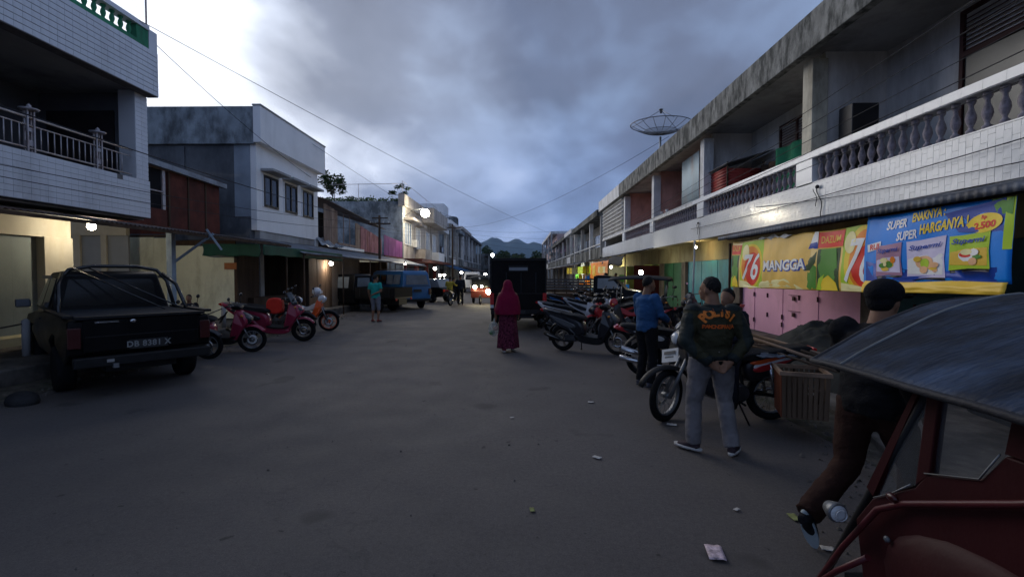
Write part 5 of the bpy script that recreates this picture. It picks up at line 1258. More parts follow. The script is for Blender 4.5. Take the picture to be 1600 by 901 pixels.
def motorbike(label, loc, rz, body, accent=None, lean=0, steer=0, rim=None, wire_=True, tank=True, tyre_r=.30, group=None, front_plate=False, name='motorcycle', hub=False, rimcol=None):
    """standard motorcycle with a fuel tank (tank) or an underbone (not tank)"""
    t_ = thing(name, label, 'motorcycle', loc, rz, group); t_.rotation_euler = (lean, 0, rz); accent = accent or body; wb = 1.27; r = tyre_r
    wheel(t_, 0, r, .085, wire_=wire_, rimcol=rimcol or dull_metal, disc=False); wf = wheel(t_, wb, r, .075, wire_=wire_, rimcol=rimcol or dull_metal, rot=steer)
    if hub: ob('ring_sticker', G().torus((0,-.058,0), .085, .018, 'y', 24, 5, .25).torus((0,.058,0), .085, .018, 'y', 24, 5, .25), white_trim, wf)
    ob('frame', G().tube([(1.02,0,.88),(.72,0,.72),(.40,0,.70),(.0,0,.76),(-.28,0,.82)], .026, 8).tube([(1.02,0,.86),(.86,0,.42),(.45,0,.26)], .024, 8).tube([(.42,0,.70),(.34,0,.34),(0,.07,r)], .022, 8).tube([(.34,0,.34),(0,-.07,r)], .022, 8), black_plastic, t_)
    ob('engine', G().box(.40,.70,-.11,.11,.26,.44).obox((.72,0,.48),(.16,.17,.24),(0,R(35),0)).lathe([(.001,-.15),(.10,-.15),(.11,-.12),(.11,.12),(.10,.15),(.001,.15)], 14, (.45,0,.36), 'y'), engine_m, t_, bevel=.015)
    fins = G()
    for q in range(6): fins.obox((.70+.022*q, 0, .42+.03*q), (.18,.20,.010), (0,R(35),0))
    ob('cooling_fins', fins, dull_metal, t_)
    ob('exhaust', G().tube([(.78,-.05,.45),(.84,-.10,.30),(.55,-.14,.20),(.15,-.16,.24),(.05,-.17,.27),(-.42,-.19,.36)], [.016,.018,.018,.02,.042,.045], 10), chrome, t_)
    ob('seat', shell(sp([(-.42,.90),(-.20,.90),(.15,.84),(.42,.82),(.52,.78),(.46,.72),(.1,.74),(-.38,.84)]), [(.7,.13),(.85,.14),(.95,.10)]), seat_m, t_)
    if tank: ob('fuel_tank', shell(sp([(.46,.76),(.52,.90),(.66,1.0),(.86,1.0),(1.0,.90),(1.0,.78),(.8,.72)]), [(.7,.09),(.85,.15),(1.0,.08)]), body, t_)
    else:
        ob('leg_shield', shell(sp([(.70,.34),(.84,.30),(1.06,.60),(1.12,.84),(1.04,.98),(.94,.96),(.90,.72)]), [(.3,.16),(.6,.20),(.8,.16),(1.0,.09)]), body, t_); ob('centre_cowl', shell(sp([(.36,.74),(.60,.60),(.98,.72),(1.0,.84),(.92,.88),(.60,.70),(.46,.80)]), .07), accent, t_)
    ob('side_cover', shell(sp([(.42,.74),(.38,.48),(.20,.50),(-.02,.66),(-.40,.82),(-.36,.86),(0,.80)]), .125), accent, t_)
    ob('side_stripe', shell(sp([(.36,.70),(.30,.60),(.02,.70),(-.30,.82),(.0,.77)]), .135), white_trim, t_)
    ob('head_cowl', shell(sp([(.98,.96),(1.02,1.10),(1.14,1.10),(1.22,.98),(1.16,.86),(1.06,.88)]), [(.85,.08),(1.0,.12),(1.1,.06)]), accent, t_)
    ob('headlight', G().ell((1.185,0,.985), (.045,.085,.07), 14, 8), clear_lens, t_)
    handlebar(t_, 1.0, 1.08, .34, .12); mirrors(t_, .98, 1.10, .30, .22)
    steerg = G().tube([(wb-.01,-.085,r),(1.04,-.08,.86)], [.026,.020], 8).tube([(wb-.01,.085,r),(1.04,.08,.86)], [.026,.020], 8).tube([(1.05,-.09,.86),(1.05,.09,.86)], .02, 6).tube([(1.05,0,.84),(.99,0,1.08)], .024, 8)
    ob('fork', steerg, dull_metal, t_)
    ob('front_fender', fender(wb, r+.05, .065, R(20), R(150), r), body if tank else black_plastic, t_, solid=.006); ob('rear_fender', fender(0, r+.07, .075, R(70), R(190), r+.05), black_plastic, t_, solid=.006)
    ob('shock_absorber', G().tube([(.02,.12,r+.02),(.12,.12,.72)], .026, 8).tube([(.02,-.12,r+.02),(.12,-.12,.72)], .026, 8), chrome, t_)
    ob('tail_light', G().obox((-.45,0,.84),(.05,.14,.07),(0,R(-20),0)), red_lens, t_, bevel=.01); ob('number_plate', G().obox((-.50,0,.66),(.008,.24,.10),(0,R(20),0)), black_pl, t_)
    for s in (-1, 1):
        ob('indicator', G().tube([(1.12,0,.94),(1.12,s*.16,.94)], .006, 5).ell((1.12,s*.18,.94), (.03,.03,.025), 8, 6), amber_lens, t_)
        ob('footrest', G().tube([(.48,s*.10,.28),(.48,s*.30,.28)], .013, 6), rubber, t_)
    ob('stand', G().tube([(.45,.08,.26),(.38,.24,.01)], .011, 6), black_plastic, t_)
    if front_plate: ob('front_plate', G().obox((1.28,0,.80),(.006,.25,.12),(0,R(-12),0)), white_pl, t_)
    return t_
def face(dx, dy): return math.atan2(dy, dx)
paint_k = mat('glossy_black_scooter', (.016,.017,.022), .3, .1, 3, 0); paint_p = mat('pink_red_scooter', (.27,.022,.055), .28, .1, 3, 0); paint_w = mat('white_scooter', (.55,.56,.58), .3, .1, 3, 0)
paint_b = mat('blue_motorcycle_paint', (.02,.14,.42), .3, .1, 3, 0); paint_r = mat('red_motorcycle_paint', (.42,.02,.025), .3, .1, 3, 0); paint_o = mat('orange_motorcycle_paint', (.62,.09,.015), .35, .1, 3, 0); orange_rim = mat('orange_rim_paint', (.50,.085,.03), .5, .1, 3, 0)
grey_pl = mat('mid_grey_panel', (.09,.095,.10), .4, .1, 3, 0)
gold_rim = mat('bronze_rim', (.22,.19,.15), .45, .1, 4, 0, metal=.5)
# right side: black scooter standing across the kerb
dX = (2.17-1.07, 9.9-10.55)
sc = scooter('black scooter parked side on at the right with a white bag under its handlebar', (1.00, 10.75, 0), face(1.12, -.62), paint_k, grey_pl, gold_rim, lean=R(4), steer=R(8))
single('hanging_bag', G().ell((0,0,0), (.06,.05,.11), 12, 10).tube([(0,0,.10),(0,0,.17)], .012, 6), white_pl, 'small white plastic bag hanging from the handlebar of the black scooter', 'bag', loc=(1.98, 10.32, .80))
scooter('white and black scooter parked behind the black one beside the box truck', (1.0, 13.6, 0), face(1.2, -.35), paint_w, paint_k, None, lean=R(4), steer=R(-15), group='scooters parked on the right')
scooter('blue scooter half hidden behind the box truck', (.95, 16.2, 0), face(1.0, -.3), paint_b, paint_k, None, group='scooters parked on the right')
scooter('red scooter seen from its front between the black scooter and the man in blue', (3.15, 13.4, 0), face(-1.2, -.55), paint_r, paint_k, None, lean=R(4), steer=R(14), group='scooters parked on the right')
motorbike('dark motorcycle with red side cover standing behind the black scooter', (3.55, 12.2, 0), face(-.9, .1), paint_k, paint_r, lean=R(4), tank=False, group='motorcycles parked on the right')
motorbike('black motorcycle parked on the right pavement by the green door', (4.9, 13.6, 0), face(-.95, -.6), paint_k, paint_k, lean=R(5), tank=False, group='motorcycles parked on the right')
motorbike('dark motorcycle between the green door and the man in blue', (5.3, 12.3, .1), face(-.6, .9), paint_k, grey_pl, lean=R(5), tank=False, group='motorcycles parked on the right')
for i, (x, y, a, b_, c_, lab) in enumerate(((1.9, 15.6, (1,-.4), paint_w, paint_k, 'white scooter in the second row behind the black scooter'), (2.6, 17.0, (1,-.5), paint_k, paint_w, 'black and white scooter in front of the slatted truck'), (1.5, 19.0, (1,-.4), paint_k, paint_b, 'dark scooter with blue trim beside the slatted truck'), (3.6, 16.4, (-1,-.4), paint_k, grey_pl, 'dark scooter under the orange banner'), (4.4, 18.2, (-1,-.2), paint_b, paint_k, 'blue scooter near the lime green shop'), (3.2, 25.5, (-.2,-1), paint_k, paint_w, 'scooter beyond the slatted truck'))):
    scooter(lab, (x, y, 0), face(*a), b_, c_, None, group='scooters parked on the right')
# motorcycle behind the man in the blue shirt
mb = motorbike('black and white motorcycle behind the man in the blue shirt, seen from its right side', (2.13, 8.05, 0), face(1.18, -.22), paint_k, paint_k, lean=R(5), steer=R(10), wire_=True, tank=True, tyre_r=.305)
ob('side_panel', shell(sp([(.40,.80),(.95,.72),(.80,.68),(.50,.66),(.40,.66)]), .17), white_pl, mb)
ob('radiator_shroud', shell(sp([(.86,.92),(1.08,.92),(1.12,.72),(1.0,.60),(.88,.70)]), .16), paint_w, mb); ob('shroud_stripe', shell(sp([(.94,.88),(1.04,.84),(1.04,.72),(.96,.70)]), .175), paint_b, mb)
ob('tail_cowl', shell(sp([(-.55,.86),(-.2,.84),(.1,.74),(-.1,.72),(-.45,.80)]), .11), paint_r, mb)
ob('muffler', G().tube([(.1,-.18,.38),(-.40,-.22,.52)], [.045,.055], 12), chrome, mb)
# crate motorcycle with its seated rider
cm = motorbike('black and red motorcycle carrying wooden crates, front wheel turned to the road', (3.00, 5.66, 0), face(-1.25, -.08), paint_k, paint_k, lean=R(-4), steer=R(36), tank=False, tyre_r=.31)
ob('front_plate', G().obox((1.30,.14,.82),(.006,.26,.15),(R(18),R(-14),R(18))), white_pl, cm)
ob('plate_marks', G().obox((1.304,.14,.85),(.004,.18,.035),(R(18),R(-14),R(18))).obox((1.308,.14,.80),(.004,.14,.015),(R(18),R(-14),R(18))), grey_pl, cm)
ob('red_decal', shell(sp([(.36,.66),(.28,.58),(.0,.68),(-.25,.79),(.0,.74)]), .142), paint_r, cm); ob('orange_decal', shell(sp([(.38,.72),(.30,.68),(.05,.75),(-.15,.80),(.1,.79)]), .14), paint_o, cm)
crate_red_lit = mat('red_lit_slat_wood', (.20,.065,.035), .75, .25, 3, .25, stretch=(1,1,.15)); crate_dk = mat('weathered_slat_wood', (.115,.078,.052), .85, .3, 3, .3, stretch=(1,1,.15)); crate_lt = mat('pale_slat_wood', (.28,.19,.13), .8, .25, 3, .25, stretch=(1,.3,1))
def crate(label, loc, rz, lx, ly, h, taper=.06, tilt=0):
    """slatted wooden basket: upright slats between an upper and a lower frame"""
    t_ = thing('wooden_crate', label, 'crate', loc, rz, 'wooden crates on the motorcycle'); t_.rotation_euler = (tilt, 0, rz)
    k = lambda z: 1-taper*(1-z/h)
    fr = G()
    for z in (h,):
        X, Y = lx/2, ly/2
        fr.box(-X-.015,X+.015,-Y-.015,-Y+.015,z-.02,z+.02).box(-X-.015,X+.015,Y-.015,Y+.015,z-.02,z+.02).box(-X-.015,-X+.015,-Y+.016,Y-.016,z-.018,z+.018).box(X-.015,X+.015,-Y+.016,Y-.016,z-.018,z+.018)
    ob('rim', fr, crate_lt, t_); ob('bottom', G().box(-lx/2*.92,lx/2*.92,-ly/2*.92,ly/2*.92,0,.015), crate_dk, t_)
    for s in (-1, 1):
        n_ = max(int(lx/.045), 3)
        for i in range(n_):
            x = -lx/2+lx*(i+.5)/n_; ob('slat', G().bar((x*k(0), s*(ly/2)*k(0), .0), (x, s*(ly/2-.004), h-.02), .034, .010, (0,1,0) if False else (0,s,0.01)), crate_dk if s > 0 else crate_dk, t_)
        n_ = max(int(ly/.045), 3)
        for i in range(n_):
            y = -ly/2+ly*(i+.5)/n_; ob('slat', G().bar((s*lx/2*k(0), y*k(0), .0), (s*(lx/2-.004), y, h-.02), .010, .034, (s,0,.01) if False else (0,1,0)), crate_red_lit if s < 0 else crate_dk, t_)  # left end slats: red light falling on them is put into their colour
    inner = G()
    for s in (-1, 1): inner.box(-lx/2*.95, lx/2*.95, s*(ly/2-.025)-.004, s*(ly/2-.025)+.004, .03, h*.35).box(-lx/2*.95, lx/2*.95, s*(ly/2-.025)-.004, s*(ly/2-.025)+.004, h*.6, h*.68)
    ob('batten', inner, crate_dk, t_); return t_
crate('near wooden slat crate with red-lit end slats hung on the motorcycle', (2.99, 5.04, .25), R(-20), .44, .46, .46)
crate('far wooden slat crate hung on the other side of the motorcycle', (2.95, 6.12, .40), R(-6), .50, .40, .44)
single('folded_tarp', G().grid(lambda u, v: (2.72+.5*u, 5.36+.42*v, .80+.05*noise.noise(Vector((u*6, v*6, 1)))), 14, 12), mat('blue_grey_plastic', (.10,.12,.15), .5, .4, 6, .3), 'crumpled blue grey plastic lying between the two crates', 'tarpaulin', solid=.01)
for i, (a, b_, c) in enumerate((((2.78,6.2,.98),(3.32,4.95,.76),.020), ((2.92,6.3,.98),(3.42,5.10,.78),.018), ((3.05,6.3,.94),(3.5,5.2,.80),.017), ((2.68,6.1,.90),(3.25,4.85,.735),.015))):
    single('bamboo_pole', G().tube([a, tuple((p+q)/2+.004 for p, q in zip(a, b_)), b_], c, 8), crate_lt if i % 2 == 0 else crate_dk, ['pale bamboo pole lying over the crates, nearest to the tarpaulin', 'dark pole lying beside the pale one over the crates', 'second pale bamboo pole over the crates on the far side', 'thin dark pole over the front of the crates'][i], 'pole', 'poles across the crates')
# left side scooters
def redbag(t_): pass
scooter('big pink red scooter with a smoked windscreen parked left, a red bag on its floor', (-6.92, 11.85, 0), face(1., .22), paint_p, paint_k, gold_rim, big=True, lean=R(6), steer=R(6))
single('shopping_bag', G().prism(sp([(-.19,0),(.19,0),(.21,.22),(.17,.40),(-.16,.41),(-.22,.22)], 2), 'y', -.09, .09), mat('bright_red_bag', (.55,.03,.02), .6, .1, 4, .1), 'bright red bag standing on the seat front of the big pink scooter', 'bag', loc=(-6.20, 11.95, .72), bevel=.04)
scooter('pink red scooter nearest the black pickup with a white ring on its front wheel', (-7.18, 10.15, 0), face(1., .22), paint_p, paint_k, None, lean=R(6), steer=R(10), hub_ring=True)
motorbike('orange and white motorcycle with orange wheel rims parked beyond the pink scooters', (-7.05, 14.15, 0), face(1., .15), paint_o, paint_w, lean=R(6), steer=R(8), tank=False, wire_=False, rimcol=orange_rim, hub=True)
motorbike('black motorcycle squeezed between the pink scooter and the orange rimmed one', (-7.45, 13.4, 0), face(1., .18), paint_k, paint_k, lean=R(6), tank=False)
scooter('black scooter tucked behind the tail of the black pickup', (-7.6, 9.35, 0), face(1., .15), paint_k, paint_w, None, lean=R(6))
single('helmet', G().ell((0,0,0), (.14,.12,.13), 18, 12).box(.02,.145,-.09,.09,-.06,.02), mat('white_helmet', (.6,.6,.62), .25, .3, 8, 0), 'white helmet hung on the mirror of the orange motorcycle', 'helmet', loc=(-6.15, 14.30, 1.20))

# ================================================================ cars. local: x forward, y left, z up, origin between rear wheels
def car_wheel(t_, x, y, r, w_=.2, rimm=None):
    q = bpy.data.objects.new('wheel', None); COL.objects.link(q); q.parent = t_; q.location = (x, y, r)
    ob('tyre', G().lathe([(r*.62,-w_/2),(r*.93,-w_/2),(r,-w_*.36),(r,w_*.36),(r*.93,w_/2),(r*.62,w_/2)], 30, axis='y'), rubber, q)
    s = 1 if y > 0 else -1
    g_ = G().lathe([(.001,s*w_*.30),(r*.2,s*w_*.34),(r*.25,s*w_*.2),(r*.56,s*w_*.12),(r*.64,s*w_*.44)], 24, axis='y')
    for k in range(6):
        a = 2*PI*k/6; g_.bar((r*.15*math.cos(a), s*w_*.3, r*.15*math.sin(a)), (r*.6*math.cos(a), s*w_*.36, r*.6*math.sin(a)), .03, .05, (0,1,0))
    ob('rim', g_, rimm or dull_metal, q); return q
def arch_profile(xs, zb, top, arches):
    """closed side outline: top points from rear to front, then the sill with wheel arches"""
    P = list(top); bottom = []
    for (cx, r) in sorted(arches, reverse=True):
        for i in range(9):
            a = PI*i/8; bottom.append((cx+r*math.cos(a), max(zb, zb+r*math.sin(a)*1.0)))
    return P+bottom
def quad_pane(t_, pts, m_, name='window'):
    return ob(name, G().add(pts, [(0,1,2,3)]), m_, t_, solid=.012)
glassv = mat('vehicle_glass', (.012,.013,.015), .08, .1, 1.2, 0, spec=.3)
# V1: black pickup, rear left quarter toward us
pk = thing('pickup_truck', 'black pickup truck with roll bars parked at an angle on the left, tail toward us', 'pickup truck', (-6.30, 7.50, 0), R(141))
W2 = .86
top = [(-1.02,.62),(-1.04,1.05),(-1.02,1.10),(.95,1.13),(1.0,1.13),(2.35,1.08),(3.30,.98),(3.62,.82),(3.66,.55),(3.55,.40)]
P = arch_profile(None, .42, top, [(0,.42),(2.72,.42)])
tabw = [(.4,.80),(.7,.87),(1.0,.86),(1.15,.81)]
def side_shell(P_, tab):
    f = hw(tab); n_ = len(P_); g_ = G(); v = [(p[0], -f(p), p[1]) for p in P_]+[(p[0], f(p), p[1]) for p in P_]
    return g_.add(v, [tuple(range(n_)), tuple(range(2*n_-1, n_-1, -1))]+[(i, i+n_, (i+1) % n_+n_, (i+1) % n_) for i in range(n_)])
ob('body', side_shell(P, tabw), black_paint, pk, bevel=.03, seg=3)
cab = [(.86,1.10),(.98,1.72),(1.10,1.78),(2.05,1.76),(2.20,1.70),(2.75,1.12)]
f = hw([(1.1,.80),(1.75,.64)]); n_ = len(cab)
ob('cab', G().add([(p[0], -f(p), p[1]) for p in cab]+[(p[0], f(p), p[1]) for p in cab], [tuple(range(n_)), tuple(range(2*n_-1, n_-1, -1))]+[(i, i+n_, (i+1) % n_+n_, (i+1) % n_) for i in range(n_)]), black_paint, pk, bevel=.035, seg=3)
quad_pane(pk, [(.872,-.66,1.20),(.872,.66,1.20),(.958,.56,1.64),(.958,-.56,1.64)], glassv, 'rear_window')
for s in (-1, 1):
    quad_pane(pk, [(1.10,s*.80,1.18),(1.75,s*.80,1.18),(1.72,s*.675,1.66),(1.18,s*.675,1.66)], glassv)
    quad_pane(pk, [(1.82,s*.80,1.18),(2.55,s*.79,1.18),(2.12,s*.675,1.66),(1.80,s*.675,1.66)], glassv)
    ob('mirror', G().obox((2.45,s*.98,1.22),(.12,.20,.15)), mat('grey_mirror_shell', (.12,.13,.14), .35, .1, 3, 0), pk, bevel=.03)
    ob('tail_light', G().box(-1.065,-1.02,s*.84,s*.70,.72,1.0), mat('dull_red_lens', (.045,.005,.005), .3, .1, 3, 0), pk, bevel=.01)
    ob('door_handle', G().box(1.15,1.32,s*.87,s*.885,1.0,1.03), black_plastic, pk); ob('window_visor', G().bar((1.12,s*.745,1.68),(2.15,s*.745,1.68),.015,.05), mat('smoked_plastic', (.08,.085,.10), .3, .1, 3, 0), pk)
quad_pane(pk, [(2.24,-.60,1.66),(2.24,.60,1.66),(2.70,.74,1.16),(2.70,-.74,1.16)], glassv, 'windscreen')
ob('panel_gap', G().box(.872,.880,-.872,-.868,.55,1.10).box(1.80,1.808,-.876,-.868,.50,1.10), rubber, pk)
ob('tailgate', G().box(-1.075,-1.04,-.68,.68,.66,1.10), black_paint, pk, bevel=.012); ob('tailgate_rib', G().box(-1.085,-1.075,-.66,.66,.86,.875).box(-1.10,-1.0,-.76,.76,1.115,1.15), black_plastic, pk)
ob('tailgate_handle', G().box(-1.09,-1.076,.30,.56,1.055,1.078), chrome, pk); ob('latch', G().ell((-1.085,.14,1.06), (.012,.04,.03), 10, 6), chrome, pk)
ob('bumper', G().box(-1.20,-1.06,-.80,.80,.46,.60), black_plastic, pk, bevel=.02)
ob('rail_cap', G().box(-1.02,.82,-.88,-.78,1.132,1.172).box(-1.02,.82,.78,.88,1.132,1.172), black_plastic, pk, bevel=.01)
pl = ob('number_plate', G().box(-1.098,-1.088,-.27,.19,.66,.79), black_pl, pk)
tg = text_geo('DB 8381 X', .115, 0, 'CENTER', .003, 0, 1.1, .92); tg.xf(Matrix.Translation((-1.1,-.04,.725)) @ Matrix.Rotation(-PI/2, 4, 'Z') @ Matrix.Rotation(PI/2, 4, 'X')); ob('lettering', tg, mat('plate_letter', (.22,.23,.23), .5, .1, 8, 0), pl)
rb = G()
for x, z, yy in ((.70,1.86,.74),(.42,1.62,.76)):
    rb.tube([(x-.18,-yy-.04,1.15),(x,-yy+.02,z-.25),(x+.04,-yy+.16,z-.06),(x+.05,-.3,z),(x+.05,.3,z),(x+.04,yy-.16,z-.06),(x,yy-.02,z-.25),(x-.18,yy+.04,1.15)], .030, 10) if x > .6 else rb.tube([(x-.50,-yy-.04,1.15),(x-.1,-yy+.0,1.55),(x+.30,-yy+.10,z+.12)], .028, 10).tube([(x-.50,yy+.04,1.15),(x-.1,yy,1.55),(x+.30,yy-.10,z+.12)], .028, 10)
rb.tube([(-.25,-.70,1.16),(.70,.35,1.83)], .011, 6).tube([(-.25,-.45,1.16),(.70,.55,1.83)], .011, 6)
ob('roll_bar', rb, mat('polished_black_bar', (.015,.016,.018), .2, .1, 3, 0), pk); ob('bed_floor', G().box(-1.0,.85,-.74,.74,1.08,1.145), tarp_dark, pk)
for x in (0, 2.72):
    for s in (-1, 1): car_wheel(pk, x, s*.76, .34, .22, black_plastic)
ob('chassis', G().box(-.9,3.2,-.42,.42,.34,.50).tube([(0,-.7,.34),(0,.7,.34)], .05, 8), black_plastic, pk); ob('tow_hook', G().box(-1.26,-1.18,.34,.40,.44,.50), dull_metal, pk)
ob('bumper_reflector', G().box(-1.206,-1.2,.38,.46,.52,.56), mat('grey_reflector', (.3,.3,.3), .2, .1, 3, 0), pk)
boxm = mat('matt_black_canvas', (.007,.007,.008), .75, .3, 2, .25, fine=18)
# V2: black flatbed pickup side on
fb = thing('flatbed_pickup', 'black small pickup parked on the left beside the brown boards, cab at the left', 'pickup truck', (-6.15, 21.7, 0), R(164))
P = arch_profile(None, .40, [(1.15,.55),(1.15,1.02),(1.75,1.04),(2.70,1.02),(2.95,.85),(2.97,.5),(2.85,.40)], [(2.30,.36)]); P = [p for p in P]
ob('body', side_shell(P+[(1.15,.40)], [(.4,.72),(.8,.78),(1.1,.75)]), black_paint, fb, bevel=.03)
cab = [(1.15,1.0),(1.16,1.66),(1.25,1.74),(2.15,1.72),(2.25,1.66),(2.72,1.02)]; f = hw([(1.0,.76),(1.74,.64)]); n_ = len(cab)
ob('cab', G().add([(p[0], -f(p), p[1]) for p in cab]+[(p[0], f(p), p[1]) for p in cab], [tuple(range(n_)), tuple(range(2*n_-1, n_-1, -1))]+[(i, i+n_, (i+1) % n_+n_, (i+1) % n_) for i in range(n_)]), black_paint, fb, bevel=.03)
palegl = mat('pale_reflecting_glass', (.16,.18,.20), .08, .2, 1.4, 0)
for s in (-1, 1): quad_pane(fb, [(1.45,s*.765,1.10),(2.45,s*.765,1.10),(2.15,s*.675,1.60),(1.45,s*.675,1.60)], palegl)
quad_pane(fb, [(1.145,-.5,1.15),(1.145,.5,1.15),(1.150,.46,1.56),(1.150,-.46,1.56)], palegl, 'rear_window')
ob('bed_side', G().box(-.95,1.08,-.80,-.76,.68,1.12).box(-.95,1.08,.76,.80,.68,1.12).box(-.95,-.91,-.76,.76,.68,1.12), boxm, fb, bevel=.01); ob('bed_floor', G().box(-.95,1.08,-.76,.76,.62,.70), black_plastic, fb)
for k in range(4):
    for s in (-1, 1): ob('bed_rib', G().box(-.7+.5*k,-.66+.5*k,s*.815,s*.80,.70,1.10), black_plastic, fb)
for s in (-1, 1): ob('tail_light', G().box(-.97,-.95,s*.72,s*.60,.55,.64), red_lens, fb)
for x in (0, 2.30):
    for s in (-1, 1): car_wheel(fb, x, s*.68, .30, .17, dull_metal)
ob('chassis', G().box(-.9,2.8,-.35,.35,.34,.60), black_plastic, fb)
# V3: blue minibus, tail and left side toward us
mbm = mat('faded_blue_bus_paint', (.018,.12,.29), .4, .12, 1.5, .02, stain=((.03,.09,.16), .4, 2, 1))
mv = thing('minibus', 'blue minibus parked on the left with its tailgate and side windows showing', 'minibus', (-5.55, 23.7, 0), R(131))
P = arch_profile(None, .36, [(-.85,.50),(-.90,1.10),(-.78,1.78),(-.62,1.90),(2.35,1.90),(2.65,1.80),(3.05,1.15),(3.12,.80),(3.10,.45)], [(0,.36),(2.35,.36)])
ob('body', side_shell(P, [(.36,.76),(.9,.80),(1.2,.79),(1.9,.66)]), mbm, mv, bevel=.05, seg=3)
quad_pane(mv, [(-.905,-.60,1.22),(-.905,.60,1.22),(-.81,.53,1.68),(-.81,-.53,1.68)], palegl, 'rear_window')
for s in (-1, 1):
    for (a, b_) in ((-.60,.10),(.16,.86),(.92,1.62),(1.68,2.45)): quad_pane(mv, [(a,s*.80,1.24),(b_,s*.80,1.24),(b_-.02 if b_ < 2.4 else b_-.25,s*.72,1.70),(a+.02,s*.72,1.70)], palegl if a < .9 else glassv)
    ob('tail_light', G().box(-.925,-.89,s*.76,s*.62,.72,1.02), mat('dull_red_lens', (.045,.005,.005), .3, .1, 3, 0), mv, bevel=.01)
ob('bumper', G().box(-1.0,-.87,-.74,.74,.40,.52), black_plastic, mv, bevel=.02); ob('number_plate', G().box(-.93,-.915,-.22,.22,.86,.99), black_pl, mv); ob('roof_rack', G().tube([(-.5,-.5,1.97),(2.0,-.5,1.97)], .015, 6).tube([(-.5,.5,1.97),(2.0,.5,1.97)], .015, 6).tube([(-.4,-.5,1.97),(-.4,.5,1.97)], .015, 6).tube([(1.9,-.5,1.97),(1.9,.5,1.97)], .015, 6), dull_metal, mv)
ob('tailgate_seam', G().box(-.915,-.90,-.70,.70,1.135,1.15), black_plastic, mv)
for x in (0, 2.35):
    for s in (-1, 1): car_wheel(mv, x, s*.70, .29, .17)
# V4: dark car with a pale bonnet beyond the bus
dc = thing('parked_car', 'dark car with a pale reflecting rear window parked beyond the blue minibus', 'car', (-4.9, 29.2, 0), R(150))
P = arch_profile(None, .32, [(-.85,.45),(-.88,.85),(-.6,.92),(2.3,.92),(3.3,.80),(3.4,.5)], [(0,.34),(2.5,.34)]); ob('body', side_shell(P, [(.3,.76),(.7,.82),(.95,.78)]), black_paint, dc, bevel=.03)
cab = [(-.62,.92),(-.25,1.42),(1.3,1.46),(2.15,.92)]; f = hw([(.9,.76),(1.46,.58)]); n_ = len(cab)
ob('cab', G().add([(p[0], -f(p), p[1]) for p in cab]+[(p[0], f(p), p[1]) for p in cab], [tuple(range(n_)), tuple(range(2*n_-1, n_-1, -1))]+[(i, i+n_, (i+1) % n_+n_, (i+1) % n_) for i in range(n_)]), palegl, dc, bevel=.04)
ob('number_plate', G().box(-.90,-.885,-.2,.2,.62,.72), white_pl, dc)
for s in (-1, 1): ob('tail_light', G().box(-.895,-.86,s*.76,s*.58,.68,.80), red_lens, dc)
for x in (0, 2.5):
    for s in (-1, 1): car_wheel(dc, x, s*.72, .31, .18)
wv_ = thing('van', 'white van facing away in the traffic far down the street', 'van', (-4.35, 44.0, 0), R(95))
P = arch_profile(None, .36, [(-.85,.50),(-.88,1.10),(-.78,1.80),(-.62,1.92),(2.35,1.92),(2.75,1.80),(3.15,1.15),(3.2,.5)], [(0,.36),(2.35,.36)]); ob('body', side_shell(P, [(.36,.78),(.9,.82),(1.9,.68)]), paint_w, wv_, bevel=.05)
quad_pane(wv_, [(-.895,-.60,1.22),(-.895,.60,1.22),(-.80,.53,1.68),(-.80,-.53,1.68)], glassv, 'rear_window')
for s in (-1, 1): ob('tail_light', G().box(-.905,-.87,s*.78,s*.66,.8,1.1), red_lens, wv_)
for x in (0, 2.35):
    for s in (-1, 1): car_wheel(wv_, x, s*.72, .30, .18)
# lit motor tricycle coming toward us
lt = thing('motor_tricycle', 'red motor tricycle with its headlights on driving toward the camera', 'motor tricycle', (-2.15, 27.6, 0), R(-94))
redt = mat('dusty_red_tricycle_paint', (.10,.02,.015), .45, .2, 2, .05)
ob('cabin', G().prism([(-.9,.35),(.25,.35),(.45,.75),(.30,.95),(-.9,.95)], 'y', -.62, .62), redt, lt, bevel=.03)
ob('canopy', G().grid(lambda u, v: (-1.0+1.75*u, (v-.5)*1.5, 1.58+.10*math.sin(PI*v)-.12*u), 8, 8), tarp_dark, lt, solid=.03)
ob('roof_post', G().tube([(.55,-.6,.9),(.45,-.6,1.5)], .02, 6).tube([(.55,.6,.9),(.45,.6,1.5)], .02, 6).tube([(-.85,-.6,.9),(-.85,.6,1.6)], .02, 6).tube([(-.85,.6,.9),(-.85,-.6,1.6)], .02, 6), dull_metal, lt)
ob('windscreen', G().box(.50,.51,-.55,.55,.95,1.42), glassv, lt)
wheel(lt, .75, .28, .09); 
for s in (-1, 1): car_wheel(lt, -.55, s*.60, .28, .10)
ob('seated_driver', G().ell((-.1,.1,1.35), (.10,.09,.13), 10, 8).ell((-.15,.1,1.0), (.14,.22,.28), 12, 8), cable_m, lt)
hl = lamp_mat('headlight_glow', (1,.88,.55), 40)
for (y, z, r_) in ((.44,.72,.15),(-.34,.98,.11),(.06,1.02,.07)): ob('headlight', G().ell((.56,y,z), (.05,r_,r_), 12, 8), hl, lt)
point((-2.4, 26.75, .72), 10, (1,.88,.55), .1); point((-1.95, 26.75, .95), 5, (1,.88,.55), .1)
# motorcycle pair crossing at the left of the tricycle
for i, (x, y, a, lab) in enumerate(((-3.75, 25.8, R(75), 'dark motorcycle ridden away from the camera beside the blue minibus'),)):
    rm_ = motorbike(lab, (x, y, 0), a, paint_k, grey_pl, tank=False)
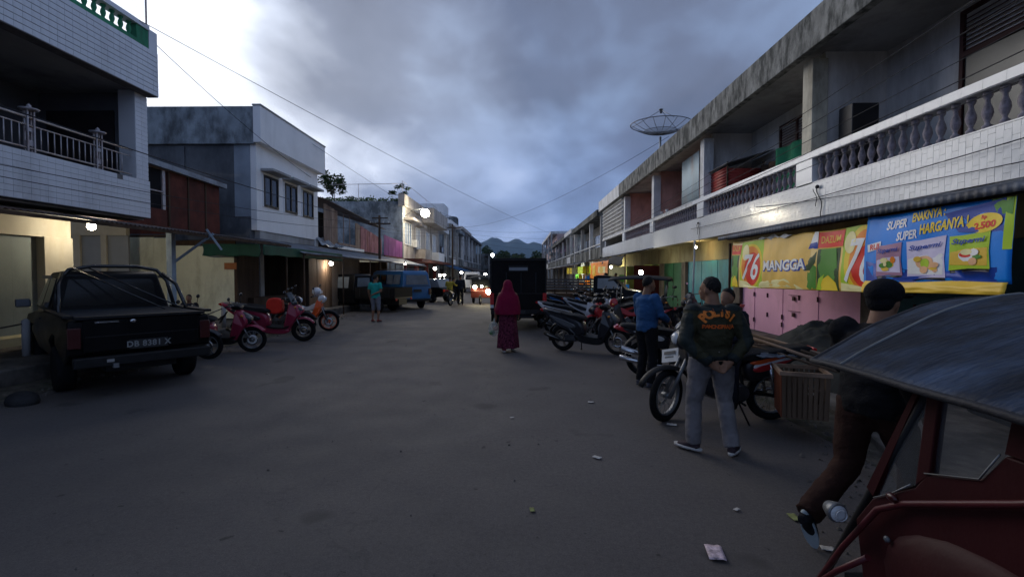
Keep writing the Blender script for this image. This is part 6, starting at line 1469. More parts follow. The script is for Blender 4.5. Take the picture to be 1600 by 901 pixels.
# V5: black box truck from behind
tr = thing('box_truck', 'small black truck with a tall canvas box and red tail lights in mid road', 'truck', (-.04, 15.5, 0), R(91))
boxm = mat('matt_black_canvas', (.007,.007,.008), .75, .3, 2, .25, fine=18)
ob('canvas_box', G().box(-1.05,1.55,-.86,.86,.62,2.22), boxm, tr, bevel=.04, seg=3)
ob('box_frame', G().box(-1.075,-1.052,-.86,-.82,.64,2.2).box(-1.075,-1.052,.82,.86,.64,2.2).box(-1.075,-1.052,-.82,.82,2.14,2.2).box(-1.075,-1.052,-.82,.82,1.12,1.15), black_plastic, tr)
ob('rear_window', G().box(-1.07,-1.053,-.30,.30,1.80,1.99), black_plastic, tr); ob('window_glass', G().box(-1.08,-1.071,-.28,.28,1.84,1.93), palegl, tr)
for y in (-.55,-.1,.35): ob('strap', G().box(-1.066,-1.052,y,y+.03,1.16,1.78), tarp_dark, tr)
ob('bumper', G().box(-1.10,-.98,-.84,.84,.50,.64), black_plastic, tr, bevel=.02); ob('step', G().box(-1.14,-1.02,-.45,.45,.40,.46), black_plastic, tr)
for s in (-1, 1):
    ob('tail_light', G().box(-1.10,-1.05,s*.86,s*.745,.80,1.15), mat('red_tail_lens', (.45,.015,.012), .25, .1, 3, 0), tr, bevel=.012); ob('reversing_light', G().box(-1.105,-1.05,s*.855,s*.75,.70,.79), clear_lens, tr)
    ob('mud_flap', G().box(-.52,-.50,s*.85,s*.60,.22,.62), rubber, tr); ob('mirror', G().obox((1.9,s*.95,1.45),(.05,.14,.22)), black_plastic, tr)
ob('cab', G().prism([(1.6,.5),(1.6,1.80),(2.2,1.80),(2.75,1.15),(2.95,.95),(2.95,.45)], 'y', -.78, .78), black_paint, tr, bevel=.04); ob('chassis', G().box(-1,2.8,-.4,.4,.40,.60).tube([(0,-.7,.33),(0,.7,.33)], .05, 8).ell((0,0,.33), (.14,.12,.12), 10, 8), black_plastic, tr)
ob('number_plate', G().box(-1.112,-1.10,-.22,.22,.52,.62), black_pl, tr)
for x in (0, 2.3):
    for s in (-1, 1): car_wheel(tr, x, s*.74, .34, .19, black_plastic)
# slatted truck side on at the right
st = thing('slatted_truck', 'dark pickup with a slatted timber bed parked across on the right under the awnings', 'truck', (1.9, 20.6, 0), R(-17))
for z in (.98,1.10,1.22,1.34,1.46): ob('bed_slat', G().box(-1.2,1.35,-.80,-.77,z,z+.055), grey_pl if z > 1 else wood_dark, st); 
for z in (.98,1.10,1.22,1.34,1.46): ob('bed_slat', G().box(-1.2,1.35,.77,.80,z,z+.055), wood_dark, st)
for k in range(6): ob('bed_post', G().box(-1.2+.5*k,-1.16+.5*k,-.77,-.73,.8,1.56), wood_dark, st)
ob('bed', G().box(-1.2,1.35,-.80,.80,.72,.92), wood_dark, st, bevel=.01)
cab = [(1.42,.55),(1.42,1.62),(1.52,1.68),(2.15,1.66),(2.72,1.12),(3.30,1.02),(3.42,.85),(3.42,.5)]; n_ = len(cab); f = hw([(.5,.78),(1.1,.78),(1.68,.64)])
ob('cab', G().add([(p[0], -f(p), p[1]) for p in cab]+[(p[0], f(p), p[1]) for p in cab], [tuple(range(n_)), tuple(range(2*n_-1, n_-1, -1))]+[(i, i+n_, (i+1) % n_+n_, (i+1) % n_) for i in range(n_)]), black_paint, st, bevel=.03)
for s in (-1, 1): quad_pane(st, [(1.6,s*.785,1.14),(2.55,s*.785,1.14),(2.15,s*.70,1.56),(1.6,s*.70,1.56)], palegl)
for x in (0, 2.7):
    for s in (-1, 1): car_wheel(st, x, s*.72, .33, .19, black_plastic)
ob('chassis', G().box(-1.1,3.2,-.4,.4,.42,.70), black_plastic, st)
# dark covered becak and stall table at the right pavement
bk = thing('parked_tricycle', 'dark motor tricycle with a flat canopy parked before the cream wall on the right', 'motor tricycle', (3.9, 15.4, 0), R(160))
ob('canopy', G().grid(lambda u, v: (-1.0+1.9*u, (v-.5)*1.3, 1.52+.10*math.sin(PI*v)+.06*math.sin(PI*u)), 8, 8), tarp_dark, bk, solid=.03)
ob('cabin', G().prism([(-.8,.35),(.45,.35),(.6,.75),(.2,.8),(-.4,.85),(-.8,1.1)], 'y', -.55, .55), black_paint, bk, bevel=.03); ob('roof_post', G().tube([(.7,-.5,.6),(.6,-.5,1.5)], .02, 6).tube([(.7,.5,.6),(.6,.5,1.5)], .02, 6).tube([(-.8,-.5,.9),(-.85,-.5,1.5)], .02, 6).tube([(-.8,.5,.9),(-.85,.5,1.5)], .02, 6), dull_metal, bk)
for s in (-1, 1): car_wheel(bk, .1, s*.58, .28, .09)
wheel(bk, -1.2, .28, .09)
# goods before the lit shops on the right
rnd = random.Random(8)
for i in range(26):
    y = rnd.uniform(23, 46); x = rnd.uniform(5.0, 6.2); s_ = rnd.uniform(.12, .3); z = rnd.choice((.1, .1, .45, .8, 1.3))
    gm_k = rnd.choice(goods+[wood_brown, cream])
    single('goods_box', G().box(-s_, s_, -s_, s_, 0, rnd.uniform(.25, .5)), gm_k, gm_k.name.replace('print_', '').replace('_', ' ')+' box of goods stacked before the lit shops on the right', 'box', 'goods before the right shops', loc=(x, y, z), bevel=.02)
tb = thing('stall_table', 'low stall table with goods before the lit right hand shops', 'table', (5.4, 25, .1)); ob('table_top', G().box(-.5,.5,-1.5,1.5,.66,.70), wood_brown, tb)
for a in (-.45,.45):
    for b_ in (-1.4,1.4): ob('leg', G().box(a-.03,a+.03,b_-.03,b_+.03,0,.66), wood_dark, tb)

# ================================================================ red motor tricycle filling the lower right corner
rt_ = thing('motor_tricycle', 'red motor tricycle cabin with a bluish black canvas roof at the lower right corner', 'motor tricycle', (2.2, 2.2, 0))
deepred = mat('deep_red_cabin_paint', (.028,.002,.004), .55, .15, 2, .06, spec=.2, stain=((.05,.008,.008), .4, 2, 2))
canv = mat('blue_black_canvas', (.038,.058,.10), .6, .7, 3.5, .6, stain=((.010,.012,.018), .9, 2.2, 1), fine=30, stretch=(.25,1.6,1))
def T(n_, g, m_, **k): return ob(n_, g, m_, rt_, True, **k)
def roof_pt(u, v):
    # u across from the left eave, v from the rear to the front edge; arched cloth pulled over hoops
    X = 1.34+1.75*u; z0 = 1.352-.005*v
    a = 1-abs(2*u-1)**1.5
    Y = .2+(2.17-.2)*v + .17*math.sin(PI*u*.9)*v
    z = z0+.275*a + .010*math.sin(v*9)*a + .012*noise.noise(Vector((u*7, v*6, 4))) - .02*max(0, v-.93)/.07*.6
    X += .035*math.sin(v*PI)*(-1 if u < .5 else 1)*(1-a)
    return (X, Y, z)
T('canopy', G().grid(roof_pt, 40, 40), canv, solid=.012)
T('canopy_rim', G().tube([roof_pt(0, v/20) for v in range(21)]+[roof_pt(u/20, 1) for u in range(1, 21)], .014, 8), mat('dark_canvas_hem', (.03,.03,.035), .6, .2, 3, .2))
T('canopy_seam', G().tube([tuple(Vector(roof_pt(u/20, .90))+Vector((0,0,.008))) for u in range(21)], .006, 6), mat('dusty_grey_seam', (.20,.21,.21), .8, .2, 3, .2))
sx = 1.42
def side(poly, x0=sx, x1=sx+.035): return G().prism(poly, 'x', x0, x1)
for q in (sx, 2.94):
    T('side_panel', side([(1.93,.42),(1.99,.70),(1.90,.83),(1.70,.965),(1.655,1.03),(1.46,1.10),(1.39,1.20),(.3,1.22),(.3,.42)], q, q+.035), deepred, bevel=.008)
    T('pillar', side([(1.70,.97),(1.66,1.32),(1.61,1.32),(1.64,1.03)], q, q+.036), deepred, bevel=.006)
    T('rear_panel', side([(1.39,1.205),(1.37,1.33),(.3,1.34),(.3,1.225)], q, q+.034), deepred)
    T('front_strut', G().tube([(q+.02,1.67,1.32),(q+.02,1.92,.86),(q+.02,2.22,.30)], .016, 8), black_plastic)
    T('strut_cover', side([(1.70,1.30),(1.722,1.30),(1.935,.86),(1.90,.84)], q+.003, q+.03), deepred)
    gp = T('side_window', side([(1.655,1.035),(1.62,1.31),(1.38,1.33),(1.40,1.20),(1.46,1.10)], q+.014, q+.018), mat('scratched_clear_panel', (.10,.11,.12), .10, .3, 2, 0, alpha=.28)); T('quarter_window', side([(1.71,.97),(1.675,1.30),(1.69,1.30),(1.89,.84)], q+.014, q+.018), MATS['scratched_clear_panel'])
T('window_seal', G().tube([(sx-.004,1.40,1.20),(sx-.004,1.46,1.10),(sx-.004,1.655,1.035)], .003, 6).tube([(sx-.004,1.71,.972),(sx-.004,1.80,.895),(sx-.004,1.885,.84)], .003, 6), dull_metal)
T('fender_rail', G().tube([(sx-.02,.9,1.31),(sx-.02,1.33,1.085),(sx-.02,1.72,.895),(sx-.03,1.83,.82),(sx-.03,2.02,.56),(sx-.03,2.25,.20)], .012, 8), mat('bright_red_rail', (.07,.004,.008), .45, .15, 2, 0))
T('fender_rail', G().tube([(sx-.10,1.78,.66),(sx-.10,1.95,.50),(sx-.10,2.30,.12)], .012, 8), MATS['bright_red_rail'])
T('front_panel', G().box(sx+.036, 2.94, 1.88, 1.91, .40, .82), deepred, bevel=.01)
T('lower_bulge', G().ell((sx+.02, 1.35, .62), (.08, .50, .26), 20, 12), deepred)
T('seat', G().box(sx+.08, 2.9, .6, 1.1, .40, .72), seat_m, bevel=.03); T('seat_back', G().box(sx+.08, 2.9, .45, .58, .5, 1.18), seat_m, bevel=.03); T('floor', G().box(sx+.036, 2.9, .3, 2.1, .34, .40), black_plastic)
T('headlight', G().lathe([(.001,.05),(.026,.045),(.038,.01),(.042,-.01),(.038,-.02)], 20, (sx-.09,1.98,.735), 'y'), dull_metal); T('headlight_lens', G().ell((sx-.09,1.960,.735), (.034,.012,.034), 18, 10).torus((sx-.09,1.942,.735), .022, .0025, 'y', 18, 5), clear_lens)
for q in (sx+.0, 2.94):
    wq = bpy.data.objects.new('wheel', None); COL.objects.link(wq); wq.parent = rt_; wq.location = Vector((q-.08, 1.35, .28))-Vector(rt_.location); wq.rotation_euler = (0,0,PI/2)
    ob('tyre', G().torus((0,0,0), .23, .05, 'y', 28, 8), rubber, wq); ob('rim', G().torus((0,0,0), .18, .012, 'y', 24, 6, 2).lathe([(.001,-.04),(.03,-.04),(.03,.04),(.001,.04)], 8, axis='y'), dull_metal, wq)
T('side_reflector', G().ell((sx-.015, 1.80, .72), (.01,.014,.012), 10, 6), dim_lens); T('indicator', G().ell((sx-.03, 1.76, .90), (.015,.028,.016), 10, 6), MATS['dull_red_lens'])
# ================================================================ people. local: y forward (facing), x right, z up, feet at z=0
TMP = bpy.data.scenes.new('tmp')
def remesh(g, voxel, it=3, disp=0., seed=0, dsc=(9,9,5)):
    me = bpy.data.meshes.new('m'); me.from_pydata([tuple(p) for p in g.v], [], g.f)
    bm = bmesh.new(); bm.from_mesh(me); bmesh.ops.recalc_face_normals(bm, faces=bm.faces); bm.to_mesh(me); bm.free()
    o = bpy.data.objects.new('m', me); TMP.collection.objects.link(o)
    md = o.modifiers.new('r', 'REMESH'); md.mode = 'VOXEL'; md.voxel_size = voxel; md.use_smooth_shade = True
    ms = o.modifiers.new('s', 'SMOOTH'); ms.factor = .5; ms.iterations = it
    
    with bpy.context.temp_override(scene=TMP, view_layer=TMP.view_layers[0]): dg = bpy.context.evaluated_depsgraph_get()
    ev = o.evaluated_get(dg); r_ = bpy.data.meshes.new_from_object(ev)
    bpy.data.objects.remove(o); bpy.data.meshes.remove(me)
    if disp:
        cs = [v.co.copy() for v in r_.vertices]; ns = [v.normal.copy() for v in r_.vertices]; fl = []
        for p, nm_ in zip(cs, ns):
            k = noise.noise(Vector((p.x*dsc[0], p.y*dsc[1], p.z*dsc[2]+seed)))+.5*noise.noise(Vector((p.x*dsc[0]*2.3, p.y*dsc[1]*2.3, p.z*dsc[2]*2.6+seed)))
            fl += list(p + nm_*disp*k)
        r_.vertices.foreach_set('co', fl)
    r_.polygons.foreach_set('use_smooth', [True]*len(r_.polygons)); return r_
def mob(name, me, m, parent):
    me.materials.clear(); me.materials.append(m); o = bpy.data.objects.new(name, me); COL.objects.link(o); o.parent = parent; me.name = name; return o
V = Vector
def ringtorso(g, rows, n=20):
    """rows: (cx, cy, z, rx, ry)"""
    g.loft([[(cx+rx*math.cos(2*PI*k/n), cy+ry*math.sin(2*PI*k/n), z) for k in range(n)] for (cx, cy, z, rx, ry) in rows]); return g
BASE = dict(head=(0,.03,1.565), neck=(0,-.01,1.42), chest=(0,0,1.25), waist=(0,.0,1.03), pelvis=(0,0,.92),
    shR=(.185,-.01,1.385), shL=(-.185,-.01,1.385), elR=(.235,-.03,1.10), elL=(-.235,-.03,1.10), wrR=(.25,.06,.86), wrL=(-.25,.06,.86),
    hipR=(.095,0,.90), hipL=(-.095,0,.90), knR=(.105,.03,.49), knL=(-.105,.03,.49), anR=(.11,-.02,.085), anL=(-.11,-.02,.085))
def finger(g, base, d, bend, ln, r, nrm_):
    """a three-bone finger curling toward nrm_"""
    p = V(base); d = V(d).normalized(); nn_ = V(nrm_).normalized(); pts = [p-d*.012]; a = 0
    for k, fr in enumerate((.42,.32,.26)):
        pts.append(p.copy() if k == 0 else p.copy()); dd = (d*math.cos(a)+nn_*math.sin(a)).normalized(); p = p+dd*ln*fr; a += bend[k] if k < len(bend) else bend[-1]
    pts.append(p); pts = pts[0:1]+pts[1:]
    g.tube(pts, [r*1.05, r*1.05, r, r*.92, r*.72], 7); g.ell(p, r*.75, 7, 5)
def hand(g, wr, d, pn, thumb, curl=.5, s=1.):
    """wr wrist, d direction of the fingers, pn palm normal (fingers curl toward it), thumb: side the thumb leaves from"""
    wr = V(wr); d = V(d).normalized(); pn = V(pn); pn = (pn-d*pn.dot(d)).normalized(); th = d.cross(pn).normalized(); 
    if th.dot(V(thumb)) < 0: th = -th
    M = Matrix((th, pn, d)).transposed()
    g.ell(wr+d*.045*s, (.042*s,.017*s,.056*s), 14, 10, M); g.tube([wr-d*.04*s, wr+d*.02*s], [.026*s,.027*s], 8)
    for i, (o_, ln) in enumerate(((.030,.072),(.010,.080),(-.010,.074),(-.029,.058))):
        b_ = wr+d*(.086-.004*abs(i-1))*s+th*o_*s; finger(g, b_, d+th*(o_*2.2), (curl, curl*1.2, curl*.8), ln*s, .0092*s, pn)
    finger(g, wr+d*.028*s+th*.034*s, d*.75+th*.75+pn*.25, (curl*.5, curl*.7), .060*s, .0105*s, pn-th*.4)
def person(label, loc, rz, J={}, skin=None, shirt=None, trousers=None, hair='short', sleeve='long', leg='long', shoes=None, build=1., vox=.016, hands=True, headrot=0., headtilt=0., curlL=.5, curlR=.5, handL=None, handR=None, cap=None, sc=1., belly=0., group=None, loose=1.):
    Q = dict(BASE); Q.update(J); Q = {k: V(v) for k, v in Q.items()}
    t_ = thing('person', label, 'person', loc, rz, group); t_.scale = (sc, sc, sc)
    b = build; body = G(); HM = Matrix.Translation(Q['head']) @ Matrix.Rotation(headrot, 4, 'Z') @ Matrix.Rotation(headtilt, 4, 'X')
    hd = G()
    hd.ell((0,-.012,.028), (.076,.094,.092), 20, 14).ell((0,.025,-.035), (.056,.066,.078), 16, 12).ell((0,.072,-.078), (.026,.020,.020), 10, 8)   # skull, face, chin
    hd.tube([(0,.088,.012),(0,.104,-.020),(0,.100,-.030)], [.009,.015,.012], 8).ell((.010,.092,-.030), (.010,.009,.008), 8, 6).ell((-.010,.092,-.030), (.010,.009,.008), 8, 6)
    hd.ell((0,.082,.022), (.050,.012,.010), 12, 6).ell((.034,.062,-.022), (.020,.020,.018), 10, 6).ell((-.034,.062,-.022), (.020,.020,.018), 10, 6)
    hd.ell((0,.088,-.050), (.024,.010,.006), 10, 6).ell((0,.086,-.059), (.020,.010,.006), 10, 6)
    for s in (-1, 1): hd.ell((s*.078,-.004,-.012), (.010,.018,.030), 10, 8)
    hd.xf(HM); body.add(hd.v, hd.f)
    nk = Q['neck']; body.tube([nk-V((0,.0,.07)), nk, HM @ V((0,-.025,-.05))], [.085*b,.062*b,.056*b], 14)
    ct, ws, pv = Q['chest'], Q['waist'], Q['pelvis']; bl = belly
    def torso(g_, k, ex=0.):
        rows = [(pv.x, pv.y, pv.z-.06, .15*b*k+ex, .105*b*k+ex), (pv.x, pv.y, pv.z+.02, .162*b*k+ex, .115*b*k+ex), (ws.x, ws.y+bl*.5, ws.z, .148*b*k+ex+bl*.3, .105*b*k+ex+bl*.6), (ct.x, ct.y+bl*.2, ct.z-.10, .158*b*k+ex, .112*b*k+ex+bl*.3), (ct.x, ct.y, ct.z+.03, .172*b*k+ex, .115*b*k+ex), (ct.x, ct.y-.005, ct.z+.11, .170*b*k+ex, .100*b*k+ex), (nk.x*.5+ct.x*.5, nk.y, nk.z-.035, .115*b*k+ex, .075*b*k+ex), (nk.x, nk.y, nk.z-.0, .06*b*k+ex*.6, .055*b*k+ex*.6)]
        ringtorso(g_, rows)
        for s in ('L', 'R'): g_.ell(Q['sh'+s]+V((0,0,-.012)), (.056*b*k+ex, .056*b*k+ex, .054*b*k+ex), 12, 8)
    torso(body, .92)
    def arm(g_, s, k, ex, upto=1., ex2=None):
        a, e, w_ = Q['sh'+s], Q['el'+s], Q['wr'+s]; ex2 = ex if ex2 is None else ex2
        if upto <= 1: 
            e2 = a.lerp(e, upto); g_.tube([a+V((0,0,.01)), a.lerp(e, .4*upto), e2], [.056*b*k+ex, .050*b*k+ex, .043*b*k+ex2], 12)
        else:
            w2 = e.lerp(w_, upto-1); g_.tube([a+V((0,0,-.005)), a.lerp(e, .45), e], [.054*b*k+ex, .050*b*k+ex, .041*b*k+ex], 12).ell(e, .041*b*k+ex, 12, 8).tube([e, e.lerp(w2, .35), w2], [.041*b*k+ex, .040*b*k+ex, .029*b*k+ex2], 12)
    for s in ('L', 'R'):
        arm(body, s, .95, 0, 2.)
        if hands:
            hs = (handL if s == 'L' else handR)
            w_, e_ = Q['wr'+s], Q['el'+s]; sg = 1 if s == 'R' else -1
            d, pn, th = hs if hs else ((w_-e_).normalized()+V((0,0,-.2)), V((-sg,0,0)), V((0,1,0)))
            hand(body, w_, d, pn, th, curlL if s == 'L' else curlR)
    def legs(g_, k, ex, upto=2., flare=0.):
        for s in ('L', 'R'):
            h, kn, an = Q['hip'+s], Q['kn'+s], Q['an'+s]; a2 = kn.lerp(an, min(upto-1, 1)) if upto > 1 else h.lerp(kn, upto)
            if upto > 1: g_.tube([h+V((0,0,.03)), h.lerp(kn, .25), h.lerp(kn, .7), kn], [.088*b*k+ex, .086*b*k+ex, .066*b*k+ex, .056*b*k+ex], 14).ell(kn, .056*b*k+ex, 12, 8).tube([kn, kn.lerp(a2, .3), a2], [.055*b*k+ex, .056*b*k+ex, .036*b*k+ex+flare], 14)
            else: g_.tube([h+V((0,0,.03)), h.lerp(kn, .25*upto), a2], [.088*b*k+ex, .086*b*k+ex, .072*b*k+ex+flare], 14)
    legs(body, .92, 0)
    for s in ('L', 'R'):
        kn, an = Q['kn'+s], Q['an'+s]; f_ = V(Q.get('toe'+s, an+V((.02 if s == 'R' else -.02, .16, -.05)))); 
        if not shoes: body.tube([an+V((0,-.035,-.03)), an.lerp(f_, .55)+V((0,0,-.015)), f_], [(.034,.034),(.042,.026),(.036,.014)], 12, up=(0,0,1))
    o = mob('body', remesh(body, vox, 2), skin or skin_m, t_)
    if trousers:
        g_ = G(); rows = [(pv.x, pv.y, pv.z-.075, .14*b, .112*b), (pv.x, pv.y, pv.z, .168*b, .122*b), (ws.x*.6+pv.x*.4, pv.y, pv.z+.09, .155*b, .112*b)]
        ringtorso(g_, rows); legs(g_, 1., .010*loose, {'long': 2., 'short': 1.05, 'knee': 1.15}[leg], .012*loose)
        mob('trousers', remesh(g_, vox*.9, 4, .009, 3, (12,12,12)), trousers, t_)
    if shirt:
        g_ = G(); torso(g_, 1.03, .012*loose)
        for s in ('L', 'R'): arm(g_, s, 1.05, .010*loose, 1.97 if sleeve == 'long' else .72, .010*loose+(.004 if sleeve == 'long' else .012))
        mob('shirt', remesh(g_, vox*.9, 4, .012, 7, (9,9,13)), shirt, t_)
    if shoes:
        for s in ('L', 'R'):
            an = Q['an'+s]; f_ = V(Q.get('toe'+s, an+V((.02 if s == 'R' else -.02, .17, -.055)))); d = (f_-an); d = V((d.x, d.y, 0)).normalized(); hz_ = V((f_.x-an.x, f_.y-an.y, f_.z-(an.z-.055)))
            base = an-V((0,0,.055)); g_ = G(); up_v = V((0,0,1)); g_.tube([base-d*.055+V((0,0,.03)), base+V((0,0,.045)), base.lerp(f_, .55)+V((0,0,.030)), f_+d*.02+V((0,0,.018))], [(.036,.038),(.042,.048),(.047,.032),(.036,.020)], 14, up=(0,0,1)).tube([an+V((0,0,.03)), base+V((0,0,.05))], [.040,.044], 12)
            so_ = mob('shoe', remesh(g_, .010, 2), shoes[0], t_)
            P_ = []; side_ = V((d.y, -d.x, 0))
            for i in range(18):
                a = 2*PI*i/18; c = base.lerp(f_, .42); lr = .150; wd_ = .047+.006*math.cos(a); P_.append(c+hz_.normalized()*lr*math.cos(a)+side_*wd_*math.sin(a))
            g_ = G().loft([[p+V((0,0,-.006)) for p in P_], [p+V((0,0,.018)) for p in P_]]); ob('sole', g_, shoes[1], so_)
    if hair == 'short':
        g_ = G(); n_ = 0
        g_.ell((0,-.020,.036), (.0775,.092,.092), 28, 20); h_ = G(); h_.add(g_.v, g_.f)
        h_.ell((0,-.066,.004), (.058,.040,.052), 14, 10)
        # cut the face free
        k_ = [p for p in h_.v]; h_.v = [(x, min(y, -.02+1.05*max(z-.012, 0)) if z < .095 else min(y, .068), max(z, .014-.42*max(-y, 0))+(.004 if z > .1 else 0)) for (x, y, z) in k_]
        h_.xf(HM); mob('hair', remesh(h_, .0065, 1, .006, 1, (70,70,70)), hair_m, t_)
    if cap:
        g_ = G(); g_.ell((0,-.015,.055), (.102,.118,.090), 20, 12).tube([(0,.06,.045),(0,.15,.034),(0,.215,.020)], [(.080,.016),(.076,.014),(.05,.011)], 12, up=(0,0,1)); g_.ell((0,-.055,-.0), (.080,.062,.075), 14, 10)
        g_.xf(HM); mob('cap', remesh(g_, .009, 1), cap, t_)
    return t_, Q, HM
jk = mat('olive_bomber_jacket', (.034,.033,.017), .72, .25, 3, .35, fine=60); jeans = mat('grey_washed_jeans', (.175,.165,.170), .85, .22, 5, .35, fine=120, stain=((.26,.25,.26), .4, 3.0, 3))
shoe_d = mat('dark_maroon_sneaker', (.05,.035,.042), .7, .2, 10, .3); sole_w = mat('white_rubber_sole', (.50,.49,.47), .7, .1, 8, .1)
# the policeman
pol, Q, HM = person('policeman in an olive bomber jacket lettered in orange with hands clasped behind his back', (1.86, 4.58, 0), R(3),
    dict(head=(-.015,.035,1.575), neck=(0,-.01,1.425), shR=(.195,-.01,1.375), shL=(-.205,-.01,1.375), elR=(.29,-.10,1.10), elL=(-.30,-.10,1.10), wrR=(.085,-.205,.915), wrL=(-.105,-.205,.905), chest=(0,0,1.24), waist=(0,.015,1.03),
         knR=(.155,.05,.50), knL=(-.145,.06,.50), anR=(.165,-.10,.085), anL=(-.155,.03,.085), hipR=(.10,0,.90), hipL=(-.10,0,.90), toeR=(.27,.02,.03), toeL=(-.22,-.0,.03) if False else (-.24,.14,.03)),
    shirt=jk, trousers=jeans, shoes=(shoe_d, sole_w), build=1.13, vox=.0115, belly=.03, headrot=R(38), loose=1.5,
    handR=(V((-.75,-.10,-.55)), V((0,-.9,.25)), V((-.2,-.2,1))), handL=(V((.80,-.12,-.45)), V((0,-.85,.2)), V((.2,-.2,1))), curlL=.45, curlR=.5)
shirt_o = [c for c in pol.children if c.name.startswith('shirt')][0]
dkgreen = mat('blackish_green_yoke', (.012,.018,.018), .65, .2, 3, .2)
# yoke, knitted collar, cuffs and waistband
def shell_of(me_src, test, off, m_, name, parent):
    bm = bmesh.new(); bm.from_mesh(me_src)
    bmesh.ops.delete(bm, geom=[f for f in bm.faces if not test(f.calc_center_median())], context='FACES')
    for v in bm.verts: v.co += v.normal*off
    me = bpy.data.meshes.new(name); bm.to_mesh(me); bm.free(); return mob(name, me, m_, parent)
shell_of(shirt_o.data, lambda c: c.z > 1.375+.05*abs(c.x) and abs(c.x) < .30, .004, dkgreen, 'yoke', pol)
shell_of(shirt_o.data, lambda c: c.z < .955 and abs(c.x) < .22, .005, dkgreen, 'waistband', pol)
for s, w_ in (('R', Q['wrR']), ('L', Q['wrL'])): shell_of(shirt_o.data, lambda c: (c-w_).length < .085 and abs(c.x) > .03, .004, dkgreen, 'cuff', pol)
col = G().tube([(.07*math.cos(a), -.012+.066*math.sin(a), 1.435+.012*math.sin(a)) for a in [2*PI*i/18 for i in range(19)]], .017, 8); ob('collar', col, dkgreen, pol)
for s, sx_ in ((1, 'R'), (-1, 'L')):
    shell_of(shirt_o.data, lambda c: s*c.x > .235 and c.z < 1.36, .003, mat('dark_sleeve', (.016,.022,.020), .62, .2, 3, .3), 'sleeve_panel', pol)
bvh = BVHTree.FromPolygons([v.co for v in shirt_o.data.vertices], [p.vertices[:] for p in shirt_o.data.polygons])
def on_back(g_, off):
    out_ = G(); vs = []
    for p in g_.v:
        h = bvh.ray_cast(V((p[0], -1, p[2])), V((0,1,0))); vs.append((p[0], (h[0].y if h[0] else -.13)-off, p[2]))
    out_.add(vs, g_.f, True); return out_
def letters(word, cx_, cz, rad, a_step, size, m_, name, flat=False, bold=.006, ext=0):
    n_ = len(word); allg = G()
    for i, ch in enumerate(word):
        tg_ = text_geo(ch, size, 0, 'CENTER', bold)
        bm = bmesh.new(); me = bpy.data.meshes.new('t'); me.from_pydata(tg_.v, [], tg_.f); bm.from_mesh(me); bpy.data.meshes.remove(me)
        for _ in range(2):
            e = [q for q in bm.edges if q.calc_length() > .015]
            if e: bmesh.ops.subdivide_edges(bm, edges=e, cuts=1)
        bm.verts.index_update(); a = (i-(n_-1)/2)*a_step
        if flat: M = Matrix.Translation((cx_+a, 0, cz)) @ Matrix.Rotation(PI/2, 4, 'X')
        else: M = Matrix.Translation((cx_+rad*math.sin(a), 0, cz+rad*math.cos(a)-rad)) @ Matrix.Rotation(a, 4, 'Y') @ Matrix.Rotation(PI/2, 4, 'X')
        q = G().add([tuple(M @ v.co) for v in bm.verts], [tuple(v.index for v in f.verts) for f in bm.faces]); bm.free(); q = on_back(q, .006); allg.add(q.v, q.f)
    return ob(name, allg, m_, pol)
orange_t = mat('orange_print', (.70,.19,.03), .6, .12, 20, .1)
letters('POLISI', .0, 1.372, .19, .315, .108, orange_t, 'lettering')
letters('PAMONGPRAJA', .0, 1.238, 0, .0275, .048, mat('dull_orange_print', (.60,.11,.02), .6, .12, 20, .1), 'lettering', True, .002)
# man behind the policeman, sitting astride the crate motorcycle
navy_cloth = mat('navy_black_cloth', (.012,.014,.022), .8, .25, 5, .3)
person('man sitting on the crate motorcycle, his face just behind the policeman', (2.55, 5.78, 0), R(128), dict(head=(0,.05,1.43), neck=(0,.0,1.28), chest=(0,-.0,1.12), waist=(0,-.02,.92), pelvis=(0,-.03,.86), shR=(.17,0,1.24), shL=(-.17,0,1.24), elR=(.24,.08,1.0), elL=(-.24,.08,1.0), wrR=(.16,.28,.96), wrL=(-.16,.28,.96), hipR=(.11,0,.84), hipL=(-.11,0,.84), knR=(.23,.33,.66), knL=(-.23,.33,.66), anR=(.22,.28,.26), anL=(-.22,.28,.26)), shirt=navy_cloth, trousers=navy_cloth, vox=.018, headrot=R(0), shoes=(black_plastic, black_plastic))
# man in the blue shirt
blue_shirt = mat('blue_work_shirt', (.028,.085,.20), .8, .2, 4, .35); blackcloth = mat('black_trousers', (.010,.010,.012), .85, .2, 5, .3)
person('man in a blue long sleeved shirt and black trousers by a motorcycle', (1.95, 7.25, 0), R(-62), dict(elR=(.24,.06,1.12), wrR=(.17,.27,1.03), elL=(-.235,.05,1.12), wrL=(-.15,.27,1.03), head=(0,.045,1.565), toeR=(.15,.15,.03), toeL=(-.13,.15,.03)), shirt=blue_shirt, trousers=blackcloth, vox=.014, headrot=R(-8), shoes=(mat('grey_shoe', (.07,.07,.09), .7, .2, 8, .2), mat('dark_sole', (.05,.05,.06), .7, .1, 8, .1)), loose=1.5, build=1.02, belly=.03)
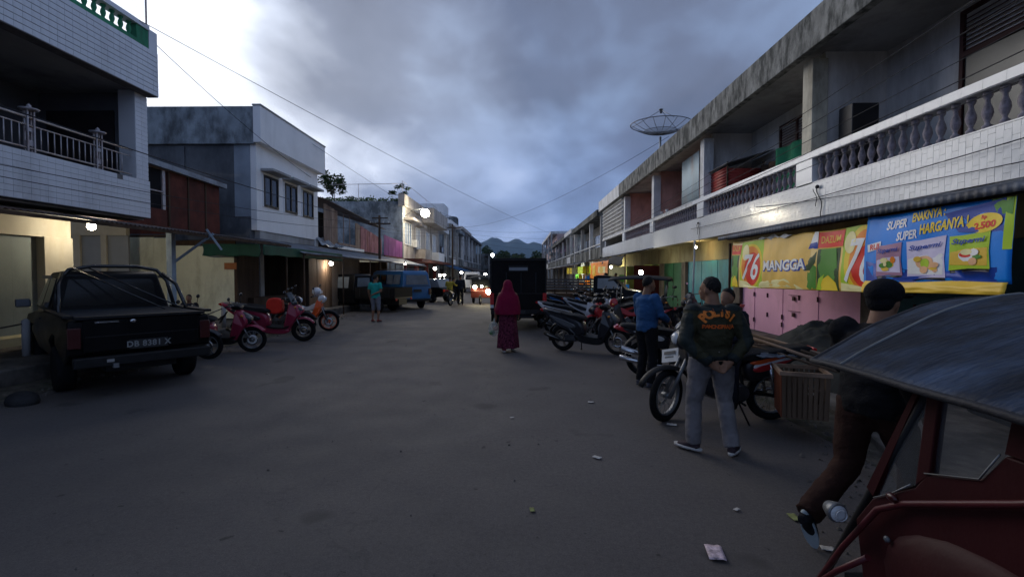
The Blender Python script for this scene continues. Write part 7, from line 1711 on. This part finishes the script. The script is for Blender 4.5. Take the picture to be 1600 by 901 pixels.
# woman in maroon
mar = mat('maroon_headscarf', (.17,.007,.034), .8, .15, 4, .2); mard = mat('maroon_patterned_dress', (.10,.018,.038), .85, .75, 26, .2)
wm, Qw, HW = person('woman in a long maroon headscarf and patterned dress walking toward the box truck', (-.25, 10.5, 0), R(6), dict(head=(0,.02,1.47), neck=(0,-.01,1.33), chest=(0,0,1.17), waist=(0,0,.97), pelvis=(0,0,.86), shR=(.16,0,1.29), shL=(-.16,0,1.29), elR=(.23,.02,1.0), elL=(-.25,0,1.0), wrR=(.26,.16,.82), wrL=(-.27,.05,.72), hipR=(.09,0,.84), hipL=(-.09,0,.84), knR=(.10,.10,.46), knL=(-.09,-.02,.46), anR=(.11,.12,.085), anL=(-.08,-.12,.085)), vox=.016, hair=None, shoes=(mat('maroon_slipper', (.16,.04,.05), .7, .2, 8, .2), sole_w))
def drape(rows, name, m_, n_=40, fold=.03, seed=0, sol=.006):
    def f(u, v):
        k = v*(len(rows)-1); i = min(int(k), len(rows)-2); t = k-i; a, b_ = rows[i], rows[i+1]; r = [a[j]+(b_[j]-a[j])*(t*t*(3-2*t)) for j in range(5)]
        an_ = 2*PI*u; fo = 1+fold*v*(math.sin(an_*7+seed)+.6*math.sin(an_*11+2*v))*(1)
        return (r[0]+r[3]*math.cos(an_)*fo, r[1]+r[4]*math.sin(an_)*fo, r[2])
    return ob(name, G().grid(f, n_*2, 30), m_, wm, solid=sol)
# rows: cx, cy, z, rx, ry
drape([(0,.0,1.60,.004,.004),(0,.0,1.585,.062,.07),(0,0,1.53,.092,.112),(0,-.01,1.43,.108,.125),(0,-.01,1.34,.145,.13),(0,-.01,1.24,.225,.155),(0,-.01,1.08,.262,.18),(-.01,-.02,.94,.285,.20),(0,-.02,.84,.27,.20)], 'headscarf', mar, fold=.045)
drape([(0,0,1.1,.15,.12),(0,0,.9,.185,.14),(0,0,.6,.20,.16),(0,0,.35,.22,.19),(0,-.0,.10,.235,.21)], 'dress', mard, fold=.07, seed=2)
mbag = thing('shopping_bag', 'clear plastic bag of onions and greens carried by the woman in maroon', 'bag', (-.56, 10.42, .36)); ob('bag', G().ell((0,0,.16), (.12,.07,.17), 16, 12).tube([(0,0,.28),(.02,.02,.40)], [.03,.01], 8), mat('thin_white_plastic', (.55,.56,.50), .3, .1, 6, 0, alpha=.38), mbag)
ob('onion', G().ell((.04,0,.17), (.06,.045,.055), 12, 8), mat('reddish_onion', (.38,.15,.08), .5, .2, 9, 0), mbag); ob('greens', G().ell((-.03,-.01,.08), (.07,.05,.055), 12, 8), mat('green_vegetable', (.08,.20,.08), .6, .3, 12, .3), mbag)
# teal shirt man
teal_sh = mat('teal_t_shirt', (.02,.30,.27), .8, .15, 4, .2)
person('man in a teal t shirt and grey shorts near the black flatbed pickup', (-5.15, 16.9, 0), R(-12), dict(elR=(.25,-.06,1.12), wrR=(.05,-.17,1.03), elL=(-.25,-.04,1.10), wrL=(-.24,.05,.85)), shirt=teal_sh, sleeve='short', trousers=mat('grey_shorts', (.16,.17,.20), .85, .15, 4, .2), leg='knee', vox=.018, headrot=R(-25), shoes=(mat('red_sandal', (.22,.05,.04), .7, .2, 8, .2), black_plastic))
# child behind the pickup
person('child with dark hair sitting behind the bed of the black pickup', (-7.75, 11.0, .0), R(200), dict(), shirt=navy_cloth, trousers=blackcloth, vox=.02, sc=.74)
# person in the black cap, striding behind the tricycle
bt = mat('black_t_shirt', (.010,.010,.012), .85, .2, 4, .3); brt = mat('brown_trousers', (.034,.016,.012), .85, .2, 4, .3)
person('person in a black cap striding behind the red tricycle, one foot lifted', (2.22, 2.98, 0), R(-66), dict(head=(0,.10,1.56), neck=(0,.05,1.42), chest=(0,.03,1.25), elR=(.26,-.12,1.12), wrR=(.25,.04,.92), elL=(-.26,.12,1.12), wrL=(-.22,.30,1.0), knR=(.11,.22,.52), anR=(.11,.20,.09), knL=(-.11,-.06,.50), anL=(-.12,-.42,.24), toeL=(-.13,-.36,.07), toeR=(.12,.38,.03)), shirt=bt, trousers=brt, vox=.015, hair='short', cap=bt, shoes=(mat('black_canvas_shoe', (.015,.015,.018), .8, .2, 8, .2), mat('pale_blue_sole', (.40,.48,.52), .6, .1, 8, .1)), loose=1.8, build=1.08)
# riders down the street
yellow_sh = mat('yellow_shirt', (.35,.28,.04), .8, .15, 4, .2)
sit = dict(head=(0,.05,1.42), neck=(0,.02,1.28), chest=(0,.0,1.12), waist=(0,-.03,.92), pelvis=(0,-.05,.84), shR=(.17,0,1.24), shL=(-.17,0,1.24), elR=(.28,.14,1.05), elL=(-.28,.14,1.05), wrR=(.28,.38,1.06), wrL=(-.28,.38,1.06), hipR=(.10,0,.84), hipL=(-.10,0,.84), knR=(.20,.36,.66), knL=(-.20,.36,.66), anR=(.20,.24,.28), anL=(-.20,.24,.28))
person('rider in dark clothes on the motorcycle beside the blue minibus', (-3.65, 26.2, 0), R(-15), sit, shirt=navy_cloth, trousers=blackcloth, vox=.022, hands=False)
person('passenger in a yellow shirt behind the rider near the blue minibus', (-3.78, 25.8, 0.05), R(-15), sit, shirt=yellow_sh, trousers=blackcloth, vox=.022, hands=False)
person('person in dark clothes walking beside the two riders down the street', (-3.25, 26.2, 0), R(10), {}, shirt=navy_cloth, trousers=blackcloth, vox=.022, hands=False)
person('person standing before the lime green shop on the right', (4.3, 23.5, .1), R(60), {}, shirt=yellow_sh, trousers=blackcloth, vox=.022, hands=False)
person('person beside the stall table in the lit right hand shop', (5.6, 27.5, .1), R(160), {}, shirt=blue_shirt, trousers=blackcloth, vox=.022, hands=False)

bpy.data.scenes.remove(TMP)
# ---------------------------------------------------------------- evening air: thin haze, adding to the blue in the hill colour
hz_ = bpy.data.materials.new('evening_air'); hz_.use_nodes = True; q = hz_.node_tree; q.nodes.clear()
vo_ = q.nodes.new('ShaderNodeVolumePrincipled'); vo_.inputs['Density'].default_value = .00011; vo_.inputs['Color'].default_value = (.5,.72,1,1); vo_.inputs['Anisotropy'].default_value = .1
oo_ = q.nodes.new('ShaderNodeOutputMaterial'); q.links.new(vo_.outputs[0], oo_.inputs['Volume'])
tag(ob('haze', G().box(-2200, 2200, -600, 4300, -80, 480), hz_), kind='stuff')
